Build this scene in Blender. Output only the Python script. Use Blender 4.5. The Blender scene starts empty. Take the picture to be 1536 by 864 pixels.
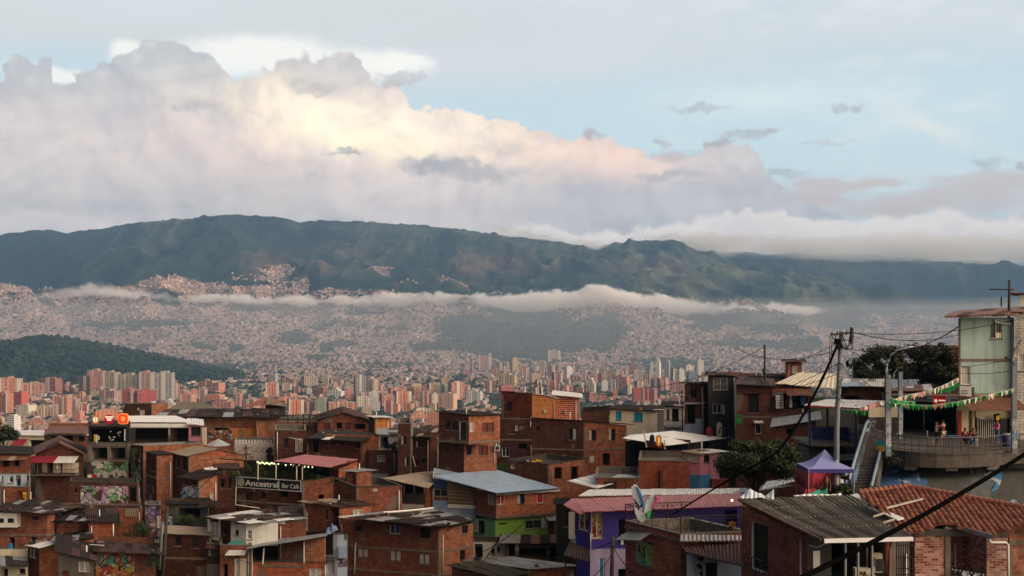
import bpy, bmesh, math, random
import numpy as np
from mathutils import Vector, Matrix
random.seed(11); rng = np.random.default_rng(7)
S = bpy.context.scene; COL = S.collection
F, HX, HY = 1600.0, 768.0, 480.0
R_ = math.radians
def P(x, y, d): return Vector(((x-HX)/F*d, d, -(y-HY)/F*d))
def sm(a, b, x):
    t = np.clip((x-a)/(b-a), 0, 1); return t*t*(3-2*t)
def lin(r, g, b):
    f = lambda c: (c/255/12.92) if c/255 <= .04045 else ((c/255+.055)/1.055)**2.4
    return (f(r), f(g), f(b), 1)
# ---------------------------------------------------------------- camera
cam = bpy.data.cameras.new('camera'); cam.sensor_width = 36; cam.lens = 36*F/1536; cam.shift_y = (HY-432)/1536
cam.clip_start = .5; cam.clip_end = 40000
co = bpy.data.objects.new('camera', cam); COL.objects.link(co); co.rotation_euler = (R_(90), 0, 0); S.camera = co
S.view_settings.view_transform = 'Standard'; S.view_settings.look = 'None'; S.view_settings.exposure = 0; S.view_settings.gamma = 1
S.cycles.use_denoising = True; S.cycles.volume_bounces = 6; S.cycles.max_bounces = 8; S.cycles.diffuse_bounces = 3; S.cycles.glossy_bounces = 2
S.cycles.volume_step_rate = 1.0; S.cycles.volume_max_steps = 256; S.cycles.sample_clamp_indirect = 6
# ---------------------------------------------------------------- node helper
class NT:
    def __init__(s, nt): s.nt = nt
    def n(s, t, **kw):
        o = s.nt.nodes.new('ShaderNode'+t)
        for k, v in kw.items():
            setattr(o, k, v)
        return o
    def inp(s, o, k, v):
        if v is None: return
        if isinstance(v, bpy.types.NodeSocket): s.nt.links.new(v, o.inputs[k])
        else:
            i = o.inputs[k]
            if i.type == 'RGBA' and len(v) == 3: v = (*v, 1)
            i.default_value = v
    def m(s, op, a, b=None, c=None, clamp=False):
        o = s.n('Math', operation=op, use_clamp=clamp)
        for i, v in enumerate((a, b, c)):
            if v is not None: s.inp(o, i, v)
        return o.outputs[0]
    def mix(s, f, a, b, blend='MIX'):
        o = s.n('Mix', data_type='RGBA', blend_type=blend)
        s.inp(o, 0, f); s.inp(o, 6, a); s.inp(o, 7, b); return o.outputs[2]
    def ramp(s, f, stops, interp='LINEAR'):
        o = s.n('ValToRGB'); e = o.color_ramp; e.interpolation = interp
        while len(e.elements) < len(stops): e.elements.new(.5)
        for el, (p, c) in zip(e.elements, stops):
            el.position = p; el.color = (*c, 1) if len(c) == 3 else c
        s.inp(o, 0, f); return o.outputs[0]
    def rng(s, v, a, b, c=0., d=1., smooth=False):
        o = s.n('MapRange', interpolation_type='SMOOTHSTEP' if smooth else 'LINEAR')
        s.inp(o, 0, v); s.inp(o, 1, a); s.inp(o, 2, b); s.inp(o, 3, c); s.inp(o, 4, d); return o.outputs[0]
    def noise(s, vec, scale, detail=4., rough=.55, dist=0., out=0, dim='3D'):
        o = s.n('TexNoise', noise_dimensions=dim); s.inp(o, 'Vector', vec); s.inp(o, 'Scale', scale); s.inp(o, 'Detail', detail)
        s.inp(o, 'Roughness', rough); s.inp(o, 'Distortion', dist); return o.outputs[out]
    def xyz(s, x, y, z):
        o = s.n('CombineXYZ'); s.inp(o, 0, x); s.inp(o, 1, y); s.inp(o, 2, z); return o.outputs[0]
    def sep(s, v):
        o = s.n('SeparateXYZ'); s.inp(o, 0, v); return o.outputs
    def vm(s, op, a, b):
        o = s.n('VectorMath', operation=op); s.inp(o, 0, a); s.inp(o, 1, b); return o.outputs[0]
def newmat(name):
    m = bpy.data.materials.new(name); m.use_nodes = True
    return m, NT(m.node_tree), m.node_tree.nodes['Principled BSDF']
# ---------------------------------------------------------------- sky
SUN_AZ, SUN_EL = R_(110), R_(24)      # clockwise from +Y: right and behind the camera
def build_world():
    w = bpy.data.worlds.new('World'); S.world = w; w.use_nodes = True; nt = w.node_tree; nt.nodes.clear(); k = NT(nt)
    out = k.n('OutputWorld'); bg = k.n('Background'); nt.links.new(bg.outputs[0], out.inputs[0])
    sky = k.n('TexSky', sky_type='NISHITA', sun_disc=False, sun_elevation=SUN_EL, sun_rotation=SUN_AZ, altitude=1600, air_density=1.0, dust_density=2.0, ozone_density=1.5)
    D = k.n('TexCoord').outputs['Generated']; x, y, z = k.sep(D)
    az = k.m('ARCTAN2', x, y); el = k.m('ARCSINE', z)
    A = lambda px: math.atan((px-HX)/F)
    E = lambda px, py: math.atan((HY-py)/F*math.cos(A(px)))
    V = k.xyz(az, el, 0.)
    Vs = k.xyz(k.m('MULTIPLY', az, .33), el, .7)           # streaky domain
    nc = k.n('TexNoise'); k.inp(nc, 'Vector', V); k.inp(nc, 'Scale', 14.); k.inp(nc, 'Detail', 6.); k.inp(nc, 'Roughness', .6)
    wv = k.vm('SUBTRACT', nc.outputs[1], (.5, .5, .5)); wx, wy, _ = k.sep(wv)
    n1 = k.noise(V, 9., 7., .55, .4); n2 = k.noise(V, 40., 6., .6, .3); n3 = k.noise(Vs, 16., 6., .6, .3); n4 = k.noise(Vs, 45., 5., .6)
    azw = k.m('ADD', az, k.m('MULTIPLY', wx, .07)); elw = k.m('ADD', el, k.m('MULTIPLY', wy, .035))
    nf = k.n('TexNoise'); k.inp(nf, 'Vector', V); k.inp(nf, 'Scale', 48.); k.inp(nf, 'Detail', 6.); k.inp(nf, 'Roughness', .65)
    fx, fy, _ = k.sep(k.vm('SUBTRACT', nf.outputs[1], (.5, .5, .5)))
    azs = k.m('ADD', az, k.m('ADD', k.m('MULTIPLY', wx, .03), k.m('MULTIPLY', fx, .06))); els = k.m('ADD', el, k.m('ADD', k.m('MULTIPLY', wy, .018), k.m('MULTIPLY', fy, .028)))
    nm = k.noise(V, 24., 5., .6)
    def blob(px, py, rx, ry, hard=0., a=azw, e=elw, rot=0.):
        dx = k.m('SUBTRACT', a, A(px)); dy = k.m('SUBTRACT', e, E(px, py))
        if rot:
            c, s_ = math.cos(rot), math.sin(rot)
            dx, dy = k.m('ADD', k.m('MULTIPLY', dx, c), k.m('MULTIPLY', dy, s_)), k.m('SUBTRACT', k.m('MULTIPLY', dy, c), k.m('MULTIPLY', dx, s_))
        q = k.m('ADD', k.m('POWER', k.m('ABSOLUTE', k.m('MULTIPLY', dx, F/rx)), 2.), k.m('POWER', k.m('ABSOLUTE', k.m('MULTIPLY', dy, F/ry)), 2.))
        g = k.m('EXPONENT', k.m('MULTIPLY', q, -1.))
        return k.rng(g, .5-hard, .5+hard, 0., 1., True) if hard else g
    def prof(pts, a):
        c = k.n('FloatCurve'); cu = c.mapping.curves[0]
        x0, x1 = -400., 1936.
        P_ = [(x0, pts[0][1])]+pts+[(x1, pts[-1][1])]
        while len(cu.points) < len(P_): cu.points.new(.5, .5)
        for p, (px, py) in zip(cu.points, P_):
            p.location = ((A(px)-A(x0))/(A(x1)-A(x0)), max(0, min(1, E(px, py)/.35))); p.handle_type = 'AUTO_CLAMPED'
        c.mapping.update()
        k.inp(c, 'Value', k.rng(a, A(x0), A(x1))); return k.m('MULTIPLY', c.outputs[0], .35)
    K = 10.
    L = lambda r, g, b: tuple(K*c for c in lin(r, g, b)[:3])
    # clear sky: pale blue, paler to the horizon
    base = k.mix(.86, k.mix(1., sky.outputs[0], (1.0, 1.0, 1.0), 'MULTIPLY'), k.ramp(k.rng(el, 0., .32), [(0., lin(212, 224, 228)[:3]), (.45, lin(196, 224, 233)[:3]), (1., lin(182, 206, 222)[:3])]))
    base = k.mix(1., base, (1, 1, 1), 'MULTIPLY')
    o = k.mix(.86, sky.outputs[0], k.mix(1., k.ramp(k.rng(el, 0., .32), [(0., lin(216, 222, 222)[:3]), (.5, lin(202, 222, 226)[:3]), (1., lin(188, 203, 212)[:3])]), (K, K, K), 'MULTIPLY'))
    # high veil
    veil = k.m('MULTIPLY', k.rng(k.m('ADD', el, k.m('MULTIPLY', k.m('SUBTRACT', n3, .5), .10)), E(768, 165), E(768, 70), 0., 1., True), .92)
    vcol = k.mix(k.rng(az, A(350), A(1250), 0., 1., True), L(205, 205, 203), L(196, 204, 209))
    vcol = k.mix(k.rng(n3, .35, .65), vcol, L(205, 210, 212))
    o = k.mix(veil, o, vcol)
    wisp = k.m('MULTIPLY', k.rng(n4, .5, .8), k.m('MULTIPLY', k.rng(az, A(820), A(1200)), .75))
    o = k.mix(wisp, o, L(222, 226, 224))
    o = k.mix(k.m('MULTIPLY', blob(1400, 185, 70, 14, rot=-.35), .6), o, L(235, 228, 218))
    o = k.mix(k.m('MULTIPLY', blob(1150, 150, 170, 30), .55), o, L(220, 228, 226))
    # lit white bank behind the cumulus
    for b in ((400, 88, 150, 36), (560, 95, 95, 26), (200, 75, 40, 22), (70, 108, 60, 14), (610, 92, 45, 12)):
        o = k.mix(k.m('MULTIPLY', blob(*b, hard=.28), .9), o, L(240, 238, 231))
    # stratocumulus low on the sky, pinkish grey, in the gap to the ridge
    sc = k.m('MULTIPLY', k.rng(k.m('ADD', n3, k.m('MULTIPLY', n2, .3)), .54, .68, 0., 1., True), k.m('MULTIPLY', k.rng(el, E(1300, 255), E(1300, 290), 0., 1., True), k.rng(az, A(1100), A(1250), 0., 1., True)))
    o = k.mix(k.m('MULTIPLY', sc, .95), o, L(202, 190, 187))
    for b in ((1240, 275, 60, 12), (1320, 268, 40, 9), (1420, 300, 150, 20), (1500, 270, 90, 16), (1330, 315, 90, 16), (1220, 300, 70, 14)):
        o = k.mix(k.m('MULTIPLY', blob(*b, hard=.3), .75), o, L(200, 184, 178))
    # main cumulus
    pts = [(0, 118), (14, 90), (40, 83), (75, 92), (90, 122), (110, 108), (150, 92), (206, 86), (216, 62), (262, 58), (305, 72), (335, 92), (352, 114), (400, 102), (440, 86), (490, 78), (528, 76), (546, 92), (556, 116), (600, 132), (636, 164), (656, 152), (700, 160), (735, 174), (800, 192), (850, 206), (884, 198), (900, 206), (940, 208), (985, 226), (1030, 220), (1062, 214), (1092, 206), (1128, 214), (1146, 236), (1156, 256), (1190, 292), (1260, 330), (1400, 350), (1536, 360)]
    bil = k.n('TexVoronoi', feature='SMOOTH_F1'); k.inp(bil, 'Vector', k.vm('ADD', V, k.vm('MULTIPLY', wv, (.02, .02, 0)))); k.inp(bil, 'Scale', 55.); k.inp(bil, 'Smoothness', .4)
    top = prof(pts, k.m('ADD', az, k.m('ADD', k.m('MULTIPLY', wx, .03), k.m('MULTIPLY', fx, .022))))
    e2 = k.m('SUBTRACT', k.m('ADD', top, k.m('ADD', k.m('MULTIPLY', k.m('SUBTRACT', n2, .5), .020), k.m('MULTIPLY', k.m('SUBTRACT', nm, .5), .024))), k.m('ADD', el, k.m('MULTIPLY', k.m('SUBTRACT', bil.outputs[0], .45), .010)))
    n9 = k.noise(V, 95., 5., .6); e2 = k.m('ADD', e2, k.m('MULTIPLY', k.m('SUBTRACT', n9, .5), .010)); cm = k.rng(e2, -.0015, .003, 0., 1., True)
    e0 = k.m('SUBTRACT', prof([(0, 95), (560, 85), (1200, 290)], az), k.m('ADD', el, k.m('MULTIPLY', k.m('SUBTRACT', n1, .5), .05)))
    depth = k.rng(e0, 0., .085, 0., 1., True)           # how far below the cloud's top
    ccol = k.mix(depth, L(176, 182, 186), L(200, 193, 190))
    ccol = k.mix(k.rng(el, E(400, 330), E(400, 230), .8, 0., True), ccol, L(196, 190, 187))
    ccol = k.mix(k.m('MULTIPLY', blob(60, 210, 240, 60), .6), ccol, L(226, 211, 204))
    ccol = k.mix(k.m('MULTIPLY', blob(250, 120, 90, 45), .6), ccol, L(206, 204, 203))
    pk = blob(600, 205, 330, 75)
    ccol = k.mix(k.m('MULTIPLY', pk, .85), ccol, L(248, 214, 196))
    ccol = k.mix(k.m('MULTIPLY', blob(900, 232, 150, 32, rot=-.12), .95), ccol, L(252, 216, 196))
    ccol = k.mix(k.m('MULTIPLY', blob(640, 295, 120, 42), .6), ccol, L(232, 210, 203))
    ccol = k.mix(k.m('MULTIPLY', blob(1090, 245, 90, 32), .5), ccol, L(222, 206, 202))
    core = k.m('MULTIPLY', blob(560, 186, 175, 46, rot=-.1), k.rng(n1, .3, .55, .75, 1.1))
    ccol = k.mix(k.m('MINIMUM', core, 1.), ccol, tuple(1.38*c for c in L(255, 238, 200)))
    ccol = k.mix(k.m('MULTIPLY', blob(560, 215, 90, 22, hard=.4), .7), ccol, tuple(1.4*c for c in L(255, 240, 192)))
    ccol = k.mix(k.m('MULTIPLY', k.rng(nm, .44, .66, 0., .55), k.rng(n1, .36, .58)), ccol, L(184, 180, 186))
    ccol = k.mix(k.m('MULTIPLY', k.rng(bil.outputs[0], .42, .12, 0., .32), k.rng(e0, .10, .0)), ccol, L(232, 224, 218))
    ccol = k.mix(k.m('MULTIPLY', k.rng(n3, .46, .68, 0., .75), 1.), ccol, L(226, 212, 206))
    ccol = k.mix(k.m('MULTIPLY', k.rng(az, A(640), A(900), 0., 1., True), k.rng(el, E(900, 262), E(900, 285), 0., .45, True)), ccol, L(186, 184, 190))
    sA = k.noise(V, 15., 8., .62, .6); sB = k.noise(k.vm('ADD', V, (.010, .012, 0)), 15., 8., .62, .6)
    sh = k.m('SUBTRACT', sB, sA); ccol = k.mix(k.rng(sh, .0, .13, 0., .55), ccol, k.mix(1., ccol, (.80, .80, .85), 'MULTIPLY')); ccol = k.mix(k.rng(sh, .0, -.13, 0., .55), ccol, k.mix(1., ccol, (1.16, 1.13, 1.09), 'MULTIPLY'))
    o = k.mix(cm, o, ccol)
    # dark scud in front
    for b, al in (((655, 250, 58, 15), .9), ((730, 262, 70, 12), .7), ((630, 240, 30, 10), .7), ((520, 227, 30, 6), .8), ((470, 130, 50, 12), .5), ((290, 158, 28, 8), .5), ((1128, 202, 36, 10), .9), ((1080, 215, 20, 9), .8), ((1005, 232, 35, 10), .5), ((990, 212, 22, 6), .6), ((885, 200, 18, 12), .7), ((1000, 261, 60, 8), .6), ((1180, 260, 30, 6), .6), ((1050, 162, 42, 6), .55), ((1265, 160, 24, 6), .7), ((1480, 243, 20, 7), .6), ((1530, 246, 16, 6), .7), ((600, 116, 40, 10), .55), ((1240, 212, 40, 5), .3)):
        g = k.m('MULTIPLY', blob(*b, hard=.32, a=azs, e=els), k.rng(n2, .3, .5, .5, 1.))
        o = k.mix(k.m('MULTIPLY', g, al), o, L(168, 165, 168))
    # cream cloud lying along the ridge
    p2 = [(0, 312), (60, 312), (150, 322), (220, 335), (300, 420), (690, 420), (722, 352), (745, 343), (800, 334), (860, 343), (930, 346), (985, 332), (1050, 322), (1100, 316), (1180, 318), (1250, 330), (1340, 322), (1420, 316), (1536, 330)]
    rt = prof(p2, az)
    e3 = k.m('SUBTRACT', k.m('ADD', rt, k.m('ADD', k.m('MULTIPLY', k.m('SUBTRACT', n2, .5), .034), k.m('MULTIPLY', k.m('SUBTRACT', n9, .5), .014))), el)
    rm = k.m('MULTIPLY', k.rng(e3, -.001, .006, 0., 1., True), k.rng(az, A(640), A(800), .55, 1., True))
    rcol = k.mix(k.rng(e3, 0., .03, 0., 1., True), L(240, 228, 219), L(216, 203, 198))
    rcol = k.mix(k.rng(n4, .45, .65), rcol, L(224, 213, 208))
    o = k.mix(rm, o, rcol)
    # unseen sky shaped for contrast on the walls: dimmed left, boosted glow low right
    dirn = k.vm('DOT_PRODUCT', D, (math.sin(SUN_AZ)*.95, math.cos(SUN_AZ)*.95, .31))
    dn = k.n('VectorMath', operation='DOT_PRODUCT'); k.inp(dn, 0, D); k.inp(dn, 1, (math.sin(R_(112))*.93, math.cos(R_(112))*.93, .36))
    back = k.mix(k.rng(dn.outputs['Value'], .30, .98, 0., 1., True), L(46, 51, 63), tuple(3.2*c for c in L(250, 220, 186)))
    back = k.mix(k.rng(n1, .3, .7, 0., .25), back, L(84, 88, 98))
    back = k.mix(k.rng(el, R_(42), R_(75), 0., .85, True), back, L(122, 126, 136))
    f = k.m('MAXIMUM', k.m('MAXIMUM', k.rng(k.m('ABSOLUTE', az), R_(33), R_(62), 0., 1., True), k.rng(el, R_(24), R_(48), 0., 1., True)), 0.)
    o = k.mix(f, o, back)
    o = k.mix(k.rng(el, -.01, -.12, 0., 1.), o, L(70, 62, 56))
    nt.links.new(o, bg.inputs[0]); bg.inputs[1].default_value = .132
    w.cycles.sampling_method = 'MANUAL'; w.cycles.sample_map_resolution = 1024
build_world()
sl = bpy.data.lights.new('sun', 'SUN'); sl.energy = 1.5; sl.angle = R_(14); sl.color = (1, .86, .70)
so = bpy.data.objects.new('sun', sl); COL.objects.link(so)
sd = Vector((math.sin(SUN_AZ)*math.cos(SUN_EL), math.cos(SUN_AZ)*math.cos(SUN_EL), math.sin(SUN_EL)))
so.rotation_euler = sd.to_track_quat('Z', 'Y').to_euler()
# ---------------------------------------------------------------- object helpers
def tag(o, label=None, cat=None, group=None, kind=None):
    if label: o['label'] = label
    if cat: o['category'] = cat
    if group: o['group'] = group
    if kind: o['kind'] = kind
    return o
def empty(name, loc, label=None, cat=None, group=None, rz=0):
    o = bpy.data.objects.new(name, None); COL.objects.link(o); o.location = loc; o.rotation_euler = (0, 0, rz); o.empty_display_size = .3
    o['_m'] = 1
    return tag(o, label, cat, group)
def world_inv(par):
    if par is None: return Matrix.Identity(4)
    m = Matrix.Translation(par.location) @ par.rotation_euler.to_matrix().to_4x4()
    if par.parent: m = Matrix.Translation(par.parent.location) @ par.parent.rotation_euler.to_matrix().to_4x4() @ m
    return m.inverted()
class MB:
    """collects faces in world metres, with uv in metres"""
    def __init__(s): s.v = []; s.f = []; s.uv = []; s.mi = []
    def face(s, pts, uv=None, mi=0):
        b = len(s.v); pts = [Vector(p) for p in pts]; s.v += pts; s.f.append(tuple(range(b, b+len(pts)))); s.mi.append(mi)
        if uv is None:
            n = Vector((0, 0, 0))
            for i in range(len(pts)):
                a, c = pts[i], pts[(i+1) % len(pts)]; n += a.cross(c)
            if n.length > 0: n.normalize()
            if abs(n.z) > .75: uv = [(p.x, p.y) for p in pts]
            else:
                t = Vector((-n.y, n.x, 0)); t.normalize(); uv = [(p.dot(t), p.z) for p in pts]
        s.uv.append(uv)
    def box(s, o, ux, uy, uz, mi=0):
        o, ux, uy, uz = Vector(o), Vector(ux), Vector(uy), Vector(uz)
        if ux.cross(uy).dot(uz) < 0: ux, uy = uy, ux
        p = [o, o+ux, o+ux+uy, o+uy]; q = [a+uz for a in p]
        s.face(p[::-1], mi=mi); s.face(q, mi=mi)
        for i in range(4):
            j = (i+1) % 4; s.face([p[i], p[j], q[j], q[i]], mi=mi)
    def cbox(s, c, sx, sy, sz, rz=0, mi=0):
        ca, sa = math.cos(rz), math.sin(rz); ux = Vector((ca, sa, 0))*sx; uy = Vector((-sa, ca, 0))*sy; uz = Vector((0, 0, sz))
        s.box(Vector(c)-ux/2-uy/2, ux, uy, uz, mi)
    def tube(s, pts, r, n=6, mi=0, cap=True):
        pts = [Vector(p) for p in pts]; rs = r if isinstance(r, (list, tuple)) else [r]*len(pts); rings = []
        for i, p in enumerate(pts):
            d = (pts[min(i+1, len(pts)-1)]-pts[max(i-1, 0)]).normalized()
            a = d.cross(Vector((0, 0, 1)) if abs(d.z) < .9 else Vector((1, 0, 0))).normalized(); b = d.cross(a)
            rings.append([p+(a*math.cos(2*math.pi*j/n)+b*math.sin(2*math.pi*j/n))*rs[i] for j in range(n)])
        base = len(s.v); L = 0
        for rg in rings: s.v += rg
        for i in range(len(pts)-1):
            l2 = L+(pts[i+1]-pts[i]).length
            for j in range(n):
                k = (j+1) % n; a, b, c, d = base+i*n+j, base+i*n+k, base+(i+1)*n+k, base+(i+1)*n+j
                s.f.append((a, b, c, d)); s.mi.append(mi); u0, u1 = j/n, (j+1)/n
                s.uv.append([(u0, L), (u1, L), (u1, l2), (u0, l2)])
            L = l2
        if cap:
            for ring, o in ((0, 1), (len(pts)-1, -1)):
                ids = [base+ring*n+j for j in range(n)][::-o if o == -1 else -1]
                s.f.append(tuple(ids)); s.mi.append(mi); s.uv.append([(0, 0)]*n)
    def build(s, name, mats, par=None, smooth=False):
        if not isinstance(mats, (list, tuple)): mats = [mats]
        me = bpy.data.meshes.new(name); wi = world_inv(par)
        me.from_pydata([tuple(wi @ v) for v in s.v], [], s.f)
        for m in mats: me.materials.append(m)
        ul = me.uv_layers.new(name='UVMap'); ul.data.foreach_set('uv', [c for fuv in s.uv for q in fuv for c in q])
        me.polygons.foreach_set('material_index', s.mi)
        if smooth: me.polygons.foreach_set('use_smooth', [True]*len(s.f))
        me.update()
        o = bpy.data.objects.new(name, me); COL.objects.link(o)
        if par: o.parent = par
        return o
def npmesh(name, V, Fq, mats, col=None, smooth=False, mi=None):
    me = bpy.data.meshes.new(name); V = np.asarray(V, np.float32); Fq = np.asarray(Fq, np.int32); k = Fq.shape[1]
    me.vertices.add(len(V)); me.vertices.foreach_set('co', V.ravel()); me.loops.add(Fq.size); me.loops.foreach_set('vertex_index', Fq.ravel())
    me.polygons.add(len(Fq)); me.polygons.foreach_set('loop_start', np.arange(0, Fq.size, k, dtype=np.int32))
    for m in (mats if isinstance(mats, (list, tuple)) else [mats]): me.materials.append(m)
    if mi is not None: me.polygons.foreach_set('material_index', np.asarray(mi, np.int32))
    me.polygons.foreach_set('use_smooth', np.full(len(Fq), smooth))
    me.update(calc_edges=True)
    if col is not None:
        dom = 'POINT' if len(col) == len(V) else 'FACE'
        at = me.attributes.new('tint', 'FLOAT_COLOR', dom); c = np.ones((len(col), 4), np.float32); c[:, :3] = col; at.data.foreach_set('color', c.ravel())
    o = bpy.data.objects.new(name, me); COL.objects.link(o); return o
def pnoise(x, y, seed=0):
    x = np.asarray(x, float); y = np.asarray(y, float); xi = np.floor(x).astype(int); yi = np.floor(y).astype(int); xf = x-xi; yf = y-yi
    def h(a, b):
        n = (a*374761393+b*668265263+seed*144665) & 0x7fffffff; n = ((n ^ (n >> 13))*1274126177) & 0x7fffffff; return ((n ^ (n >> 16)) & 0xffff)/65535.
    u = xf*xf*(3-2*xf); v = yf*yf*(3-2*yf)
    return (h(xi, yi)*(1-u)+h(xi+1, yi)*u)*(1-v)+(h(xi, yi+1)*(1-u)+h(xi+1, yi+1)*u)*v
def fbm(x, y, o=5, seed=0, g=.5):
    s = 0; a = 1; t = 0
    for i in range(o): s = s+a*pnoise(x*2**i, y*2**i, seed+i*17); t += a; a *= g
    return s/t
# ---------------------------------------------------------------- terrain: one sheet from the gully to the far ridge
RIDGE = [(-900, 372), (-300, 365), (0, 352), (30, 348), (70, 344), (100, 349), (150, 343), (200, 334), (250, 331), (300, 326), (345, 322), (400, 324), (432, 328), (450, 333), (480, 330), (560, 333), (640, 338), (700, 345), (740, 351), (790, 357), (840, 362), (875, 369), (895, 372), (920, 364), (950, 365), (985, 361), (1010, 364), (1045, 373), (1080, 379), (1120, 377), (1150, 382), (1200, 379), (1260, 383), (1300, 381), (1345, 385), (1380, 384), (1420, 389), (1480, 392), (1536, 394), (1900, 400), (2600, 420)]
RX, RY = np.array(RIDGE, float).T
CTRL = []   # near ground control points (x, y, z), filled by the houses
ZV = -180.
def east_row(px, y):
    """picture row of the mean far slope at depth y"""
    rid = np.interp(px, RX, RY)
    foot = np.interp(px, [0, 500, 800, 1100, 1536], [545, 545, 547, 546, 540])
    mid = np.interp(px, [0, 250, 520, 800, 1000, 1200, 1536], [425, 418, 425, 440, 448, 462, 478])
    t = np.clip((y-4200)/(8500-4200), 0, 1.3)
    r1 = foot+(mid-foot)*sm(0, .56, t)*.35+(mid-foot)*np.clip(t/.56, 0, 1)*.65
    return np.where(t < .56, r1, mid+(rid-mid)*np.clip((t-.56)/.44, 0, 1)**.85)
def far_z(px, y):
    t = (y-4200)/(8500-4200)
    z = (HY-east_row(px, y))/F*y
    x = (px-HX)/F*y
    xs_ = x+.55*(y-6500)+260*fbm(x/1400, y/1400, 3, 15); rg = 1-np.abs(2*fbm(xs_/1500, y/3600, 5, 3)-1)     # spurs running down the slope
    rg2 = 1-np.abs(2*fbm(x/330, y/700, 4, 9)-1)
    amp = sm(.0, .5, t)*sm(1.0, .72, t)
    z = z+((rg-.72)*640+(rg2-.7)*175)*amp+(fbm(x/120, y/160, 4, 5)-.5)*44*sm(.2, .6, t)*sm(1.02, .9, t)
    z = z+(fbm(x/34, y/400, 3, 21)-.5)*26*sm(.85, 1., t)
    z = np.where(y > 8500, (HY-np.interp(px, RX, RY))/F*8500-(y-8500)*.35, z)
    return np.where(y < 4200, ZV, np.maximum(z, ZV))
def ground_z(X, Y):
    px = HX+F*X/np.maximum(Y, 1)
    c = np.array(CTRL); far = np.where(Y < 4200, ZV+(fbm(X/400, Y/400, 3, 31)-.5)*6, far_z(px, Y))
    near = np.full(X.shape, -14.)
    q = Y < 460
    if q.any():
        xs, ys = X[q][:, None], Y[q][:, None]
        w = 1/((xs-c[:, 0])**2+(ys-c[:, 1])**2+6)**1.7
        near[q] = (w*c[:, 2]).sum(1)/w.sum(1)
    b = sm(165, 620, Y); drop = near*(1-b)+(ZV)*b
    return np.where(Y < 620, drop-1.5*(Y < 130), far)
def cover(px, row, X, Y):
    """0 wood .. 1 built-up, as the far slope shows it"""
    n = fbm(X/420, Y/420, 4, 41); n2 = fbm(X/160, Y/160, 3, 43)
    up = np.interp(px, [0, 60, 150, 230, 330, 430, 520, 620, 700, 780, 880, 960, 1100, 1250, 1400, 1536], [405, 408, 425, 404, 402, 412, 420, 424, 446, 470, 452, 440, 466, 470, 470, 478])
    u = sm(-8, 8, row-up-10-(n-.5)*95)
    u = u*(1-sm(452, 438, row)*(1-sm(.39, .50, n2*.7+n*.3)))
    for (cx, cy, rx, ry) in ((238, 485, 70, 8), (795, 500, 140, 40), (700, 485, 45, 18), (905, 505, 45, 30), (640, 520, 40, 8), (150, 488, 26, 4), (440, 508, 22, 12), (490, 522, 14, 9), (520, 517, 22, 5), (660, 520, 26, 10), (1000, 545, 70, 8), (1105, 515, 55, 6), (1060, 490, 25, 8), (1185, 455, 60, 6), (545, 470, 40, 6), (372, 462, 40, 8), (580, 430, 20, 5), (370, 425, 45, 7), (760, 540, 18, 12), (1120, 480, 60, 12), (1200, 520, 40, 12), (355, 522, 16, 5), (300, 520, 20, 5)):
        d = np.hypot((px-cx)/rx, (row-cy)/ry)+(n2-.5)*.9
        u = u*sm(.75, 1.1, d)
    return u*sm(.30, .40, n2+.06)
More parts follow.
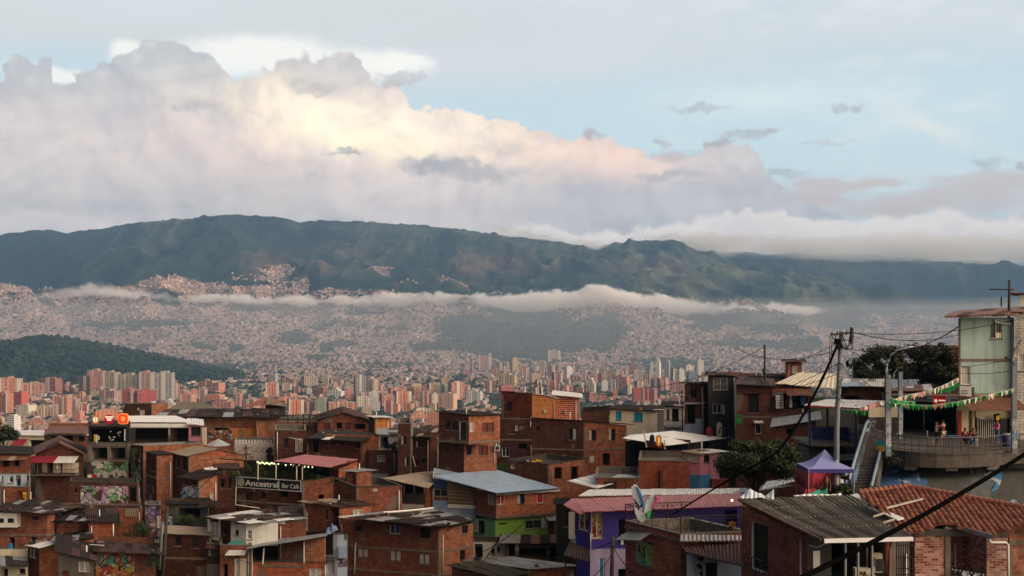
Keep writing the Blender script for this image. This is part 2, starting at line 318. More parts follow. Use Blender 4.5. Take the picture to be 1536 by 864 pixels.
def build_ground():
    ys = np.concatenate([np.arange(14, 170, 2.2), np.geomspace(170, 4200, 62)[:-1], np.linspace(4200, 8500, 190), np.linspace(8560, 9600, 14)])
    us = np.concatenate([np.linspace(-1.25, -.52, 30)[:-1], np.linspace(-.52, .52, 900), np.linspace(.52, 1.25, 30)[1:]])
    Uu, Yy = np.meshgrid(us, ys); Xx = Uu*Yy; Z = ground_z(Xx, Yy); px = HX+F*Uu; row = HY-Z/Yy*F
    V = np.stack([Xx, Yy, Z], -1).reshape(-1, 3); ny, nx = Xx.shape
    i = np.arange((ny-1)*(nx-1)); r, c = i//(nx-1), i % (nx-1); a = r*nx+c
    Fq = np.stack([a, a+1, a+nx+1, a+nx], 1)
    # land cover
    cv = np.where(Yy > 3000, cover(px, row, Xx, Yy), .6)
    wood = np.array([.014, .023, .019]); field = np.array([.056, .060, .034]); bare = np.array([.085, .060, .042]); city = np.array([.33, .23, .19])
    n = fbm(Xx/500, Yy/900, 5, 51); n2 = fbm(Xx/230, Yy/260, 4, 53); n3 = fbm(Xx/40, Yy/60, 3, 57)
    veg = wood+(field-wood)*sm(.50, .66, n)[..., None]*.9
    br = np.exp(-((px-500)/70)**2-((row-385)/22)**2)+np.exp(-((px-750)/75)**2-((row-395)/28)**2)+.7*np.exp(-((px-400)/40)**2-((row-395)/18)**2)+.5*np.exp(-((px-960)/60)**2-((row-400)/16)**2)+.4*np.exp(-((px-1250)/90)**2-((row-400)/12)**2)
    veg = veg+(bare-veg)*(np.clip(br, 0, 1)*sm(.35, .6, n2+.1))[..., None]
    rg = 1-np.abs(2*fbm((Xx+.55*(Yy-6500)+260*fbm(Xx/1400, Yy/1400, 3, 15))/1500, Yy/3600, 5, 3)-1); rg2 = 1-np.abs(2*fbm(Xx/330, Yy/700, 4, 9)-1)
    gully = (.38+.95*sm(.5, .95, rg))*(.5+.75*sm(.5, .95, rg2)); veg = veg*gully[..., None]  # ravines tinted darker: denser woods, and relief shading put into the colour
    veg = veg*(.6+.8*n3)[..., None]
    cl = veg+(city*(.75+.5*n3)[..., None]-veg)*cv[..., None]*.9
    near = Yy < 640
    e = np.array([.035, .03, .024])+(np.array([.02, .028, .012])-np.array([.035, .03, .024]))*sm(.4, .6, fbm(Xx/6, Yy/6, 3, 61))[..., None]
    vf = np.array([.07, .065, .055])+(wood-np.array([.07, .065, .055]))*sm(.42, .5, fbm(Xx/150, Yy/150, 3, 63))[..., None]
    mid = (Yy >= 640) & (Yy < 4200); cl = np.where(mid[..., None], vf, cl); cl = np.where(near[..., None], e, cl)
    m, k, b = newmat('ground'); at = k.n('Attribute', attribute_name='tint'); g = k.n('NewGeometry')
    nz = k.noise(g.outputs['Position'], .026, 8., .8); nz2 = k.noise(g.outputs['Position'], 1.5, 4., .6)
    c_ = k.mix(1., k.mix(1., at.outputs[0], k.ramp(nz, [(.34, (.22, .22, .25)), (.66, (1.8, 1.8, 1.65))]), 'MULTIPLY'), k.ramp(nz2, [(.3, (.75, .75, .75)), (.7, (1.2, 1.2, 1.2))]), 'MULTIPLY')
    k.nt.links.new(c_, b.inputs['Base Color']); b.inputs['Roughness'].default_value = .95; b.inputs['Specular IOR Level'].default_value = .1
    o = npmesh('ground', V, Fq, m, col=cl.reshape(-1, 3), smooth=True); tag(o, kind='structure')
    return us, ys, Z
def attr_mat(name, rough=.9, var=.25, sc=.08):
    m, k, b = newmat(name); at = k.n('Attribute', attribute_name='tint'); g = k.n('NewGeometry')
    nz = k.noise(g.outputs['Position'], sc, 3., .6)
    c_ = k.mix(1., at.outputs[0], k.ramp(nz, [(.3, (1-var,)*3), (.7, (1+var,)*3)]), 'MULTIPLY')
    k.nt.links.new(c_, b.inputs['Base Color']); b.inputs['Roughness'].default_value = rough; b.inputs['Specular IOR Level'].default_value = .15
    return m
def boxes(X, Y, Z, sx, sy, sz, a):
    n = len(X); ca, sa = np.cos(a), np.sin(a); V = np.zeros((n, 8, 3), np.float32)
    for i, (dx, dy) in enumerate(((-1, -1), (1, -1), (1, 1), (-1, 1))):
        x, y = dx*sx/2, dy*sy/2
        V[:, i, 0] = V[:, i+4, 0] = X+x*ca-y*sa; V[:, i, 1] = V[:, i+4, 1] = Y+x*sa+y*ca; V[:, i, 2] = Z-4; V[:, i+4, 2] = Z+sz
    q = np.array([[4, 5, 6, 7], [0, 1, 5, 4], [1, 2, 6, 5], [2, 3, 7, 6], [3, 0, 4, 7]])
    Fq = (np.arange(n)[:, None, None]*8+q[None]).reshape(-1, 4); return V.reshape(-1, 3), Fq
def city_scatter(us, ys, Z):
    """houses on the far slopes and the low roofs of the valley: thousands, read as one mass"""
    def place(n, r0, r1, seed):
        g = np.random.default_rng(seed); px = g.uniform(-30, 1566, n); row = g.uniform(r0, r1, n)
        X = np.zeros(n); Y = np.zeros(n); zz = np.zeros(n); ok = np.zeros(n, bool)
        ui = np.clip(np.searchsorted(us, (px-HX)/F), 0, len(us)-1)
        R = HY-Z/ys[:, None]*F; lo = np.searchsorted(ys, 700)
        for j in np.unique(ui):
            s = ui == j; col = R[lo:, j]; mn = np.minimum.accumulate(col)
            yy = np.interp(-row[s], -mn, ys[lo:]); Y[s] = yy; zz[s] = np.interp(yy, ys, Z[:, j])
            ok[s] = np.interp(yy, ys[lo:], col) <= row[s]+2.5
        X = (px-HX)/F*Y; return X, Y, zz, px, row, ok
    X, Y, zz, px, row, ok = place(120000, 396, 645, 5)
    c = np.where(Y > 3000, cover(px, row, X, Y), sm(.36, .46, fbm(X/130, Y/130, 3, 71)))
    st = (zz/19+2.2*fbm(X/260, Y/260, 3, 301)) % 1; st2 = (X/95+1.5*fbm(X/300, Y/300, 3, 305)) % 1; c = c*np.where((Y > 3600) & ((st < .22) | (st2 < .10)), .12, 1.)
    k = ok & (rng.random(len(X)) < c*.98); X, Y, zz, px, row = X[k], Y[k], zz[k], px[k], row[k]; n = len(X)
    sx = rng.uniform(6, 13, n); sy = rng.uniform(6, 12, n); sz = rng.uniform(4, 8, n)*np.where(rng.random(n) < .05, 2, 1); a = rng.uniform(-.5, .5, n)+.5*(fbm(X/900, Y/900, 2, 77)-.5)*6
    V, Fq = boxes(X, Y, zz, sx, sy, sz, a)
    pal = np.array([[.50, .31, .25], [.44, .27, .21], [.55, .38, .31], [.56, .46, .40], [.36, .22, .17], [.62, .56, .50], [.42, .37, .34], [.64, .58, .52]])
    ch = rng.choice(len(pal), n, p=[.25, .22, .18, .11, .10, .06, .05, .03]); colr = pal[ch]*rng.uniform(.72, 1.08, (n, 1)); colr = (colr*.8+colr.mean(1, keepdims=True)*.2)*(.70+.6*fbm(X/140, Y/220, 3, 171)[:, None])
    fc = np.repeat(colr, 5, 0).reshape(n, 5, 3)
    roof = np.array([[.36, .25, .21], [.46, .33, .27], [.22, .18, .16], [.60, .55, .50]])[rng.choice(4, n, p=[.4, .35, .17, .08])]; fc[:, 0] = roof*rng.uniform(.8, 1.2, (n, 1))
    o = npmesh('hillside_houses', V, Fq, attr_mat('far_houses'), col=fc.reshape(-1, 3))
    tag(o, 'thousands of small brick houses covering the far valley slopes', 'houses', kind='stuff')
    # trees among them
    X, Y, zz, px, row, ok = place(75000, 410, 640, 6)
    c = np.where(Y > 3000, 1-cover(px, row, X, Y), 1-sm(.36, .46, fbm(X/130, Y/130, 3, 71)))
    k = ok & (rng.random(len(X)) < np.where(Y < 3000, .35+c*.65, .16+c*.75)) & ((row > 486) | ((c < .75) & (row > 440))); X, Y, zz = X[k], Y[k], zz[k]; n = len(X)
    bm = bmesh.new(); bmesh.ops.create_icosphere(bm, subdivisions=1, radius=1); bv = np.array([v.co[:] for v in bm.verts]); bf = np.array([[v.index for v in f.verts] for f in bm.faces]); bm.free()
    s = rng.uniform(4.5, 10, n); jit = rng.uniform(.7, 1.3, (n, len(bv), 1))
    V = bv[None]*jit*np.stack([s, s, s*.8], 1)[:, None, :]+np.stack([X, Y, zz+s*.5], 1)[:, None, :]
    Fq = (np.arange(n)[:, None, None]*len(bv)+bf[None]).reshape(-1, 3)
    colr = np.array([.030, .048, .026])*rng.uniform(.6, 1.5, (n, 1))
    o = npmesh('valley_trees', V.reshape(-1, 3), Fq, attr_mat('far_trees', var=.4), col=np.repeat(colr, len(bf), 0))
    tag(o, 'dark green tree canopy scattered between the far valley houses', 'trees', kind='stuff')
def build_hill():
    """the wooded hill standing in the valley"""
    crest = np.array([(-420, 560), (-200, 530), (-60, 520), (0, 517), (60, 511), (95, 509), (135, 514), (200, 523), (250, 533), (300, 545), (345, 556), (390, 572), (430, 592), (470, 606)], float)
    D0 = 3400.; px = np.linspace(-420, 470, 560); v = np.linspace(0, 1, 90)
    cz = (HY-np.interp(px, crest[:, 0], crest[:, 1]))/F*D0
    PX, Vv = np.meshgrid(px, v); Y = D0-480*(1-Vv)+0*PX; Y = np.where(Vv > .8, D0-96+(Vv-.8)*2200, Y); X = (PX-HX)/F*D0
    h = cz[None]-(ZV-10); pr = np.where(Vv <= .8, np.sin(np.clip(Vv/.8, 0, 1)*math.pi/2)**1.1, 1-((Vv-.8)/.2)**2)
    tree = (fbm(X/13, Y/13, 2, 81)-.5)*15+(fbm(X/45, Y/45, 3, 83)-.5)*13; spur = (1-np.abs(2*fbm(X/330, Y/900, 3, 87)-1)-.7)*60*np.sin(Vv*math.pi)
    Zz = ZV-10+h*pr+(tree+spur)*np.clip(pr*2, 0, 1)
    n = fbm(X/60, Y/60, 4, 91); n2 = fbm(X/9, Y/9, 2, 93)
    col = (np.array([.014, .026, .017])+(np.array([.030, .044, .022])-np.array([.014, .026, .017]))*sm(.45, .65, n)[..., None])*(.2+1.7*n2)[..., None]
    ny, nx = X.shape; i = np.arange((ny-1)*(nx-1)); r, c = i//(nx-1), i % (nx-1); a = r*nx+c
    o = npmesh('hill', np.stack([X, Y, Zz], -1).reshape(-1, 3), np.stack([a, a+1, a+nx+1, a+nx], 1), attr_mat('hill_wood', var=.35, sc=.05), col=col.reshape(-1, 3), smooth=False)
    tag(o, kind='structure')
    g = np.random.default_rng(41); q = g.integers(0, X.size, 9000); x, y, z, pv = X.ravel()[q], Y.ravel()[q], Zz.ravel()[q], np.broadcast_to(Vv, X.shape).ravel()[q]; kk = pv > .1; x, y, z = x[kk], y[kk], z[kk]; m_ = len(x)
    bm = bmesh.new(); bmesh.ops.create_icosphere(bm, subdivisions=1, radius=1); bv = np.array([v.co[:] for v in bm.verts]); bf = np.array([[v.index for v in f.verts] for f in bm.faces]); bm.free()
    s = g.uniform(3., 7.5, m_); V = bv[None]*g.uniform(.65, 1.3, (m_, len(bv), 1))*np.stack([s, s, s*.85], 1)[:, None, :]+np.stack([x, y, z+s*.3], 1)[:, None, :]
    o = npmesh('hill_trees', V.reshape(-1, 3), (np.arange(m_)[:, None, None]*len(bv)+bf[None]).reshape(-1, 3), bpy.data.materials['hill_wood'], col=np.repeat(np.array([.022, .036, .022])*g.uniform(.35, 1.6, (m_, 1)), len(bf), 0)); tag(o, 'dense tree canopy covering the dark hill in the valley', 'trees', kind='stuff')
# ---------------------------------------------------------------- apartment towers of the valley, each one a thing
def tower_mats():
    out = []
    for nm, gap in (('tower_wall', (.72, .62)), ('tower_band', (.9, .34))):
        m, k, b = newmat(nm); oi = k.n('ObjectInfo'); uv = k.n('UVMap')
        br = k.n('TexBrick', offset=0.); k.inp(br, 'Vector', uv.outputs[0]); k.inp(br, 'Scale', 1.); k.inp(br, 'Brick Width', 1.); k.inp(br, 'Row Height', 1.); k.inp(br, 'Mortar Size', .24 if nm == 'tower_wall' else .3); k.inp(br, 'Mortar Smooth', 0.)
        rnd = k.n('TexWhiteNoise', noise_dimensions='2D'); k.inp(rnd, 'Vector', k.vm('FLOOR', uv.outputs[0], (0, 0, 0)))
        dark = k.mix(k.m('GREATER_THAN', rnd.outputs[0], .82), (.05, .055, .06), (.34, .30, .26))
        c = k.mix(br.outputs['Fac'], dark, oi.outputs['Color']); k.nt.links.new(c, b.inputs['Base Color']); b.inputs['Roughness'].default_value = .8; out.append(m)
    m, k, b = newmat('tower_plain'); oi = k.n('ObjectInfo'); k.nt.links.new(oi.outputs['Color'], b.inputs['Base Color']); b.inputs['Roughness'].default_value = .85; out.append(m)
    m, k, b = newmat('tower_pale'); b.inputs['Base Color'].default_value = (.62, .56, .48, 1); b.inputs['Roughness'].default_value = .85; out.append(m)
    m, k, b = newmat('tower_roof'); b.inputs['Base Color'].default_value = (.20, .17, .15, 1); b.inputs['Roughness'].default_value = .9; out.append(m)
    return out
def tower_proto(kind, floors, mats):
    """unit tower: 1 x 1 footprint, 1 high; bays across, pale ribs, lift house on the roof"""
    mb = MB(); bays = 5
    def wall(x0, x1, y0, y1, z0, z1, mi=0):
        for (a, b) in (((x0, y0), (x1, y0)), ((x1, y0), (x1, y1)), ((x1, y1), (x0, y1)), ((x0, y1), (x0, y0))):
            L = (abs(a[0]-b[0])+abs(a[1]-b[1]))*bays
            mb.face([(a[0], a[1], z0), (b[0], b[1], z0), (b[0], b[1], z1), (a[0], a[1], z1)], [(0, z0*floors), (L, z0*floors), (L, z1*floors), (0, z1*floors)], mi)
        mb.face([(x0, y0, z1), (x1, y0, z1), (x1, y1, z1), (x0, y1, z1)], mi=4)
    if kind == 0:
        wall(-.5, .5, -.5, .5, -.2, 1); wall(-.12, .12, -.54, -.4, -.2, 1.02, 3); wall(-.2, .25, -.2, .2, 1, 1.06, 2)
    elif kind == 1:
        wall(-.5, -.05, -.5, .4, -.2, 1); wall(.05, .5, -.42, .5, -.2, .96); wall(-.1, .1, -.3, .3, -.2, 1.05, 2); wall(-.5, -.4, -.53, -.4, -.2, 1, 3); wall(.3, .5, -.46, -.38, -.2, .96, 3)
    elif kind == 2:
        wall(-.5, .5, -.5, .5, -.2, .94, 1); wall(-.3, .3, -.3, .3, .94, 1.02, 2); wall(-.52, .52, -.52, .52, .94, .955, 3)
    elif kind == 3:
        wall(-.5, -.18, -.5, .5, -.2, .93); wall(-.16, .16, -.42, .4, -.2, 1.); wall(.18, .5, -.5, .5, -.2, .9); wall(-.2, -.14, -.46, -.3, -.2, .96, 3); wall(.14, .2, -.46, -.3, -.2, .96, 3)
    elif kind == 4:
        wall(-.5, .5, -.5, .5, -.2, 1, 2); wall(-.42, -.2, -.52, -.4, -.2, 1.0, 0); wall(.1, .42, -.52, -.4, -.2, 1, 1); wall(-.15, .15, -.15, .2, 1, 1.07, 2)
    elif kind == 5:
        wall(-.5, .5, -.4, .4, -.2, .72); wall(-.3, .3, -.38, .36, .72, .88); wall(-.12, .14, -.3, .3, .88, 1., 3)
    elif kind == 6:   # pointed office tower
        wall(-.5, .5, -.5, .5, -.2, .72, 1)
        for (a, b) in (((-.5, -.5), (.5, -.5)), ((.5, -.5), (.5, .5)), ((.5, .5), (-.5, .5)), ((-.5, .5), (-.5, -.5))):
            mb.face([(*a, .72), (*b, .72), (0, 0, 1.)], mi=3)
    return mb.build('apartment_tower', mats)
def towers():
    mats = tower_mats(); protos = {}
    def proto(kd, fl):
        if (kd, fl) not in protos:
            o = tower_proto(kd, fl, mats); protos[(kd, fl)] = o.data; bpy.data.objects.remove(o)
        return protos[(kd, fl)]
    colours = {'salmon': (.58, .26, .18), 'orange': (.60, .24, .13), 'red': (.46, .10, .07), 'brick': (.33, .13, .09), 'pink': (.48, .30, .25), 'peach': (.55, .36, .25), 'tan': (.46, .36, .26), 'cream': (.62, .55, .44), 'white': (.72, .70, .66), 'grey': (.38, .36, .35), 'slate blue': (.17, .21, .26), 'sage green': (.30, .34, .22), 'yellow': (.58, .44, .20)}
    spec = []
    E = '0,34,566,600,salmon,1;34,70,572,592,salmon,3;60,93,567,590,brick,0;0,18,588,622,orange,1;23,41,588,614,red,4;120,145,564,586,brick,0;132,158,553,580,salmon,3;156,180,557,584,tan,1;176,214,559,584,tan,3;210,233,557,585,pink,1;232,262,559,602,grey,0;183,206,583,607,red,1;205,236,585,607,red,4;90,106,596,626,salmon,0;104,119,597,622,pink,1;58,87,607,630,peach,3;80,98,622,636,peach,5;12,29,622,648,white,2;150,182,583,602,pink,3;246,262,598,614,white,5;272,294,590,606,salmon,1;318,352,596,614,salmon,5;296,340,571,590,salmon,3;397,420,573,598,salmon,1;404,418,578,597,cream,0;430,456,598,624,orange,1;455,473,602,623,brick,0;472,490,598,624,sage green,4;488,536,600,622,salmon,3;540,558,610,630,tan,2;556,570,601,620,white,2;576,590,600,624,red,1;588,600,606,624,salmon,4;531,548,563,593,grey,0;549,566,567,593,pink,1;474,490,580,596,brick,2;490,517,581,596,white,5;452,478,562,578,tan,3;420,448,566,578,pink,3;606,626,579,596,brick,1;622,648,579,598,salmon,3;640,666,616,642,orange,2;610,640,612,634,salmon,5;672,696,573,600,salmon,0;690,706,578,598,pink,1;716,738,534,552,pink,1;766,777,537,556,yellow,4;747,776,560,578,yellow,3;820,842,525,542,tan,1;852,868,520,536,pink,0;880,888,520,536,grey,2;880,894,566,592,cream,5;905,930,556,578,pink,1;920,945,562,584,salmon,3;948,962,582,606,red,4;960,974,581,606,red,0;972,986,582,606,red,1;983,991,534,568,white,6;997,1005,540,566,grey,2;1044,1055,540,562,cream,4;967,975,546,562,slate blue,2;975,980,543,562,white,4;1006,1016,553,572,grey,1;1016,1026,554,572,white,0;1030,1044,556,578,slate blue,2;1004,1030,570,590,salmon,3;1024,1040,548,566,cream,0;950,966,553,570,cream,3;900,912,571,588,white,2;912,924,570,590,grey,0;834,852,574,594,grey,3;700,724,584,604,white,3;728,742,571,590,brick,0;640,660,574,598,pink,1'
    for t in E.split(';'):
        a = t.split(','); spec.append((float(a[0]), float(a[1]), float(a[2]), float(a[3]), a[4], int(a[5])))
    g = np.random.default_rng(23)
    ban = [(s[0]-2, s[1]+2, s[2], s[3]) for s in spec]
    names = list(colours); pr = np.array([.20, .10, .06, .12, .15, .08, .08, .07, .06, .05, .01, .01, .01]); pr /= pr.sum()
    tries = 0
    while len(spec) < 292 and tries < 12000:
        tries += 1; x = g.uniform(0, 1075); lo, hi = (578, 640) if x < 260 else ((572, 628) if x < 700 else (552, 606)); yb = g.uniform(lo, hi)
        if 262 < x < 400 and yb < 592: continue
        if fbm(x/55, yb/16, 2, 201) < .47: continue
        sc = (yb-480)/130; w = g.uniform(9, 30)*sc*(.8 if x > 700 else 1); h = g.uniform(7, 36)*sc*(.75 if x > 700 else (.5 if x < 262 else .7)); yt = yb-h
        if any(abs((b[0]+b[1])/2-x) < (b[1]-b[0]+w)*.42 and abs(b[3]-yb) < 9 for b in ban): continue
        c = names[g.choice(len(names), p=pr)]; spec.append((x-w/2, x+w/2, yt, yb, c, int(g.choice([0, 1, 2, 3, 4, 5], p=[.24, .26, .14, .16, .1, .1])))); ban.append((x-w/2, x+w/2, yt, yb))
    marks = [(0, 60, 'the small tree by the frame edge'), (60, 130, 'the brown roof house with white fascia'), (130, 192, 'the bar with three lit signs'), (192, 262, 'the white metal roofed bar'), (262, 360, 'the long orange ridge wall'), (360, 430, 'the orange tiled gable'), (430, 490, 'the bare roof frames'), (490, 560, 'the low brown gable'), (560, 600, 'the orange rooftop box'), (600, 660, 'the tall dark brick house'), (660, 750, 'the house with white corner door'), (750, 800, 'the orange rooftop storey'), (800, 875, 'the striped red brick wall'), (875, 1000, 'the cream house with blue windows'), (1000, 1100, 'the black plastered house')]
    rows = {}
    for i, s in enumerate(spec):
        x = (s[0]+s[1])/2; mk = next((m[2] for m in marks if m[0] <= x < m[1]), marks[-1][2]); hpx = s[3]-s[2]; wpx = s[1]-s[0]
        size = 'tall slim' if hpx > 1.5*wpx else ('broad' if wpx > 1.25*hpx else 'square-set')
        rows.setdefault((s[4], size, mk), []).append(i)
    ordn = ['first', 'second', 'third', 'fourth', 'fifth', 'sixth', 'seventh']
    lab = {}
    for (c, size, mk), ids in rows.items():
        ids.sort(key=lambda i: spec[i][0]+spec[i][1])
        for q, i in enumerate(ids):
            lab[i] = f'{size} {c} apartment tower rising beyond {mk}' if len(ids) == 1 else f'{size} {c} tower beyond {mk}, {ordn[min(q, 6)]} such from left'
    for i, (x0, x1, yt, yb, c, kd) in enumerate(spec):
        d = 180.*F/max(yb+4-HY, 30); x = (x0+x1)/2; wm = (x1-x0)/F*d; hm = (yb+4-yt)/F*d
        fl = int(min(26, max(5, round(hm/3/3)*3)))
        o = bpy.data.objects.new('apartment_tower', proto(kd, fl)); COL.objects.link(o)
        o.location = ((x-HX)/F*d, d, ZV); o.scale = (wm*.86, min(wm*.8, 24), hm); o.rotation_euler = (0, 0, g.uniform(-.5, .5)); jj = g.uniform(.85, 1.12); cc = colours[c]
        o.color = (cc[0]*jj, cc[1]*jj*g.uniform(.95, 1.05), cc[2]*jj, 1)
        tag(o, lab[i], 'apartment tower', 'apartment towers on the valley floor')
# ---------------------------------------------------------------- air and the cloud bank lying in the valley
def build_air():
    m = bpy.data.materials.new('haze'); m.use_nodes = True; k = NT(m.node_tree); m.node_tree.nodes.clear()
    out = k.n('OutputMaterial'); v = k.n('VolumePrincipled'); k.inp(v, 'Color', (.34, .62, 1.0, 1)); k.inp(v, 'Density', HAZE); k.inp(v, 'Anisotropy', .1)
    m.node_tree.links.new(v.outputs[0], out.inputs['Volume'])
    mb = MB(); mb.box((-12500, -60, -192), (25000, 0, 0), (0, 9680, 0), (0, 0, 192+HAZE_TOP)); o = mb.build('haze', m); tag(o, 'thin bluish air filling the valley', 'haze', kind='stuff')
HAZE = 6.5e-5; HAZE_TOP = 960
def build_mist():
    m = bpy.data.materials.new('mist'); m.use_nodes = True; k = NT(m.node_tree); m.node_tree.nodes.clear()
    out = k.n('OutputMaterial'); v = k.n('VolumePrincipled'); k.inp(v, 'Color', (.86, .88, .94, 1)); k.inp(v, 'Density', 1.8e-4); k.inp(v, 'Anisotropy', .1)
    m.node_tree.links.new(v.outputs[0], out.inputs['Volume'])
    mb = MB(); mb.box((-9000, 3050, -188), (18000, 0, 0), (0, 4650, 0), (0, 0, 188+70)); o = mb.build('mist', m); tag(o, 'pale mist lying low over the city in the valley', 'mist', kind='stuff')
RC_PX = [640, 700, 735, 765, 800, 850, 885, 905, 930, 985, 1040, 1080, 1140, 1200, 1280, 1350, 1420, 1500, 1600, 1750]
RC_TOP = [356, 350, 345, 340, 342, 350, 358, 360, 354, 350, 348, 348, 350, 352, 350, 348, 350, 350, 352, 358]
RC_BOT = [354, 352, 353, 357, 362, 369, 379, 378, 369, 367, 384, 393, 391, 396, 398, 402, 412, 426, 436, 440]
BK_PX = [60, 110, 135, 150, 170, 200, 250, 320, 400, 470, 540, 600, 680, 720, 760, 800, 840, 865, 890, 915, 945, 985, 1030, 1080, 1130, 1180, 1230, 1290, 1360, 1430]
BK_TOP = [447, 441, 432, 427, 431, 437, 443, 445, 447, 446, 445, 443, 441, 444, 443, 440, 438, 435, 430, 433, 438, 446, 450, 455, 457, 460, 464, 468, 472, 480]
BK_BOT = [449, 448, 447, 447, 447, 449, 452, 455, 457, 458, 460, 463, 468, 471, 472, 473, 474, 474, 474, 474, 474, 474, 473, 472, 472, 471, 470, 474, 478, 482]
def build_banks():
    build_bank('cloud_bank', 5600., BK_PX, BK_TOP, BK_BOT, (60, 460, .10, 1430, 1060, .05), 'long pale strip of low cloud lying across the valley below the mountain', CLOUD*1.2, 16, 2.1, 1.2)
    build_bank('ridge_cloud', 8300., RC_PX, RC_TOP, RC_BOT, (640, 800, .0, 1760, 1600, .6), 'soft cream cloud resting on the mountain ridge at the far end', CLOUD*.17, 18, 2.8, 4.)
def build_bank(nm, D0, px, top, bot, fade, label, cloud, mar, amp, soft):
    """low stratus strip in front of the mountain: a closed shape filled with cloud"""
    px, top, bot = (np.array(v, float) for v in (px, top, bot)); X0, X1 = px[0], px[-1]; qs = D0/5600.
    xs = np.linspace(X0, X1, 200); t = np.interp(xs, px, top)-mar; b = np.interp(xs, px, bot)+mar; n = 20
    ang = np.linspace(0, 2*np.pi, n, endpoint=False); cs = (t+b)/2; hs = (b-t)/2
    V = np.zeros((200, n, 3)); dep = np.clip(hs*11, 60, 240)*qs
    dd = D0+np.outer(dep, np.sin(ang)); rr = cs[:, None]-np.outer(hs, np.cos(ang))
    V[..., 1] = dd; V[..., 0] = (xs[:, None]-HX)/F*D0; V[..., 2] = (HY-rr)/F*D0
    i = np.arange(199*n); r, c = i//n, i % n; c2 = (c+1) % n
    Fq = np.stack([r*n+c, r*n+c2, (r+1)*n+c2, (r+1)*n+c], 1)
    m = bpy.data.materials.new(nm); m.use_nodes = True; k = NT(m.node_tree); m.node_tree.nodes.clear()
    out = k.n('OutputMaterial'); v = k.n('VolumePrincipled'); k.inp(v, 'Color', (1., .99, .98, 1)); k.inp(v, 'Anisotropy', 0.)
    g = k.n('NewGeometry'); pos = g.outputs['Position']; x, y, z = k.sep(pos)
    # height in the strip: -1 bottom .. 1 top, from the same outline
    def curve(vals, lo, hi):
        c_ = k.n('FloatCurve'); cu = c_.mapping.curves[0]
        while len(cu.points) < len(px): cu.points.new(.5, .5)
        for p, a_, b_ in zip(cu.points, px, vals): p.location = ((a_-X0)/(X1-X0), (b_-lo)/(hi-lo)); p.handle_type = 'AUTO_CLAMPED'
        c_.mapping.update(); k.inp(c_, 'Value', k.rng(x, (X0-HX)/F*D0, (X1-HX)/F*D0)); return k.m('ADD', k.m('MULTIPLY', c_.outputs[0], hi-lo), lo)
    lo_, hi_ = (HY-bot.max()-20)/F*D0, (HY-top.min()+20)/F*D0; tz = curve((HY-top)/F*D0, lo_, hi_); bz = curve((HY-bot)/F*D0, lo_, hi_)
    nz = k.noise(k.vm('MULTIPLY', pos, (.5, .4, 1.)), .011, 6., .62, .5); nf = k.noise(k.vm('MULTIPLY', pos, (.8, .6, 1.)), .035, 5., .65)
    nb = k.noise(k.vm('MULTIPLY', pos, (.4, .3, 1.)), .005, 3., .5)
    st = k.m('ADD', k.m('SUBTRACT', tz, z), k.m('ADD', k.m('MULTIPLY', k.m('SUBTRACT', nz, .5), 75.*amp), k.m('MULTIPLY', k.m('SUBTRACT', nf, .5), 32.*amp)))
    sb = k.m('ADD', k.m('SUBTRACT', z, bz), k.m('MULTIPLY', k.m('SUBTRACT', nz, .5), 60.*amp))
    dz = k.m('MULTIPLY', k.rng(st, -4., 20.*soft, 0., 1., True), k.rng(sb, -22., 40.*min(soft, 2.), 0., 1., True))
    dz = k.rng(k.m('ADD', dz, k.m('MULTIPLY', k.m('SUBTRACT', nf, .5), 1.3)), .22, .85, 0., 1., True)
    xf = k.m('MULTIPLY', k.rng(x, (fade[0]-HX)/F*D0, (fade[1]-HX)/F*D0, fade[2], 1., True), k.rng(x, (fade[3]-HX)/F*D0, (fade[4]-HX)/F*D0, fade[5], 1., True))
    den = k.m('MULTIPLY', k.m('MULTIPLY', dz, xf), k.rng(nb, .36, .6, .28, 1.))
    k.inp(v, 'Density', k.m('MULTIPLY', den, cloud)); m.node_tree.links.new(v.outputs[0], out.inputs['Volume'])
    m.cycles.volume_step_rate = .12
    o = npmesh(nm, V.reshape(-1, 3), Fq, m); tag(o, label, 'cloud', kind='stuff')
    me = o.data; bm = bmesh.new(); bm.from_mesh(me); bmesh.ops.holes_fill(bm, edges=bm.edges); bmesh.ops.recalc_face_normals(bm, faces=bm.faces); bm.to_mesh(me); bm.free()
CLOUD = .03
# ---------------------------------------------------------------- materials of the near quarter
M = {}
def plain(name, c, rough=.8, metal=0., var=.18, sc=1.2, spec=.3, emit=None, dirt=.0):
    m, k, b = newmat(name); tc = k.n('TexCoord').outputs['Object']
    if var:
        nz = k.noise(tc, sc, 5., .62); v = k.ramp(nz, [(.28, (1-var,)*3), (.72, (1+var*.7,)*3)])
        col = k.mix(1., (*c, 1), v, 'MULTIPLY')
        if dirt:
            st = k.noise(k.vm('MULTIPLY', tc, (2.2, 2.2, .28)), .9, 5., .65)
            col = k.mix(k.rng(st, .5, .72, 0., dirt), col, (.05, .042, .035))
        k.nt.links.new(col, b.inputs['Base Color'])
    else: b.inputs['Base Color'].default_value = (*c, 1)
    b.inputs['Roughness'].default_value = rough; b.inputs['Metallic'].default_value = metal; b.inputs['Specular IOR Level'].default_value = spec
    if emit: b.inputs['Emission Color'].default_value = (*emit[0], 1); b.inputs['Emission Strength'].default_value = emit[1]
    M[name] = m; return m
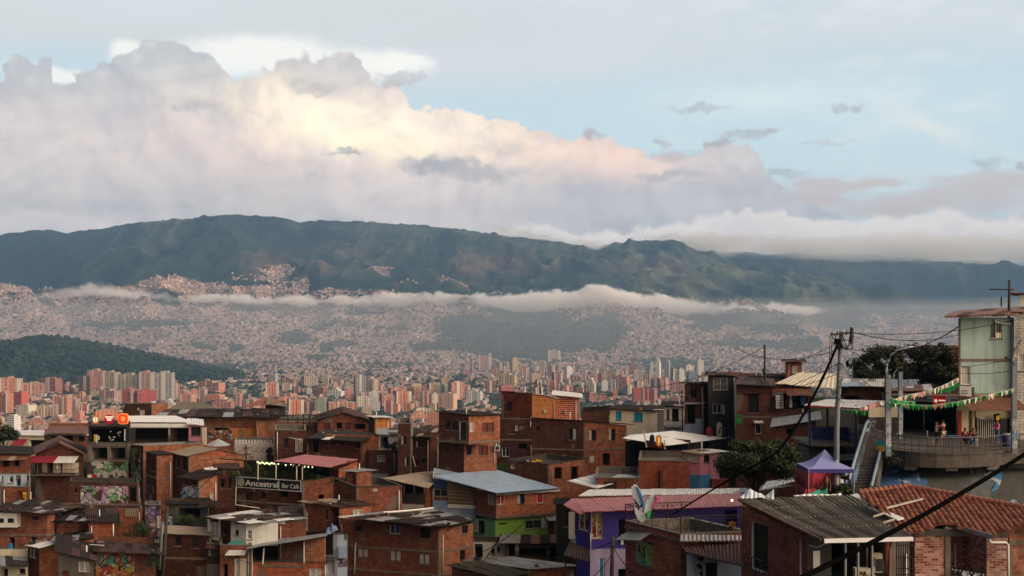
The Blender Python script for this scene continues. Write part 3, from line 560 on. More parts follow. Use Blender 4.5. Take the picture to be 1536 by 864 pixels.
def brick(name, c1, c2, mo, bw=.36, bh=.2, ms=.018, patch=(.12, .07, .05), pa=.5, stain=.45, bias=0.):
    m, k, b = newmat(name); uv = k.n('UVMap').outputs[0]; tc = k.n('TexCoord').outputs['Object']
    wob = k.noise(tc, 2.5, 2., .5, out=1); uvw = k.vm('ADD', uv, k.vm('MULTIPLY', k.vm('SUBTRACT', wob, (.5, .5, .5)), (.05, .05, 0)))
    br = k.n('TexBrick'); br.offset = .5
    for kk, v in (('Vector', uvw), ('Color1', (*c1, 1)), ('Color2', (*c2, 1)), ('Mortar', (*mo, 1)), ('Scale', 1.), ('Mortar Size', ms), ('Mortar Smooth', .15), ('Bias', bias), ('Brick Width', bw), ('Row Height', bh)): k.inp(br, kk, v)
    oi = k.n('ObjectInfo'); col = k.mix(1., br.outputs['Color'], k.ramp(oi.outputs['Random'], [(0., (.62, .60, .62)), (.25, (1., .96, .94)), (.5, (.88, 1.02, 1.08)), (.75, (1.22, 1.2, 1.16)), (1., (1.12, .86, .78))]), 'MULTIPLY')
    n1 = k.noise(tc, .35, 5., .65, .5); n2 = k.noise(tc, 1.7, 5., .65)
    col = k.mix(k.rng(n1, .52, .70, 0., pa), col, (*patch, 1))
    col = k.mix(1., col, k.ramp(n2, [(.3, (1-stain,)*3), (.68, (1.15,)*3)]), 'MULTIPLY')
    st = k.noise(k.vm('MULTIPLY', tc, (2.5, 2.5, .22)), .8, 4., .6)
    col = k.mix(k.rng(st, .55, .75, 0., .45), col, (.045, .03, .024))
    gr = k.noise(tc, .5, 3., .5); col = k.mix(k.rng(gr, .60, .66, 0., .7), col, (.19, .16, .14))
    k.nt.links.new(col, b.inputs['Base Color']); b.inputs['Roughness'].default_value = .92; b.inputs['Specular IOR Level'].default_value = .12
    bu = k.n('Bump'); k.inp(bu, 'Strength', .7); k.inp(bu, 'Distance', .02); k.inp(bu, 'Height', k.m('SUBTRACT', k.m('MULTIPLY', n2, .5), br.outputs['Fac'])); k.nt.links.new(bu.outputs[0], b.inputs['Normal'])
    M[name] = m; return m
def sheetmat(name, c, rust=(.10, .05, .03), ra=.5, rough=.6, metal=.0, per=.2, spec=.3):
    m, k, b = newmat(name); uv = k.n('UVMap').outputs[0]; tc = k.n('TexCoord').outputs['Object']; u, v, _ = k.sep(uv)
    n1 = k.noise(tc, .5, 5., .65, .4); st = k.noise(k.vm('MULTIPLY', uv, (5., .5, 1)), 1., 4., .6); n3 = k.noise(tc, 3., 4., .6)
    col = k.mix(1., (*c, 1), k.ramp(st, [(.3, (.66,)*3), (.7, (1.22,)*3)]), 'MULTIPLY')
    col = k.mix(k.rng(k.m('ADD', n1, k.m('MULTIPLY', k.m('SUBTRACT', n3, .5), .4)), .50, .68, 0., ra), col, (*rust, 1))
    wv = k.m('SINE', k.m('MULTIPLY', u, 2*math.pi/per))
    col = k.mix(1., col, k.ramp(k.rng(wv, -1., 1.), [(0., (.78,)*3), (1., (1.1,)*3)]), 'MULTIPLY')
    k.nt.links.new(col, b.inputs['Base Color']); b.inputs['Roughness'].default_value = rough; b.inputs['Metallic'].default_value = metal; b.inputs['Specular IOR Level'].default_value = spec
    bu = k.n('Bump'); k.inp(bu, 'Strength', .8); k.inp(bu, 'Distance', .03); k.inp(bu, 'Height', wv); k.nt.links.new(bu.outputs[0], b.inputs['Normal'])
    M[name] = m; return m
def graffiti(name, cols, bg, sc=1.4, line=.05, seed=0, amount=.5):
    """sprayed bubble shapes with dark outlines on a painted ground"""
    m, k, b = newmat(name); uv = k.n('UVMap').outputs[0]
    uv = k.vm('ADD', uv, (seed*7.3, seed*3.1, 0)); nz = k.noise(uv, sc*.9, 3., .5, 1.2, out=1)
    w = k.vm('ADD', uv, k.vm('MULTIPLY', k.vm('SUBTRACT', nz, (.5, .5, .5)), (1.1, 1.1, 0)))
    vo = k.n('TexVoronoi', voronoi_dimensions='2D'); k.inp(vo, 'Vector', w); k.inp(vo, 'Scale', sc)
    ve = k.n('TexVoronoi', voronoi_dimensions='2D', feature='DISTANCE_TO_EDGE'); k.inp(ve, 'Vector', w); k.inp(ve, 'Scale', sc)
    r, g, bb = k.sep(vo.outputs['Color']); st = [(i/len(cols), c) for i, c in enumerate(cols)]
    col = k.ramp(r, st, 'CONSTANT'); hl = k.noise(w, sc*2.2, 2., .5); col = k.mix(k.rng(hl, .56, .6, 0., .55), col, (.75, .75, .72))
    edge = k.m('LESS_THAN', ve.outputs[0], line); col = k.mix(edge, col, (.02, .02, .025))
    msk = k.noise(uv, sc*.55, 3., .5, .6); col = k.mix(k.m('GREATER_THAN', msk, amount), col, (*bg, 1))
    dn = k.noise(uv, 2., 5., .65); col = k.mix(1., col, k.ramp(dn, [(.3, (.6,)*3), (.7, (1.05,)*3)]), 'MULTIPLY')
    k.nt.links.new(col, b.inputs['Base Color']); b.inputs['Roughness'].default_value = .8; b.inputs['Specular IOR Level'].default_value = .2
    M[name] = m; return m
def make_mats():
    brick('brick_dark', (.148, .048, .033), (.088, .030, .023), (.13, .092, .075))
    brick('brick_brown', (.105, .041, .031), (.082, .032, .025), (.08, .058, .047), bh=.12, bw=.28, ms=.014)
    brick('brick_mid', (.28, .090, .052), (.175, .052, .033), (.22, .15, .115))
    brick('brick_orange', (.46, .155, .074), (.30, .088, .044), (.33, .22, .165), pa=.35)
    brick('brick_new', (.50, .19, .06), (.44, .16, .055), (.50, .28, .12), bw=.7, bh=.55, ms=.03, pa=.12, stain=.2)
    brick('brick_stripe', (.34, .09, .05), (.30, .075, .045), (.55, .32, .22), bw=.5, bh=.26, ms=.05, pa=.1, stain=.2)
    brick('brick_red', (.30, .082, .045), (.23, .062, .036), (.20, .10, .07), bw=.3, bh=.2, ms=.012, pa=.25)
    brick('brick_block', (.44, .145, .092), (.30, .092, .060), (.12, .07, .055), bw=.27, bh=.2, ms=.014, pa=.15, stain=.3)
    brick('brick_check', (.17, .040, .030), (.52, .30, .25), (.46, .31, .26), bw=.30, bh=.10, ms=.010, pa=.0, stain=.2)
    brick('block_pale', (.55, .50, .44), (.48, .43, .38), (.26, .22, .19), bw=.4, bh=.2, ms=.02, pa=.1, stain=.25)
    plain('concrete', (.165, .145, .125), .9, dirt=.6); plain('slab', (.20, .15, .125), .92, var=.35, sc=2., dirt=.35); plain('concrete_dark', (.07, .062, .055), .9, var=.35, dirt=.6)
    plain('render_grey', (.16, .145, .13), .9, var=.3, dirt=.5); plain('render_black', (.045, .042, .042), .85, var=.3); plain('render_white', (.66, .65, .62), .8, var=.12, dirt=.25)
    plain('render_cream', (.60, .54, .42), .8, var=.14, dirt=.3); plain('render_blue', (.42, .52, .64), .8, var=.15, dirt=.35); plain('render_pink', (.52, .22, .32), .8, var=.2, dirt=.4)
    plain('paint_purple', (.058, .038, .30), .6, var=.14, dirt=.2); plain('paint_lilac', (.42, .36, .56), .7, var=.15, dirt=.3); plain('paint_green', (.19, .36, .06), .75, var=.16, dirt=.35); plain('paint_mint', (.16, .40, .20), .75, var=.2, dirt=.35)
    plain('wall_green', (.38, .53, .50), .75, var=.14, sc=.8, dirt=.35); plain('paint_teal', (.10, .42, .38), .7, var=.2)
    plain('dark_room', (.012, .011, .011), .9, var=0, spec=.05); plain('black', (.012, .012, .013), .55, var=0); plain('glass', (.015, .017, .02), .12, var=0, spec=.5)  # dark_room: near-black backing, the shade inside openings put into the colour
    plain('curtain', (.46, .45, .43), .8, var=.4, sc=3.); plain('curtain_red', (.40, .02, .03), .8); plain('curtain_gold', (.45, .33, .12), .8)
    plain('frame_white', (.72, .71, .68), .5, var=.1); plain('frame_dark', (.05, .035, .028), .6); plain('frame_alu', (.42, .43, .44), .4, metal=.6, var=.1); plain('shutter_blue', (.02, .30, .48), .5); plain('shutter_navy', (.03, .07, .28), .5); plain('frame_brown', (.10, .045, .03), .6)
    plain('door_wood', (.085, .045, .03), .7); plain('door_blue', (.05, .22, .48), .6); plain('door_red', (.14, .03, .025), .7)
    plain('pipe_white', (.70, .69, .66), .45, var=.1); plain('pipe_grey', (.30, .31, .33), .5)
    plain('steel_blue', (.03, .05, .16), .5); plain('steel_black', (.02, .018, .018), .5, var=.1); plain('galv', (.36, .38, .40), .4, metal=.5); plain('rail_blue', (.22, .29, .34), .5)
    plain('wood', (.16, .10, .065), .85, var=.4, sc=5.); plain('plank_pale', (.55, .50, .43), .85, var=.3, sc=4.); plain('rubber', (.02, .02, .02), .9, var=.2)
    sheetmat('sheet_dark', (.036, .027, .024), (.02, .014, .012), .6, .85, spec=.1); sheetmat('sheet_brown', (.085, .048, .038), (.045, .028, .022), .5, .8, spec=.12); sheetmat('sheet_rust', (.20, .085, .055), (.09, .045, .03), .5)
    sheetmat('sheet_grey', (.30, .31, .32), (.12, .10, .09), .5, .5); sheetmat('sheet_white', (.78, .77, .75), (.50, .48, .44), .25, .5); sheetmat('sheet_tan', (.36, .29, .21), (.20, .15, .11), .5, .8); sheetmat('sheet_blue', (.33, .45, .60), (.24, .30, .36), .4, .45)
    sheetmat('sheet_red', (.42, .105, .10), (.28, .09, .08), .4, .5); sheetmat('sheet_khaki', (.20, .17, .11), (.10, .08, .055), .5, .8); sheetmat('eternit', (.19, .165, .13), (.085, .075, .06), .75, .9, per=.17); sheetmat('sheet_moss', (.055, .048, .032), (.10, .10, .05), .6, .95); sheetmat('sheet_cream', (.62, .55, .42), (.40, .32, .22), .3, .7, per=.5)
    plain('clay', (.25, .098, .062), .85, var=.4, sc=2.2); plain('clay_dark', (.17, .052, .036), .85, var=.4, sc=2.2)
    plain('tarp_grey', (.30, .34, .36), .6); plain('tarp_green', (.02, .32, .20), .6); plain('tarp_blue', (.25, .36, .55), .6, var=.3); plain('tarp_tan', (.30, .22, .13), .8, var=.25); plain('cloth_red', (.26, .022, .04), .8); plain('cloth_pink', (.32, .04, .06), .8); plain('tent_lilac', (.24, .26, .56), .6, var=.08); plain('tent_white', (.74, .72, .76), .6, var=.06); plain('tent_navy', (.05, .04, .22), .6)
    plain('white_sheet', (.80, .79, .76), .5, var=.08); plain('yellow', (.70, .42, .02), .6); plain('red_sign', (.62, .03, .03), .5, emit=((.7, .03, .02), .12)); plain('sign_dark', (.013, .017, .020), .5, var=.1); plain('sign_white', (.75, .74, .72), .5, var=.05); plain('cream_paint', (.66, .60, .40), .6, var=.08)
    plain('text_white', (.72, .74, .70), .6, var=.05); plain('seal_green', (.32, .38, .30), .6, var=.3, sc=6.); plain('neon_red', (.5, .02, .02), .5, var=0, emit=((1, .08, .03), .5)); plain('neon_orange', (.7, .25, .03), .5, var=0, emit=((1, .38, .08), .55)); plain('neon_white', (.8, .7, .6), .5, var=0, emit=((1, .75, .6), .6)); plain('sign_red', (.32, .01, .03), .5, var=0, emit=((.5, .01, .03), .2))
    plain('bulb', (.9, .9, .7), .4, var=0, emit=((1, .95, .62), 1.8)); plain('bulb_green', (.7, .9, .4), .4, var=0, emit=((.75, 1, .35), 1.6)); plain('bulb_warm', (1, .7, .3), .4, var=0, emit=((1, .55, .18), 8.)); plain('screen_warm', (.55, .35, .12), .6, var=.5, sc=6., emit=((.9, .5, .14), .18))
    plain('flag_green', (.018, .26, .055), .7, var=.2); plain('flag_white', (.74, .70, .68), .7, var=.1); plain('flag_pink', (.70, .34, .32), .7, var=.2)
    plain('skin', (.36, .19, .12), .6, var=.08); plain('hair', (.015, .011, .009), .7, var=.2); plain('hair_brown', (.09, .05, .03), .7); plain('cloth_black', (.015, .015, .017), .85, var=.2); plain('cloth_grey', (.34, .33, .34), .85); plain('cloth_khaki', (.45, .36, .23), .85); plain('cloth_magenta', (.62, .09, .30), .8); plain('cloth_denim', (.06, .12, .24), .85); plain('cloth_white', (.72, .71, .70), .85); plain('cloth_blue', (.05, .10, .38), .85); plain('shoe', (.05, .045, .04), .7)
    plain('pole_concrete', (.19, .21, .23), .85, var=.2, dirt=.5); plain('pole_wood', (.05, .04, .035), .9, var=.3); plain('cable_black', (.003, .003, .003), .9, var=0, spec=0.)
    plain('bark', (.055, .043, .033), .95, var=.4, sc=6.); plain('earth_wall', (.10, .095, .085), .95, var=.45, sc=.7, dirt=.5)
    plain('wing_white', (.62, .66, .72), .5, var=.15, sc=2.); plain('wing_blue', (.05, .30, .66), .5); plain('wing_pink', (.66, .05, .30), .5); plain('wing_green', (.06, .46, .16), .5)
    pal1 = [(.10, .34, .16), (.55, .68, .55), (.42, .16, .38), (.62, .62, .60), (.30, .52, .14), (.50, .34, .50)]
    graffiti('mural_bubbles', [(.62, .62, .60), (.16, .40, .18), (.48, .22, .42), (.55, .58, .50), (.34, .50, .20), (.40, .30, .46)], (.08, .05, .045), 1.5, .06, 1, .60)
    graffiti('mural_green', [(.16, .42, .14), (.24, .50, .20), (.12, .30, .12), (.45, .06, .07), (.50, .50, .48)], (.07, .045, .04), 1.1, .05, 2, .56)
    graffiti('mural_blue', [(.22, .42, .60), (.30, .52, .70), (.14, .28, .46), (.50, .58, .64)], (.10, .055, .045), 1.3, .07, 3, .58)
    graffiti('mural_teal', [(.05, .36, .30), (.08, .42, .34), (.30, .08, .05), (.40, .36, .08), (.42, .14, .07), (.20, .19, .17)], (.26, .085, .05), 1.5, .05, 4, .72)
    graffiti('mural_rust', [(.40, .09, .05), (.34, .06, .05), (.46, .16, .06), (.42, .30, .06), (.08, .28, .24)], (.28, .09, .055), 1.4, .05, 5, .72)
    graffiti('mural_purple', [(.13, .10, .20), (.16, .12, .24), (.26, .14, .15), (.08, .07, .11)], (.06, .045, .05), 1.2, .04, 6, .55)
    graffiti('mural_white', [(.58, .54, .50), (.50, .46, .42), (.62, .60, .57), (.40, .22, .17), (.64, .62, .60)], (.60, .56, .52), 1.6, .03, 7, .6)
    graffiti('mural_retaining', [(.05, .20, .40), (.12, .13, .13), (.20, .21, .22), (.07, .16, .34)], (.075, .075, .07), .5, .02, 8, .50)
    graffiti('mural_pole', [(.16, .42, .55), (.30, .34, .36), (.10, .26, .42), (.42, .44, .44)], (.36, .40, .43), 2.2, .04, 9, .5)
    graffiti('junk', [(.28, .11, .06), (.20, .17, .14), (.50, .46, .42), (.36, .15, .08), (.08, .06, .05)], (.16, .07, .045), 1.2, .06, 10, .6)
    graffiti('poster', [(.50, .30, .08), (.35, .06, .04), (.62, .55, .30), (.22, .10, .05), (.55, .42, .16)], (.30, .14, .06), 1.6, .06, 11, .6)
    graffiti('poster_green', [(.50, .55, .18), (.62, .52, .12), (.20, .42, .26), (.70, .66, .48)], (.50, .56, .48), 1.3, .05, 12, .55)
    graffiti('wing_art', [(.60, .66, .74), (.20, .44, .70), (.66, .70, .76), (.50, .56, .66)], (.64, .68, .74), .8, .05, 13, .42)
# ---------------------------------------------------------------- houses
WS = {'d': ('frame_dark', 'glass', .20), 'w': ('frame_white', 'glass', .15), 'o': (None, 'dark_room', .5), 'W': ('frame_dark', 'curtain', .10), 'c': ('frame_white', 'curtain', .10), 'b': ('shutter_blue', 'shutter_blue', .06), 'n': ('frame_white', 'shutter_navy', .08),
      'r': ('frame_white', 'curtain_red', .10), 'h': ('frame_dark', 'glass', .2), 'R': ('frame_brown', 'door_red', .08), 'D': ('frame_brown', 'door_wood', .12), 'L': ('frame_white', 'glass', .12), 'B': ('frame_white', 'door_blue', .08), 'O': (None, 'dark_room', 2.2), 'p': ('frame_alu', 'screen_warm', .2), 'a': ('frame_alu', 'glass', .12), 'y': ('cream_paint', 'screen_warm', .3), 'P': ('frame_white', 'poster', .15), 'G': ('paint_teal', 'poster_green', .15)}
class Face:
    def __init__(s, p0, u, n, w): s.p0, s.u, s.n, s.w = p0, u, n, w
    def at(s, x, y, off=0.):
        """the point of this wall that the photo shows at pixel x, y"""
        k = (x-HX)/F; t = (k*s.p0.y-s.p0.x)/(s.u.x-k*s.u.y); d = s.p0.y+s.u.y*t
        return Vector((s.p0.x+s.u.x*t, d, -(y-HY)/F*d))+s.n*off
    def t(s, x):
        k = (x-HX)/F; return (k*s.p0.y-s.p0.x)/(s.u.x-k*s.u.y)
    def pt(s, t, z, off=0.): return Vector((s.p0.x+s.u.x*t, s.p0.y+s.u.y*t, z))+s.n*off
HS = {}
def roof_sheets(mb, A, B, C, D, nx, ny, th=.05, jit=.05, nm=1, wts=None, rg=None):
    rg = rg or random
    def bl(u, v): return A*(1-u)*(1-v)+B*u*(1-v)+C*u*v+D*(1-u)*v
    W = (B-A).length; L = (D-A).length
    for j in range(ny):
        for i in range(nx):
            e = .04; u0, u1, v0, v1 = i/nx-e/nx, (i+1)/nx+e/nx, j/ny-.10/ny, (j+1)/ny+.02
            u0, v0, u1, v1 = max(0, u0), max(0, v0), min(1, u1), min(1, v1)
            dz = Vector((0, 0, rg.uniform(0, jit)+((i+j) % 2)*.012)); tl = rg.uniform(-jit, jit)*.6; ext = rg.uniform(0, jit)*1.2*(j == 0)
            p = [bl(u0, v0)+dz, bl(u1, v0)+dz+Vector((0, 0, tl*.4)), bl(u1, v1)+dz+Vector((0, 0, .02)), bl(u0, v1)+dz+Vector((0, 0, .02+tl*.3))]
            ed = (A-D).normalized()*ext; p[0] += ed; p[1] += ed
            q = [a+Vector((0, 0, th)) for a in p]; mi = rg.choices(range(nm), wts)[0]
            uvq = [(u0*W, v0*L), (u1*W, v0*L), (u1*W, v1*L), (u0*W, v1*L)]
            mb.face(q, uvq, mi); mb.face(p[::-1], uvq[::-1], mi)
            for a in range(4):
                b = (a+1) % 4; mb.face([p[a], p[b], q[b], q[a]], mi=mi)
class House:
    def __init__(s, label, L, C, R, d, yt, yb, wall='brick_dark', ang=(30, 35), roof=None, win='', band=(), cat='house', name='brick_house', wallb=None, dep=7., sub=5., over=.25, group=None, ctrl=True):
        if R is None: ang = (ang[0], 90-math.degrees(math.atan(((L+C)/2-HX)/F)))
        ca, sa = math.cos(R_(ang[0])), math.sin(R_(ang[0])); cb, sb = math.cos(R_(ang[1])), math.sin(R_(ang[1]))
        c = P(C, HY, d); da = Vector((-ca, sa, 0)); db = Vector((cb, sb, 0)); na = Vector((-sa, -ca, 0)); nb = Vector((sb, -cb, 0))
        s.a = Face(Vector((c.x, c.y, 0)), da, na, 0); s.b = Face(Vector((c.x, c.y, 0)), db, nb, 0)
        s.a.w = s.a.t(L) if L is not None else dep; s.b.w = s.b.t(R) if R is not None else dep
        z = lambda y, dd: -(y-HY)/F*dd
        if isinstance(yt, tuple) and len(yt) == 2: yt = (yt[0], yt[1], None)
        if not isinstance(yt, (tuple, list)): yt = (None, yt, None)
        zC = z(yt[1], d); pL = s.a.pt(s.a.w, 0); pR = s.b.pt(s.b.w, 0)
        zL = zC if yt[0] is None else z(yt[0], pL.y); zR = zC if yt[2] is None else z(yt[2], pR.y)
        zb = z(yb, d); s.zb = zb; bot = zb-sub; s.zC, s.zL, s.zR = zC, zL, zR; s.zB = zL+zR-zC
        s.C, s.L, s.Rr = Vector((c.x, c.y, zC)), Vector((pL.x, pL.y, zL)), Vector((pR.x, pR.y, zR)); s.B = s.L+s.Rr-s.C
        if ctrl and sub > 0: CTRL.extend([(q.x+nn_.x*o_, q.y+nn_.y*o_, zb-1.6) for f_, nn_ in ((s.a, na), (s.b, nb)) for i_ in range(int(f_.w/2.5)+2) for q in (f_.pt(f_.w*i_/(int(f_.w/2.5)+1), 0),) for o_ in (0, 2.)]+[(s.B.x, s.B.y, zb-.8)])
        s.e = empty(name, (c.x, c.y, zb), label, cat, group or 'houses of the hillside quarter'); s.wins = []
        holes = {'a': [], 'b': []}
        for w in [q for q in win.replace('\n', '').split(';') if q.strip()]:
            f, r = w.strip().split(':'); v = r.split(','); x0, y0, x1, y1 = map(float, v[:4]); st = v[4]; fc = getattr(s, f)
            xm = (x0+x1)/2; ym0 = fc.at(xm, y0).z; ym1 = fc.at(xm, y1).z; t0, t1 = sorted((fc.t(x0), fc.t(x1)))
            t0 = max(t0, .03); t1 = min(t1, fc.w-.03)
            if t1-t0 > .1: holes[f].append((t0, t1, ym1, ym0, st))
        mb = MB()
        for fk, mi, zo in (('a', 0, zL), ('b', 1, zR)):
            s._wall(mb, getattr(s, fk), holes[fk], zC, zo, bot, mi)
        mb.face([s.L, Vector((s.L.x, s.L.y, bot)), Vector((s.B.x, s.B.y, bot)), s.B], mi=0); mb.face([s.B, Vector((s.B.x, s.B.y, bot)), Vector((s.Rr.x, s.Rr.y, bot)), s.Rr], mi=1)
        s.wall = mb.build('wall', [M[wall], M[wallb or wall], M['dark_room']], s.e)  # wallb mostly paler brick: part weathering, part the lit side painted into colour
        for fk in 'ab':
            for h in holes[fk]: s._win(getattr(s, fk), h)
        for y in band:
            zz = z(y, d); m2 = MB()
            for f, w in ((s.a, s.a.w), (s.b, s.b.w)):
                if w < .4: continue
                o = f.pt(-.03, zz-.09); m2.box(o, f.u*(w+.03), f.n*.05, (0, 0, .18))
            m2.build('floor_slab', M['slab'], s.e)
        if roof: s.roof(*roof, over=over)
        rc = random.Random(int(abs(c.x)*91+d*13)); gone = holes['a']+holes['b']
        if wall.startswith('brick') and rc.random() < .45 and not any(q[4] == 'O' for q in gone):
            m2 = MB(); top_ = min(zC, zL, zR)-.02; m2.box(s.a.pt(.14, bot)+s.a.n*.012, -s.a.u*.14, -s.a.n*.1, (0, 0, top_-bot)); m2.box(s.a.pt(-.012, bot)+s.b.u*.14, -s.b.u*.15, s.b.n*.014, (0, 0, top_-bot)); m2.build('corner_column', M['slab'], s.e)
        if wall.startswith('brick') and sub > 0:
            for f_, zo_ in ((s.a, zL), (s.b, zR)):
                if f_.w < 1.5 or rc.random() < .45: continue
                t_ = f_.w-rc.uniform(.15, .4) if rc.random() < .6 else rc.uniform(.2, .5)
                if any(q[0]-.12 < t_ < q[1]+.12 for q in holes['a' if f_ is s.a else 'b']): continue
                z1_ = min(zC, zo_)-rc.uniform(.15, .6); m2 = MB(); m2.tube([f_.pt(t_, z1_, .07), f_.pt(t_, z1_-rc.uniform(1.5, 4.5), .07)], .045, 6); m2.build('downpipe', M[rc.choice(['pipe_white', 'pipe_white', 'pipe_grey'])], s.e, True)
                if rc.random() < .5: t2 = f_.w*rc.uniform(.3, .7); z2 = min(zC, zo_)-rc.uniform(1.6, 2.6)
                else: continue
                if any(q[0]-.5 < t2 < q[1]+.5 for q in holes['a' if f_ is s.a else 'b']): continue
                m2 = MB(); m2.box(f_.pt(t2, z2, .0), f_.u*.34, f_.n*.14, (0, 0, .45)); m2.build('meter_box', M[rc.choice(['cloth_grey', 'concrete', 'render_grey'])], s.e)
        HS[label] = s
    def _wall(s, mb, f, holes, zC, zo, bot, mi):
        w = f.w; zr = min(zC, zo)-.02; hs = []
        for (t0, t1, z0, z1, st) in holes:
            z1 = min(z1, zr-.04); z0 = max(z0, bot+.05)
            if z1-z0 > .1: hs.append((t0, t1, z0, z1, st))
        T = sorted({0., w, *[h[0] for h in hs], *[h[1] for h in hs]}); Zs = sorted({bot, zr, *[h[2] for h in hs], *[h[3] for h in hs]})
        for i in range(len(T)-1):
            for j in range(len(Zs)-1):
                tm, zm = (T[i]+T[i+1])/2, (Zs[j]+Zs[j+1])/2
                if any(h[0] < tm < h[1] and h[2] < zm < h[3] for h in hs): continue
                mb.face([f.pt(T[i], Zs[j]), f.pt(T[i+1], Zs[j]), f.pt(T[i+1], Zs[j+1]), f.pt(T[i], Zs[j+1])], [(T[i], Zs[j]), (T[i+1], Zs[j]), (T[i+1], Zs[j+1]), (T[i], Zs[j+1])], mi)
        mb.face([f.pt(0, zr), f.pt(w, zr), f.pt(w, zo), f.pt(0, zC)], [(0, zr), (w, zr), (w, zo), (0, zC)], mi)
        for (t0, t1, z0, z1, st) in hs:
            dp = WS[st][2]
            for (p, q) in (((t0, z0), (t1, z0)), ((t1, z0), (t1, z1)), ((t1, z1), (t0, z1)), ((t0, z1), (t0, z0))):
                mb.face([f.pt(*p), f.pt(*q), f.pt(*q, -dp-.05), f.pt(*p, -dp-.05)], mi=mi)
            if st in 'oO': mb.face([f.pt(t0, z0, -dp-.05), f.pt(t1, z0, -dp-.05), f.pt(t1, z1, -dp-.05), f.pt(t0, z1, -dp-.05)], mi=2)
    def _win(s, f, h):
        t0, t1, z0, z1, st = h; fr, pn, dp = WS[st]; z1 = min(z1, max(s.zC, s.zL, s.zR)-.06)
        if st in 'oO' or z1-z0 < .15: return
        nm = 'door' if (z1-z0 > 1.75 and t1-t0 < 1.5) or st in 'DB' else 'window'
        b = .055; mb = MB(); w = t1-t0; dn = -dp+.03
        def bar(a0, a1, c0, c1): mb.box(f.pt(a0, c0, dn-.03), f.u*(a1-a0), f.n*.07, (0, 0, c1-c0))
        bar(t0, t0+b, z0, z1); bar(t1-b, t1, z0, z1); bar(t0+b, t1-b, z1-b, z1); bar(t0+b, t1-b, z0, z0+b)
        if w > .75 and nm == 'window': bar((t0+t1)/2-b/2, (t0+t1)/2+b/2, z0+b, z1-b)
        if w > 2.2: bar(t0+w*.25-b/2, t0+w*.25+b/2, z0+b, z1-b); bar(t0+w*.75-b/2, t0+w*.75+b/2, z0+b, z1-b)
        o = mb.build(nm, M[fr], s.e); m2 = MB(); q = (f.pt(t0+.01, z0+.01, -dp-.02), f.pt(t1-.01, z0+.01, -dp-.02), f.pt(t1-.01, z1-.01, -dp-.02), f.pt(t0+.01, z1-.01, -dp-.02))
        m2.face(q, [(0, 0), (w, 0), (w, z1-z0), (0, z1-z0)]); p = m2.build('pane', M[pn], s.e); p.parent = o
        m3 = MB(); m3.box(f.pt(t0-.06, z0-.07, -.03), f.u*(w+.12), f.n*.09, (0, 0, .07)); sl_ = m3.build('sill', M['slab'], s.e); sl_.parent = o
        s.wins.append(o)
        if st == 'h':
            m4 = MB(); a0 = t0+w*(.62 if int(t0*13) % 2 else .04); m4.box(f.pt(a0, z0+.05, -.05), f.u*w*.34, f.n*.03, (0, 0, z1-z0-.1)); b_ = m4.build('shutter', M['curtain'], s.e); b_.parent = o
        if st in 'dwc' and nm == 'window' and (int(t0*37+z1*91) % 10) < 5 and w < 2.2:
            m4 = MB()
            for i_ in range(1, int(w/.16)+1): tt = t0+w*i_/(int(w/.16)+1); m4.tube([f.pt(tt, z0, -.02), f.pt(tt, z1, -.02)], .012, 4)
            m4.tube([f.pt(t0, (z0+z1)/2, -.02), f.pt(t1, (z0+z1)/2, -.02)], .012, 4); b_ = m4.build('bars', M['frame_white' if st != 'd' else 'frame_dark'], s.e); b_.parent = o
    def roof(s, style, mats, nx=4, ny=2, over=.25, jit=.06, th=.05, wts=None):
        mats = mats.split(',') if isinstance(mats, str) else mats; mb = MB(); rg = random.Random(int(s.C.x*100+s.C.y*7))
        if style == 'flat':
            f = .14; dz = Vector((0, 0, -.5))
            mb.face([s.C+dz, s.Rr+dz, s.B+dz, s.L+dz], mi=0)
            for p, q in ((s.C, s.Rr), (s.Rr, s.B), (s.B, s.L), (s.L, s.C)):
                n = (q-p).normalized(); inn = Vector((-n.y, n.x, 0))*f
                mb.face([p+inn+dz, q+inn+dz, q+inn, p+inn]); mb.face([p, q, q+inn, p+inn])
                mb.box(p+Vector((0, 0, .003))-inn*.3, q-p, inn*1.5, (0, 0, .07))
            s.r = mb.build('roof', M[mats[0]], s.e); return
        a = s.a.u*over; b = s.b.u*over; up = Vector((0, 0, .03))
        C = s.C-a-b+up; L = s.L+a-b+up; Rr = s.Rr-a+b+up; B = s.B+a+b+up
        if style == 'mono': roof_sheets(mb, C, Rr, B, L, nx, ny, th, jit, len(mats), wts, rg)     # falls towards face b
        elif style == 'monoa': roof_sheets(mb, L, C, Rr, B, nx, ny, th, jit, len(mats), wts, rg)   # falls towards face a
        elif style == 'gablea':   # ridge runs back from the middle of face a
            hgt = float(nx); m0 = (C+L)/2+Vector((0, 0, hgt)); m1 = (Rr+B)/2+Vector((0, 0, hgt))
            roof_sheets(mb, C, Rr, m1, m0, 3, 2, th, jit, len(mats), wts, rg); roof_sheets(mb, B, L, m0, m1, 3, 2, th, jit, len(mats), wts, rg)
            g = MB(); g.face([s.C, (s.C+s.L)/2+Vector((0, 0, hgt)), s.L]); g.build('gable_wall', s.wall.data.materials[0], s.e)
        elif style == 'gableb':
            hgt = float(nx); m0 = (C+Rr)/2+Vector((0, 0, hgt)); m1 = (L+B)/2+Vector((0, 0, hgt))
            roof_sheets(mb, L, C, m0, m1, 3, 2, th, jit, len(mats), wts, rg); roof_sheets(mb, Rr, B, m1, m0, 3, 2, th, jit, len(mats), wts, rg)
            g = MB(); g.face([s.C, s.Rr, (s.C+s.Rr)/2+Vector((0, 0, hgt))]); g.build('gable_wall', s.wall.data.materials[1], s.e)
        s.r = mb.build('roof', [M[m] for m in mats], s.e)
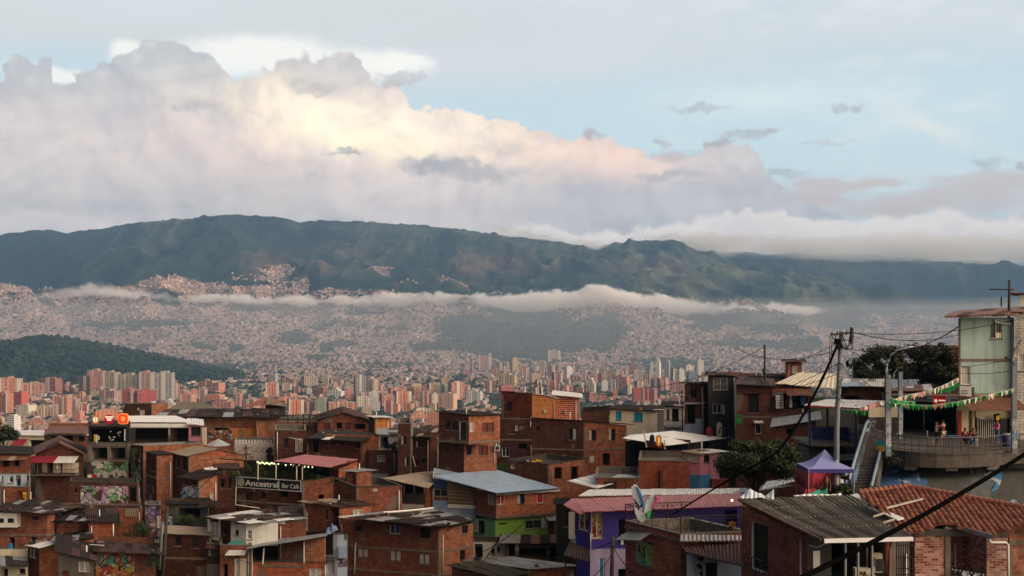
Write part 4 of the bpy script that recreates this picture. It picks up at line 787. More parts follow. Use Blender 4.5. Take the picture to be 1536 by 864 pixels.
        if rg.random() < .55: q = (s.C+s.L+s.Rr+s.B)/4+(s.L-s.B)*rg.uniform(-.2, .3)+(s.B-s.Rr)*rg.uniform(-.3, .2); m5 = MB(); m5.tube([q-Vector((0, 0, .5)), q+Vector((0, 0, rg.uniform(.5, 1.)))], .055, 6); m5.build('vent_pipe', M['pipe_white'], s.e, True)
    # parts placed on a wall from the photo
    def panel(s, f, x0, y0, x1, y1, mat, off=.02, name='wall_patch', th=.015, label=None):
        f = getattr(s, f); t0, t1 = sorted((f.t(x0), f.t(x1))); xm = (x0+x1)/2; za, zb = f.at(xm, y1).z, f.at(xm, y0).z; mb = MB()
        p = lambda t, z, o: f.pt(t, z, o); w, h = t1-t0, zb-za
        mb.face([p(t0, za, off), p(t1, za, off), p(t1, zb, off), p(t0, zb, off)], [(0, 0), (w, 0), (w, h), (0, h)])
        for (a, b) in (((t0, za), (t1, za)), ((t1, za), (t1, zb)), ((t1, zb), (t0, zb)), ((t0, zb), (t0, za))): mb.face([p(*a, off), p(*b, off), p(*b, 0.002), p(*a, 0.002)])
        o = mb.build(name, M[mat], s.e)
        if label: o['label'] = label
        return o
    def pipe(s, f, pts, r=.055, mat='pipe_white', off=.09, name='downpipe'):
        f = getattr(s, f); mb = MB(); mb.tube([f.at(x, y, off) for x, y in pts], r, 6); return mb.build(name, M[mat], s.e, True)
    def slab(s, f, x0, y0, x1, y1, out, mat='concrete', name='balcony_floor', th=.12):
        f = getattr(s, f); a, b = f.at(x0, y0), f.at(x1, y1); mb = MB(); mb.box(a-Vector((0, 0, th))-f.n*.05, b-a, f.n*(out+.05), (0, 0, th)); return mb.build(name, M[mat], s.e)
    def rail(s, f, x0, x1, ylo, yhi, out, mat='steel_black', name='railing', step=.14, r=.018):
        f = getattr(s, f); xm = (x0+x1)/2; t0, t1 = sorted((f.t(x0), f.t(x1))); z0, z1 = f.at(xm, ylo).z, f.at(xm, yhi).z; mb = MB()
        path = [f.pt(t0, 0, .02), f.pt(t0, 0, out), f.pt(t1, 0, out), f.pt(t1, 0, .02)]
        for z in (z0+.08, z1): mb.tube([Vector((p.x, p.y, z)) for p in path], r*1.4, 4)
        n = max(2, int((t1-t0)/step))
        for i in range(n+1):
            p = f.pt(t0+(t1-t0)*i/n, 0, out); mb.tube([Vector((p.x, p.y, z0)), Vector((p.x, p.y, z1))], r, 4)
        return mb.build(name, M[mat], s.e)
    def awning(s, f, x0, x1, y, out, drop, mats='sheet_grey', nx=3, name='awning', y2=None):
        f = getattr(s, f); A = f.at(x0, y, .03); B = f.at(x1, y if y2 is None else y2, .03); o = f.n*out-Vector((0, 0, drop)); mb = MB(); ms = mats.split(',')
        roof_sheets(mb, A+o, B+o, B, A, nx, 1, .03, .03, len(ms)); return mb.build(name, [M[m] for m in ms], s.e)
def rect_roof(par, pts, mats, nx, ny, name='roof', th=.05, jit=.05, wts=None):
    """a roof given by its four corners (x, y, depth): eave left, eave right, back right, back left"""
    q = [P(*p) for p in pts]; mb = MB(); ms = mats.split(','); roof_sheets(mb, *q, nx, ny, th, jit, len(ms), wts, random.Random(int(pts[0][0]*3+pts[0][1])))
    return mb.build(name, [M[m] for m in ms], par)
def cloth(name, q, mat, par=None, nx=8, ny=6, sag=.0, wob=.05, seed=1, th=None):
    """a hanging or stretched sheet between four corners"""
    A, B, C, D = [Vector(v) for v in q]; mb = MB(); W = (B-A).length; H = (D-A).length; n = (B-A).cross(D-A).normalized(); g = random.Random(seed); ph = [g.uniform(0, 6) for _ in range(4)]
    pt = lambda u, v: A*(1-u)*(1-v)+B*u*(1-v)+C*u*v+D*(1-u)*v+n*wob*(math.sin(u*9+ph[0]+v*2)+.6*math.sin(u*17+ph[1]))*(.3+.7*v)-Vector((0, 0, sag*4*u*(1-u)))
    for j in range(ny):
        for i in range(nx):
            c = [(i/nx, j/ny), ((i+1)/nx, j/ny), ((i+1)/nx, (j+1)/ny), (i/nx, (j+1)/ny)]
            mb.face([pt(*k) for k in c], [(k[0]*W, k[1]*H) for k in c])
    o = mb.build(name, M[mat], par, True)
    so_ = o.modifiers.new('t', 'SOLIDIFY'); so_.thickness = .015
    return o
def text(name, s, par, o, u, v, size, mat, w=None, bold=0.):
    cu = bpy.data.curves.new(name, 'FONT'); cu.body = s; cu.size = size; cu.extrude = .01; cu.offset = bold
    ob = bpy.data.objects.new(name, cu); COL.objects.link(ob); bpy.context.view_layer.update()
    me = bpy.data.meshes.new_from_object(ob.evaluated_get(bpy.context.evaluated_depsgraph_get())); xs = [q.co.x for q in me.vertices]; bpy.data.objects.remove(ob)
    k = w/(max(xs)-min(xs)) if w else 1; x0 = min(xs); u, v = Vector(u).normalized(), Vector(v).normalized(); n = u.cross(v); wi = world_inv(par)
    for q in me.vertices: q.co = wi @ (Vector(o)+u*(q.co.x-x0)*k+v*q.co.y+n*q.co.z)
    me.materials.clear(); me.materials.append(M[mat]); r = bpy.data.objects.new(name, me); COL.objects.link(r); r.parent = par; return r
# ---------------------------------------------------------------- the quarter, house by house
def quarter():
    H = House; A1 = dict(dep=7.)
    # ---- ridge row
    h = H('low cream house under a flat white roof beside the small edge tree', -10, 72, None, 150, 654, 674, 'render_cream', (4, 70), ('mono', 'sheet_white', 4, 2), 'a:44,660,70,671,o', name='cream_house'); h.awning('a', 24, 42, 659, 1.4, .7, 'cloth_red', 1)
    h = H('orange brick house with brown roof, white fascia and dark window band', 66, 133, None, 138, 652, 674, 'brick_orange', (3, 75), None, 'a:77,654,109,663,o;a:117,655,127,662,d'); h.r = rect_roof(h.e, [(67, 651, 136.6), (134, 651, 136.6), (134, 638, 142), (74, 638, 142)], 'sheet_rust', 6, 2)
    m = MB(); m.tube([P(74, 636, 142), P(134, 636.5, 142)], .22, 6); m.build('ridge_cap', M['clay'], h.e); h.panel('a', 66, 650.6, 133, 652.6, 'frame_white', .35, 'fascia')
    h = H('flat-topped brick house on the ridge behind the white metal roof', 185, 228, 251, 156, 606, 640, 'brick_brown', (8, 32), ('flat', 'concrete'), 'a:210,615,217,624,c;a:206,612,209,615,c', wallb='brick_orange')
    h = H('low house under a khaki hipped roof on the ridge', 252, 318, None, 158, 614, 634, 'render_cream', (3, 75)); rect_roof(h.e, [(250, 615, 156), (322, 613, 156), (302, 604, 165), (272, 604, 165)], 'sheet_khaki', 5, 2)
    h = H('long orange brick house with a sagging dark roof along the ridge', 262, 420, None, 147, 627, 665, 'brick_orange', (2, 80), None, 'a:321,641,342,652,o;a:384,644,388,660,o;a:408,638,416,645,o', band=[641]); rect_roof(h.e, [(232, 627, 146), (422, 626, 146), (418, 614, 154), (246, 615, 154)], 'sheet_dark,sheet_brown,sheet_grey', 13, 2, jit=.14, wts=[6, 3, 1])
    h.panel('a', 312, 645, 348, 659, 'junk', .1, 'patchwork_cladding'); h.panel('a', 386, 642, 413, 658, 'mural_white', .1, 'patchwork_cladding'); h.panel('a', 346, 640, 384, 658, 'brick_new', .05, 'patchwork_cladding')
    h = H('grey gable house with a bright orange tiled roof on the ridge', 398, 428, None, 156, 607, 632, 'concrete_dark', (4, 75)); rect_roof(h.e, [(360, 613, 153), (402, 607, 153), (428, 602, 163), (398, 597, 163)], 'clay', 7, 4, jit=.1); rect_roof(h.e, [(398, 606, 154), (430, 611, 154), (428, 603, 164), (402, 597, 164)], 'sheet_khaki', 2, 2)
    h = H('long orange brick wall house below the bare roof frames', 384, 488, None, 145, 634, 656, 'brick_orange', (2, 80), ('flat', 'concrete'), 'a:452,638,462,648,o')
    h = H('low brown gabled house with dark red doors on the ridge', 476, 553, None, 141, 632, 650, 'brick_mid', (3, 75), ('gablea', 'sheet_brown', 1.25, 2), 'a:486,634,496,645,R;a:504,634,513,643,o;a:517,634,526,645,R;a:531,636,548,644,o', over=.6)
    h = H('small orange box house standing on a rooftop with white rim', 553, 562, 585, 136, 627, 652, 'brick_dark', (60, 6), ('mono', 'sheet_white', 2, 2), '', wallb='brick_new', over=.35)
    h = H('orange brick storey on the highest rooftop beneath the little mast', 752, 798, 833, 134.5, (588, 590, 598), 632, 'brick_red', (30, 12), ('mono', 'sheet_dark,sheet_white', 3, 2), 'a:759,602,768,617,d', wallb='brick_new', sub=.1)
    h = H('striped red brick wall house joined to the bright orange rooftop storey', 833, 868, None, 137.5, (593, 597), 632, 'brick_stripe', (4, 70), ('mono', 'sheet_white', 4, 2), over=.5, sub=.1)
    h = H('dark brick house base carrying the orange rooftop storey', 745, 798, None, 131, 629, 694, 'brick_brown', (6, 80), ('flat', 'concrete'), 'a:762,637,772,651,R;a:773,638,777,646,c;a:753,671,764,685,w;a:777,665,790,673,o', band=[660]); h.pipe('a', [(796, 632), (796, 641)]); h.pipe('a', [(797, 668), (797, 690)])
    h = H('narrow dark brick strip house beside the cream house', 872, 918, None, 146, (618, 615), 640, 'brick_brown', (3, 75), ('flat', 'sheet_dark'))
    h = H('cream house with two bright blue shuttered windows', 915, 986, 1000, 141, (614, 617, 611), 652, 'render_cream', (8, 45), ('monoa', 'sheet_dark', 7, 3), 'a:924,617,932,630,b;a:951,619,964,632,b', wallb='render_black', name='cream_house', over=.4)
    h = H('small white house with a balcony rail beside the cream house', 996, 1026, None, 131, 610, 650, 'render_white', (4, 75), ('mono', 'sheet_dark,sheet_tan', 3, 2), 'a:1008,613,1018,633,o;a:1000,614,1004,630,D', name='white_house', over=.4); h.rail('a', 997, 1025, 638, 629, .9); h.slab('a', 997, 638, 1025, 638, .9, 'render_blue')
    # ---- right part of the ridge
    h = H('slim red brick house with a pale blue base beside the black house', 1027, 1056, 1066, 116, (576, 577, 575), 652, 'brick_mid', (5, 50), ('mono', 'sheet_dark', 3, 2), 'a:1036,580,1045,597,o;a:1031,607,1043,635,o', [604], over=.45); h.panel('a', 1043, 628, 1056, 650, 'render_blue', .03); h.panel('a', 1027, 636, 1043, 650, 'render_blue', .03); h.pipe('a', [(1053, 580), (1055, 646)], .07); h.slab('a', 1027, 604, 1056, 604, .4, 'render_white')
    h = H('tall black plastered house with white framed windows', 1062, 1102, None, 113.5, 564, 650, 'render_black', (4, 80), ('mono', 'sheet_dark,sheet_brown,clay_dark', 7, 3), 'a:1070,567,1092,585,w;a:1069,606,1082,620,w;a:1083,607,1087,621,c;a:1087,641,1098,656,a', name='black_house', over=.4); h.pipe('a', [(1101, 567), (1102, 646)], .06)
    h = H('grey house with a broken tile roof behind the dark brick laundry house', 1098, 1182, None, 124, 566, 595, 'render_grey', (3, 80), ('mono', 'clay_dark,sheet_dark,sheet_brown', 12, 3), 'a:1110,569,1122,576,c;a:1140,569,1150,576,o', over=.5)
    h = H('tiny brick hut perched on the roof above the cream sheeting', 1178, 1203, None, 123, 544, 568, 'brick_mid', (6, 70), ('mono', 'sheet_brown,sheet_dark', 3, 2), 'a:1189,549,1197,560,c', name='rooftop_hut', over=.5)
    h = H('dark brick house with laundry hanging in its open upper bay', 1104, 1218, None, 106, (577, 583), 690, 'brick_dark', (6, 80), None, 'a:1122,591,1138,619,d;a:1160,592,1215,614,O;a:1133,636,1142,651,w', [626])
    rect_roof(h.e, [(1163, 576, 106), (1255, 584, 106), (1255, 562, 120), (1200, 560, 120)], 'sheet_cream', 9, 2, jit=.05); rect_roof(h.e, [(1102, 577, 106), (1165, 581, 106), (1160, 569, 116), (1108, 566, 116)], 'sheet_dark,sheet_brown', 6, 2, jit=.08)
    h.panel('a', 1158, 583, 1218, 591, 'brick_orange', .04); h.panel('a', 1159, 588, 1175, 600, 'render_grey', .06); h.awning('a', 1178, 1218, 587, 1.4, .35, 'sheet_rust', 3); h.awning('a', 1130, 1144, 632, .7, .15, 'sheet_white', 1); h.panel('a', 1104, 621, 1113, 636, 'green_gate', .05, 'gate')
    h = H('orange brick house under a crooked white sheet roof behind the tree', 1164, 1224, None, 94, (641, 630), 705, 'brick_mid', (5, 75), ('monoa', 'sheet_white,sheet_grey', 4, 1), 'a:1180,643,1191,652,o', [668], over=.5)
    h = H('dark brick house under grey blue sheeting beneath the big tree', 1262, 1332, None, 92, 579, 650, 'brick_dark', (3, 80), None, 'a:1323,588,1331,603,c;a:1266,594,1290,614,o'); rect_roof(h.e, [(1260, 580, 91.5), (1378, 581, 91.5), (1374, 571, 98), (1266, 569, 98)], 'sheet_grey,sheet_blue,sheet_white', 9, 2)
    h = H('brown brick house with a pale strip roof left of the green house', 1330, 1392, None, 89, 587, 640, 'brick_brown', (3, 80), None, ''); rect_roof(h.e, [(1330, 588, 88), (1400, 586, 88), (1396, 578, 93), (1334, 580, 93)], 'sheet_white,sheet_rust,sheet_grey', 5, 2)
    h = H('flat-topped dark brick block rising behind the big tree', 1392, 1438, None, 112, 521, 645, 'brick_brown', (3, 80), ('flat', 'concrete'))
    # ---- middle row
    h = H('dark brick house with two white shutter doors behind the red awning', 412, 459, None, 126, 646, 700, 'brick_dark', (4, 80), ('flat', 'concrete'), 'a:425,658,432,672,d;a:443,658,448,678,c;a:449,657,454,678,c'); h.pipe('a', [(433, 656), (447, 659), (454, 661)])
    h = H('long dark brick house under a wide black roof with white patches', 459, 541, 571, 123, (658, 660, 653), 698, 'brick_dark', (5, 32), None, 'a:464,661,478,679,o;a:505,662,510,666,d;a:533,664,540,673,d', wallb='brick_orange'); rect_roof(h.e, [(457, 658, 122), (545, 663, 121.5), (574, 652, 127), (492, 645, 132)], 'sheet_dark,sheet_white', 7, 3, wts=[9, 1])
    h = H('narrow dark brick house below the plant-filled white terrace', 553, 598, None, 121, 676, 716, 'brick_dark', (5, 80), ('flat', 'concrete'), 'a:566,683,577,692,w'); h.awning('a', 555, 584, 711, 1.2, .3, 'sheet_grey', 3)
    h = H('white terrace room with potted plants over the narrow brick house', 568, 598, None, 124, 653, 678, 'render_white', (4, 80), ('mono', 'sheet_grey,sheet_brown', 3, 2), 'a:570,655,582,674,O', name='terrace_room', sub=.1)
    h = H('slim dark brown brick tower house with two pale shutters', 597, 617, None, 116, 636, 712, 'brick_brown', (4, 80), ('flat', 'concrete'), 'a:602,654,609,667,h;a:607,686,613,699,h;a:598,684,604,697,R')
    h = H('dark brown brick house with ragged tan sheets next to the slim tower', 617, 645, 659, 117, (653, 656, 650), 712, 'brick_brown', (5, 30), None, 'a:624,661,631,671,h;a:624,689,628,696,o;a:632,689,640,694,o', wallb='brick_mid'); rect_roof(h.e, [(616, 656, 116), (649, 656, 115.5), (664, 637, 124), (632, 642, 124)], 'sheet_tan,sheet_brown,sheet_dark', 4, 3, jit=.12); h.pipe('a', [(620, 684), (621, 692), (624, 700)])
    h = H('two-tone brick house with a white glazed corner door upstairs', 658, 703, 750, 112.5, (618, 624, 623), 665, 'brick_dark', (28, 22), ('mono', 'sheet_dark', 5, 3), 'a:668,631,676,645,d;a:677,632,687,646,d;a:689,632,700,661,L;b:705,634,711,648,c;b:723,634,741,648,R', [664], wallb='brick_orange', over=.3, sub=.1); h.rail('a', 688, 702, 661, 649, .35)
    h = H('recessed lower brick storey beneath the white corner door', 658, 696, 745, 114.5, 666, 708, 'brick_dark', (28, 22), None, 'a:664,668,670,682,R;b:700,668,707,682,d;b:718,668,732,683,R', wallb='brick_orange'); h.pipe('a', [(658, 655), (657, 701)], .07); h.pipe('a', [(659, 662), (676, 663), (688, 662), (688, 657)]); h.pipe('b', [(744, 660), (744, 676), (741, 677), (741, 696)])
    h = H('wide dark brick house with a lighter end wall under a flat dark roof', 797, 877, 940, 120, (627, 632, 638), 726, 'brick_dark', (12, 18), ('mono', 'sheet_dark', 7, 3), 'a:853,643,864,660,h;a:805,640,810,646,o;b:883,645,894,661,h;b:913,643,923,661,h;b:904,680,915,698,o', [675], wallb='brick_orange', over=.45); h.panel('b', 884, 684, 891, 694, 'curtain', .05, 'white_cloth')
    h = H('low brick house with an open flat roof and white framed windows', 762, 823, 881, 115, (690, 697, 688), 728, 'brick_dark', (24, 24), ('flat', 'concrete_dark'), 'a:766,697,772,703,c;b:832,701,843,719,o;b:857,700,867,720,o', wallb='brick_orange')
    # ---- black bar with the white tent roof and brick walls before it
    h = H('dark open bar under a white tent roof with three sign boards', 938, 1000, 1036, 104, (662, 668, 660), 700, 'black', (10, 20), None, 'a:943,666,998,692,O;b:1003,668,1032,690,O', name='open_bar')
    q = [P(934, 657, 104), P(1001, 668, 101.5), P(1090, 657, 111), P(1010, 646, 109), P(945, 652, 112)]; m = MB()
    for t in ((0, 1, 3), (1, 2, 3), (0, 3, 4)): m.face([q[i] for i in t])
    o = m.build('tent_roof', M['white_sheet'], h.e); o.modifiers.new('t', 'SOLIDIFY').thickness = .04
    h = H('dark red brick yard wall building in front of the white tent roof', 958, 1034, None, 95, 692, 742, 'brick_red', (4, 75), ('flat', 'concrete')); m = MB(); m.box(P(990, 741, 94.9), (.25, 0, 0), (0, .3, 0), (0, 0, 2.2)); m.build('pier', M['brick_dark'], h.e)
    h = H('lower red brick annex beside the white sheet awning', 893, 960, None, 94, 718, 742, 'brick_red', (4, 75), ('flat', 'concrete'), 'a:905,722,925,734,D')
    h = H('pink and pale blue little house half hidden by the tree', 1024, 1050, 1080, 97, (679, 682, 678), 735, 'render_pink', (20, 10), ('mono', 'sheet_brown,sheet_tan,sheet_white', 4, 3), 'a:1027,682,1047,693,c;b:1056,682,1064,694,d', name='pink_house', over=.45); h.panel('b', 1050, 712, 1066, 735, 'door_blue', .04, 'door'); h.panel('a', 1026, 712, 1049, 735, 'door_blue', .04); h.panel('b', 1065, 718, 1090, 738, 'brick_red', .5)
    # ---- left quarter
    h = H('gabled brown-roofed house with a red and white awning balcony', 53, 125, None, 118, 684, 746, 'brick_dark', (4, 75), ('gablea', 'sheet_rust,sheet_brown', 1.35, 2), 'a:72,694,79,709,o', over=.5)
    for a in ((63, 71), (80, 91), (94, 118)): h.panel('a', a[0], 694, a[1], 709, 'render_cream', .03)
    h.awning('a', 48, 88, 685, 1.2, .55, 'cloth_red', 2); h.awning('a', 88, 119, 685, 1.2, .55, 'sheet_white', 2); h.rail('a', 55, 118, 710, 702, 1.); h.slab('a', 50, 710, 120, 710, 1., 'concrete'); h.pipe('a', [(91.5, 692), (91.5, 709)], .05, off=.9)
    h = H('brick house at the frame edge with two open dark windows', -12, 46, None, 112, 682, 712, 'brick_mid', (3, 70), ('mono', 'sheet_dark', 5, 2), 'a:1,688,14,700,o;a:19,688,29,700,o', over=.4); h.awning('a', -12, 46, 684, .8, .35, 'sheet_rust,sheet_tan', 6)
    h = H('pale blue storey with dark doors under the frame edge brick house', -12, 45, None, 111, 711, 731, 'render_blue', (3, 70), ('flat', 'concrete'), 'a:1,713,6,729,B;a:13,714,20,724,w;a:23,713,31,729,o;a:40,713,44,728,D', name='blue_house')
    h = H('low orange brick house with a dark red shutter beside the yellow tarp', 2, 45, None, 107, 731, 760, 'brick_orange', (3, 70), ('flat', 'concrete'), 'a:26,736,34,749,R')
    h = H('concrete frame bar with two open bays above green graffiti', 131, 193, None, 118, 665, 724, 'concrete', (2, 85), ('flat', 'concrete'), 'a:137,669,161,690,O;a:165,669,188,690,O', [692], name='bar_building'); h.panel('a', 132, 692, 193, 719, 'mural_green', .06, 'mural'); h.panel('a', 132, 712, 138, 718, 'sign_white', .09); h.panel('a', 139, 711, 145, 718, 'red_paint', .09)
    h = H('black open top deck of the bar with the lit signs', 133, 193, None, 118.6, 641, 665, 'black', (2, 85), ('mono', 'sheet_brown,sheet_dark', 4, 2), 'a:136,644,191,664,O', name='bar_deck', over=.2, sub=.1)
    h = H('brick terrace house with a bubble letter mural along its parapet', 105, 208, None, 107.5, (723, 725), 766, 'brick_dark', (3, 80), ('flat', 'concrete_dark'), 'a:193,729,204,752,o;a:111,731,116,740,d', [757], dep=3.); h.panel('a', 121, 729, 192, 755, 'mural_bubbles', .04, 'mural')
    h = H('orange brick house with a tall black doorway below the mural terrace', 135, 213, None, 105, 764, 806, 'brick_orange', (3, 80), ('flat', 'concrete'), 'a:171,766,179,790,o'); h.panel('a', 188, 764, 207, 775, 'sheet_tan', .1, 'plywood_panel')
    h = H('open bar under a broad white metal roof', 190, 286, None, 124, 642, 668, 'wood', (2, 85), None, 'a:193,643,252,665,O;a:256,643,284,665,O', name='open_bar'); rect_roof(h.e, [(191, 633.5, 124.5), (292, 634, 124.5), (264, 624.5, 133), (191, 624.5, 133)], 'white_sheet', 7, 1, jit=.02); h.panel('a', 191, 635.5, 286, 640.5, 'white_sheet', .5, 'fascia'); h.pipe('a', [(254, 641), (254, 653)], .08)
    h.rail('a', 193, 284, 666, 658, .3)
    h = H('small pink room with a dark window at the end of the white roof', 283, 303, None, 123, (637, 639), 663, 'render_pink', (4, 80), ('monoa', 'sheet_white', 3, 1), 'a:286,640,301,654,d', name='pink_room', sub=.1); h.panel('a', 303.5, 641, 310, 667, 'render_cream', .1); h.panel('a', 284, 661.5, 304, 667, 'sign_dark', .12, 'sign_panel'); f = h.a; text('lettering', 'POPS', h.e, f.at(286, 666, .15), f.at(303, 666)-f.at(286, 666), (0, 0, 1), .42, 'yellow', 1.3)
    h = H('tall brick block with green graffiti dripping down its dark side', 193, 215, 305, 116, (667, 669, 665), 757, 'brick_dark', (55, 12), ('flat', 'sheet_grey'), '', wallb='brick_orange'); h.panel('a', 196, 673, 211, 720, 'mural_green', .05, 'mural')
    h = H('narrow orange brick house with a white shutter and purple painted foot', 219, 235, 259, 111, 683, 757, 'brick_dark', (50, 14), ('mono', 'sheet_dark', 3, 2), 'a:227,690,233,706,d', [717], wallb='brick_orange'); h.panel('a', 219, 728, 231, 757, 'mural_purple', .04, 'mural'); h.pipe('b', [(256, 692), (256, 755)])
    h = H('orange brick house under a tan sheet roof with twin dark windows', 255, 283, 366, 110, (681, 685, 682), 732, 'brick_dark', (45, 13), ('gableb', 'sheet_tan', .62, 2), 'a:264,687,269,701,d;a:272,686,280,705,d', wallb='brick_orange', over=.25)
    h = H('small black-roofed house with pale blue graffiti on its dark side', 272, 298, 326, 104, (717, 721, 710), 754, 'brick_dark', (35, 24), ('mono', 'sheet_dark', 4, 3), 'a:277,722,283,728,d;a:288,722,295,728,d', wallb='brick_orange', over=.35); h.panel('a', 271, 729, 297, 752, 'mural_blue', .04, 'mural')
    h = H('dark brick house squeezed beside the bar sign with two slim windows', 324, 356, None, 107, 704, 770, 'brick_dark', (6, 75), ('mono', 'sheet_brown', 3, 2), 'a:330,718,337,732,d;a:342,717,347,733,d')
    h = H('white wall building with battlements and a black stencil figure', 352, 413, None, 129, 666, 702, 'mural_white', (3, 80), ('flat', 'concrete'), name='mural_building'); m = MB()
    for i in range(13): p = h.a.pt(h.a.w*i/13+.05, h.a.at(380, 666).z, -.02); m.box(p, h.a.u*(h.a.w/26), h.a.n*.2, (0, 0, .5))
    m.build('battlements', M['render_white'], h.e); h.panel('a', 352, 664, 413, 670, 'render_white', .06); o = [P(x, y, 128.3) for x, y in ((400, 691), (399, 683), (402, 681), (398, 678), (400, 674), (404, 671), (408, 672), (409, 678), (407, 681), (411, 684), (411, 692))]; m = MB(); m.face(o); x_ = m.build('stencil_figure', M['black'], h.e); x_.modifiers.new('t', 'SOLIDIFY').thickness = .02
    # the bar with the long sign
    h = H('brick bar house with a long black name sign below its plant terrace', 354, 454, 500, 104, (714, 722, 716), 776, 'brick_dark', (22, 18), ('flat', 'concrete_dark'), 'a:367,737,379,755,d;a:390,738,399,749,d;a:405,740,409,744,o;a:418,738,432,746,o;a:445,740,453,752,o;b:478,742,486,750,o', [758], wallb='brick_orange', name='bar_house'); f = h.a
    t0, t1 = f.t(453), f.t(356); za, zb = f.at(404, 734).z, f.at(404, 717.5).z; m = MB(); m.box(f.pt(t0, za, .06), f.u*(t1-t0), f.n*.08, (0, 0, zb-za)); sg = m.build('sign_board', M['sign_dark'], h.e); m = MB()
    for zz in (za, zb-.06): m.box(f.pt(t0, zz, .14), f.u*(t1-t0), f.n*.03, (0, 0, .06))
    for t in (t0, t1-.06, f.t(420)): m.box(f.pt(t, za+.061, .14), f.u*.06, f.n*.03, (0, 0, zb-za-.122))
    x_ = m.build('sign_frame', M['text_white'], h.e); x_.parent = sg; H_ = zb-za; m = MB(); c = f.pt(f.t(363), (za+zb)/2, .15); m.tube([c, c+f.n*.03], H_*.38, 20); x_ = m.build('round_seal', M['seal_green'], h.e); x_.parent = sg
    x_ = text('lettering', 'Ancestral', h.e, f.pt(f.t(369), za+H_*.24, .15), -f.u, (0, 0, 1), H_*.72, 'text_white', f.t(369)-f.t(418.5), .012); x_.parent = sg
    x_ = text('lettering', 'Bar Café', h.e, f.pt(f.t(424.5), za+H_*.26, .15), -f.u, (0, 0, 1), H_*.55, 'text_white', f.t(424.5)-f.t(450), .002); x_.parent = sg
    h.pipe('a', [(355, 730), (354, 757), (390, 762)], .06); rect_roof(h.e, [(410, 692, 106), (494, 702, 102), (537, 690, 108), (458, 683, 114)], 'sheet_red', 8, 2, name='awning_roof', jit=.03)
    m = MB()
    for x, d in ((387, 105.4), (414, 104.6), (445, 103.6), (453.5, 103.5)): m.tube([P(x, 693+(x-387)*.09, d), P(x, 720, d)], .06, 5)
    m.build('terrace_post', M['cream_paint'], h.e); m = MB(); m.tube([P(330, 688, 106.5), P(387, 692, 105.2), P(454, 699.5, 103.3)], .06, 5); m.build('terrace_beam', M['frame_dark'], h.e)
    m = MB(); m.face([P(350, 690, 112), P(495, 697, 108), P(495, 722, 108), P(350, 718, 112)]); m.build('terrace_back_wall', M['black'], h.e)
    h = H('rough brick gable wall house at the end of the red awning roof', 494, 508, 536, 105, (703, 704, 692), 748, 'brick_dark', (40, 12), None, wallb='brick_orange')
    h = H('tiny brick stair hut with an open dark doorway and grey roof', 518, 535, 557, 101, (708, 709, 706), 734, 'brick_mid', (20, 14), ('mono', 'sheet_grey', 3, 2), 'a:523,710,533,728,o', wallb='brick_orange', name='rooftop_hut', over=.3)
    h = H('brick house with a walled roof terrace below the stair hut', 500, 535, 603, 99.5, (718, 731, 729), 770, 'brick_dark', (40, 5), ('flat', 'concrete_dark'), 'b:560,733,566,737,c', wallb='brick_mid')
    h = H('brick house with a shadowy doorway under a tan patched roof', 457, 509, 557, 97.5, (754, 762, 757), 835, 'brick_dark', (20, 18), ('mono', 'sheet_tan,sheet_brown,sheet_dark', 5, 3), 'a:488,764,492,780,d;a:495,763,508,792,O;b:530,764,543,773,c', wallb='brick_orange', over=.35)
    h = H('pale blue doorway block with a small railed balcony', 487, 506, 521, 94, 802, 850, 'render_blue', (15, 15), ('flat', 'concrete'), 'a:490,838,502,862,o', name='blue_house'); h.rail('a', 488, 505, 836, 824, .5); h.slab('a', 487, 837, 506, 837, .55); h.panel('b', 507, 819, 520, 836, 'tarp_blue', .3, 'blue_sheet'); h.panel('b', 507, 838, 521, 850, 'mural_purple', .05, 'mural')
    h = H('veranda house with open bays over a grey panel parapet', 577, 641, 652, 107, (719, 732, 727), 776, 'brick_orange', (16, 45), None, 'a:580,735,637,738,o', name='veranda_house'); f = h.a
    h.panel('a', 578, 739, 638, 754, 'concrete_dark', .12, 'parapet_panel'); h.panel('a', 582, 756, 636, 768, 'render_white', .05); h.panel('a', 580, 724, 637, 739, 'dark_room', .05, 'bay_shade_panel')  # last panel is near-black, painting the shade of the bays
    for x in (579, 592, 607, 622, 637): h.pipe('a', [(x, 722), (x, 740)], .06, 'pipe_white', .12, 'veranda_post')
    h.pipe('a', [(577.5, 722), (577.5, 752)], .07, off=.2); rect_roof(h.e, [(574, 718, 107), (643, 733, 103.5), (662, 713, 112), (650, 706, 119)], 'sheet_tan', 5, 3, jit=.03)
    # ---- green house with the blue roof
    h = H('brick storey under a wide pale blue metal roof', 714, 744, 835, 103, (737, 740, 733), 777, 'brick_mid', (44, 22), None, 'a:731,742,743,757,w;b:745,742,757,757,r;b:776,741,787,756,h;b:805,739,815,755,r', [776], wallb='brick_orange', sub=.1); rect_roof(h.e, [(648, 714, 107), (744, 740, 101.3), (839, 733, 105), (745, 706, 117)], 'sheet_blue', 7, 4, jit=.02); f = h.b; m = MB(); m.box(f.pt(-.1, h.zC-.14, .3), f.u*(f.w+.3), f.n*.06, (0, 0, .16)); m.build('gutter', M['pipe_white'], h.e)
    h = H('blue painted enclosed balcony hung with a tan curtain', 649, 714, None, 106, (716, 730), 776, 'render_blue', (12, 60), None, 'a:651,734,671,745,a', name='enclosed_balcony', sub=.1); h.panel('a', 649, 751, 700, 764, 'tarp_blue', .05, 'blue_cladding'); h.panel('a', 690, 752, 714, 772, 'tarp_blue', .06, 'blue_cladding'); h.panel('a', 651, 746, 672, 752, 'brick_mid', .04)
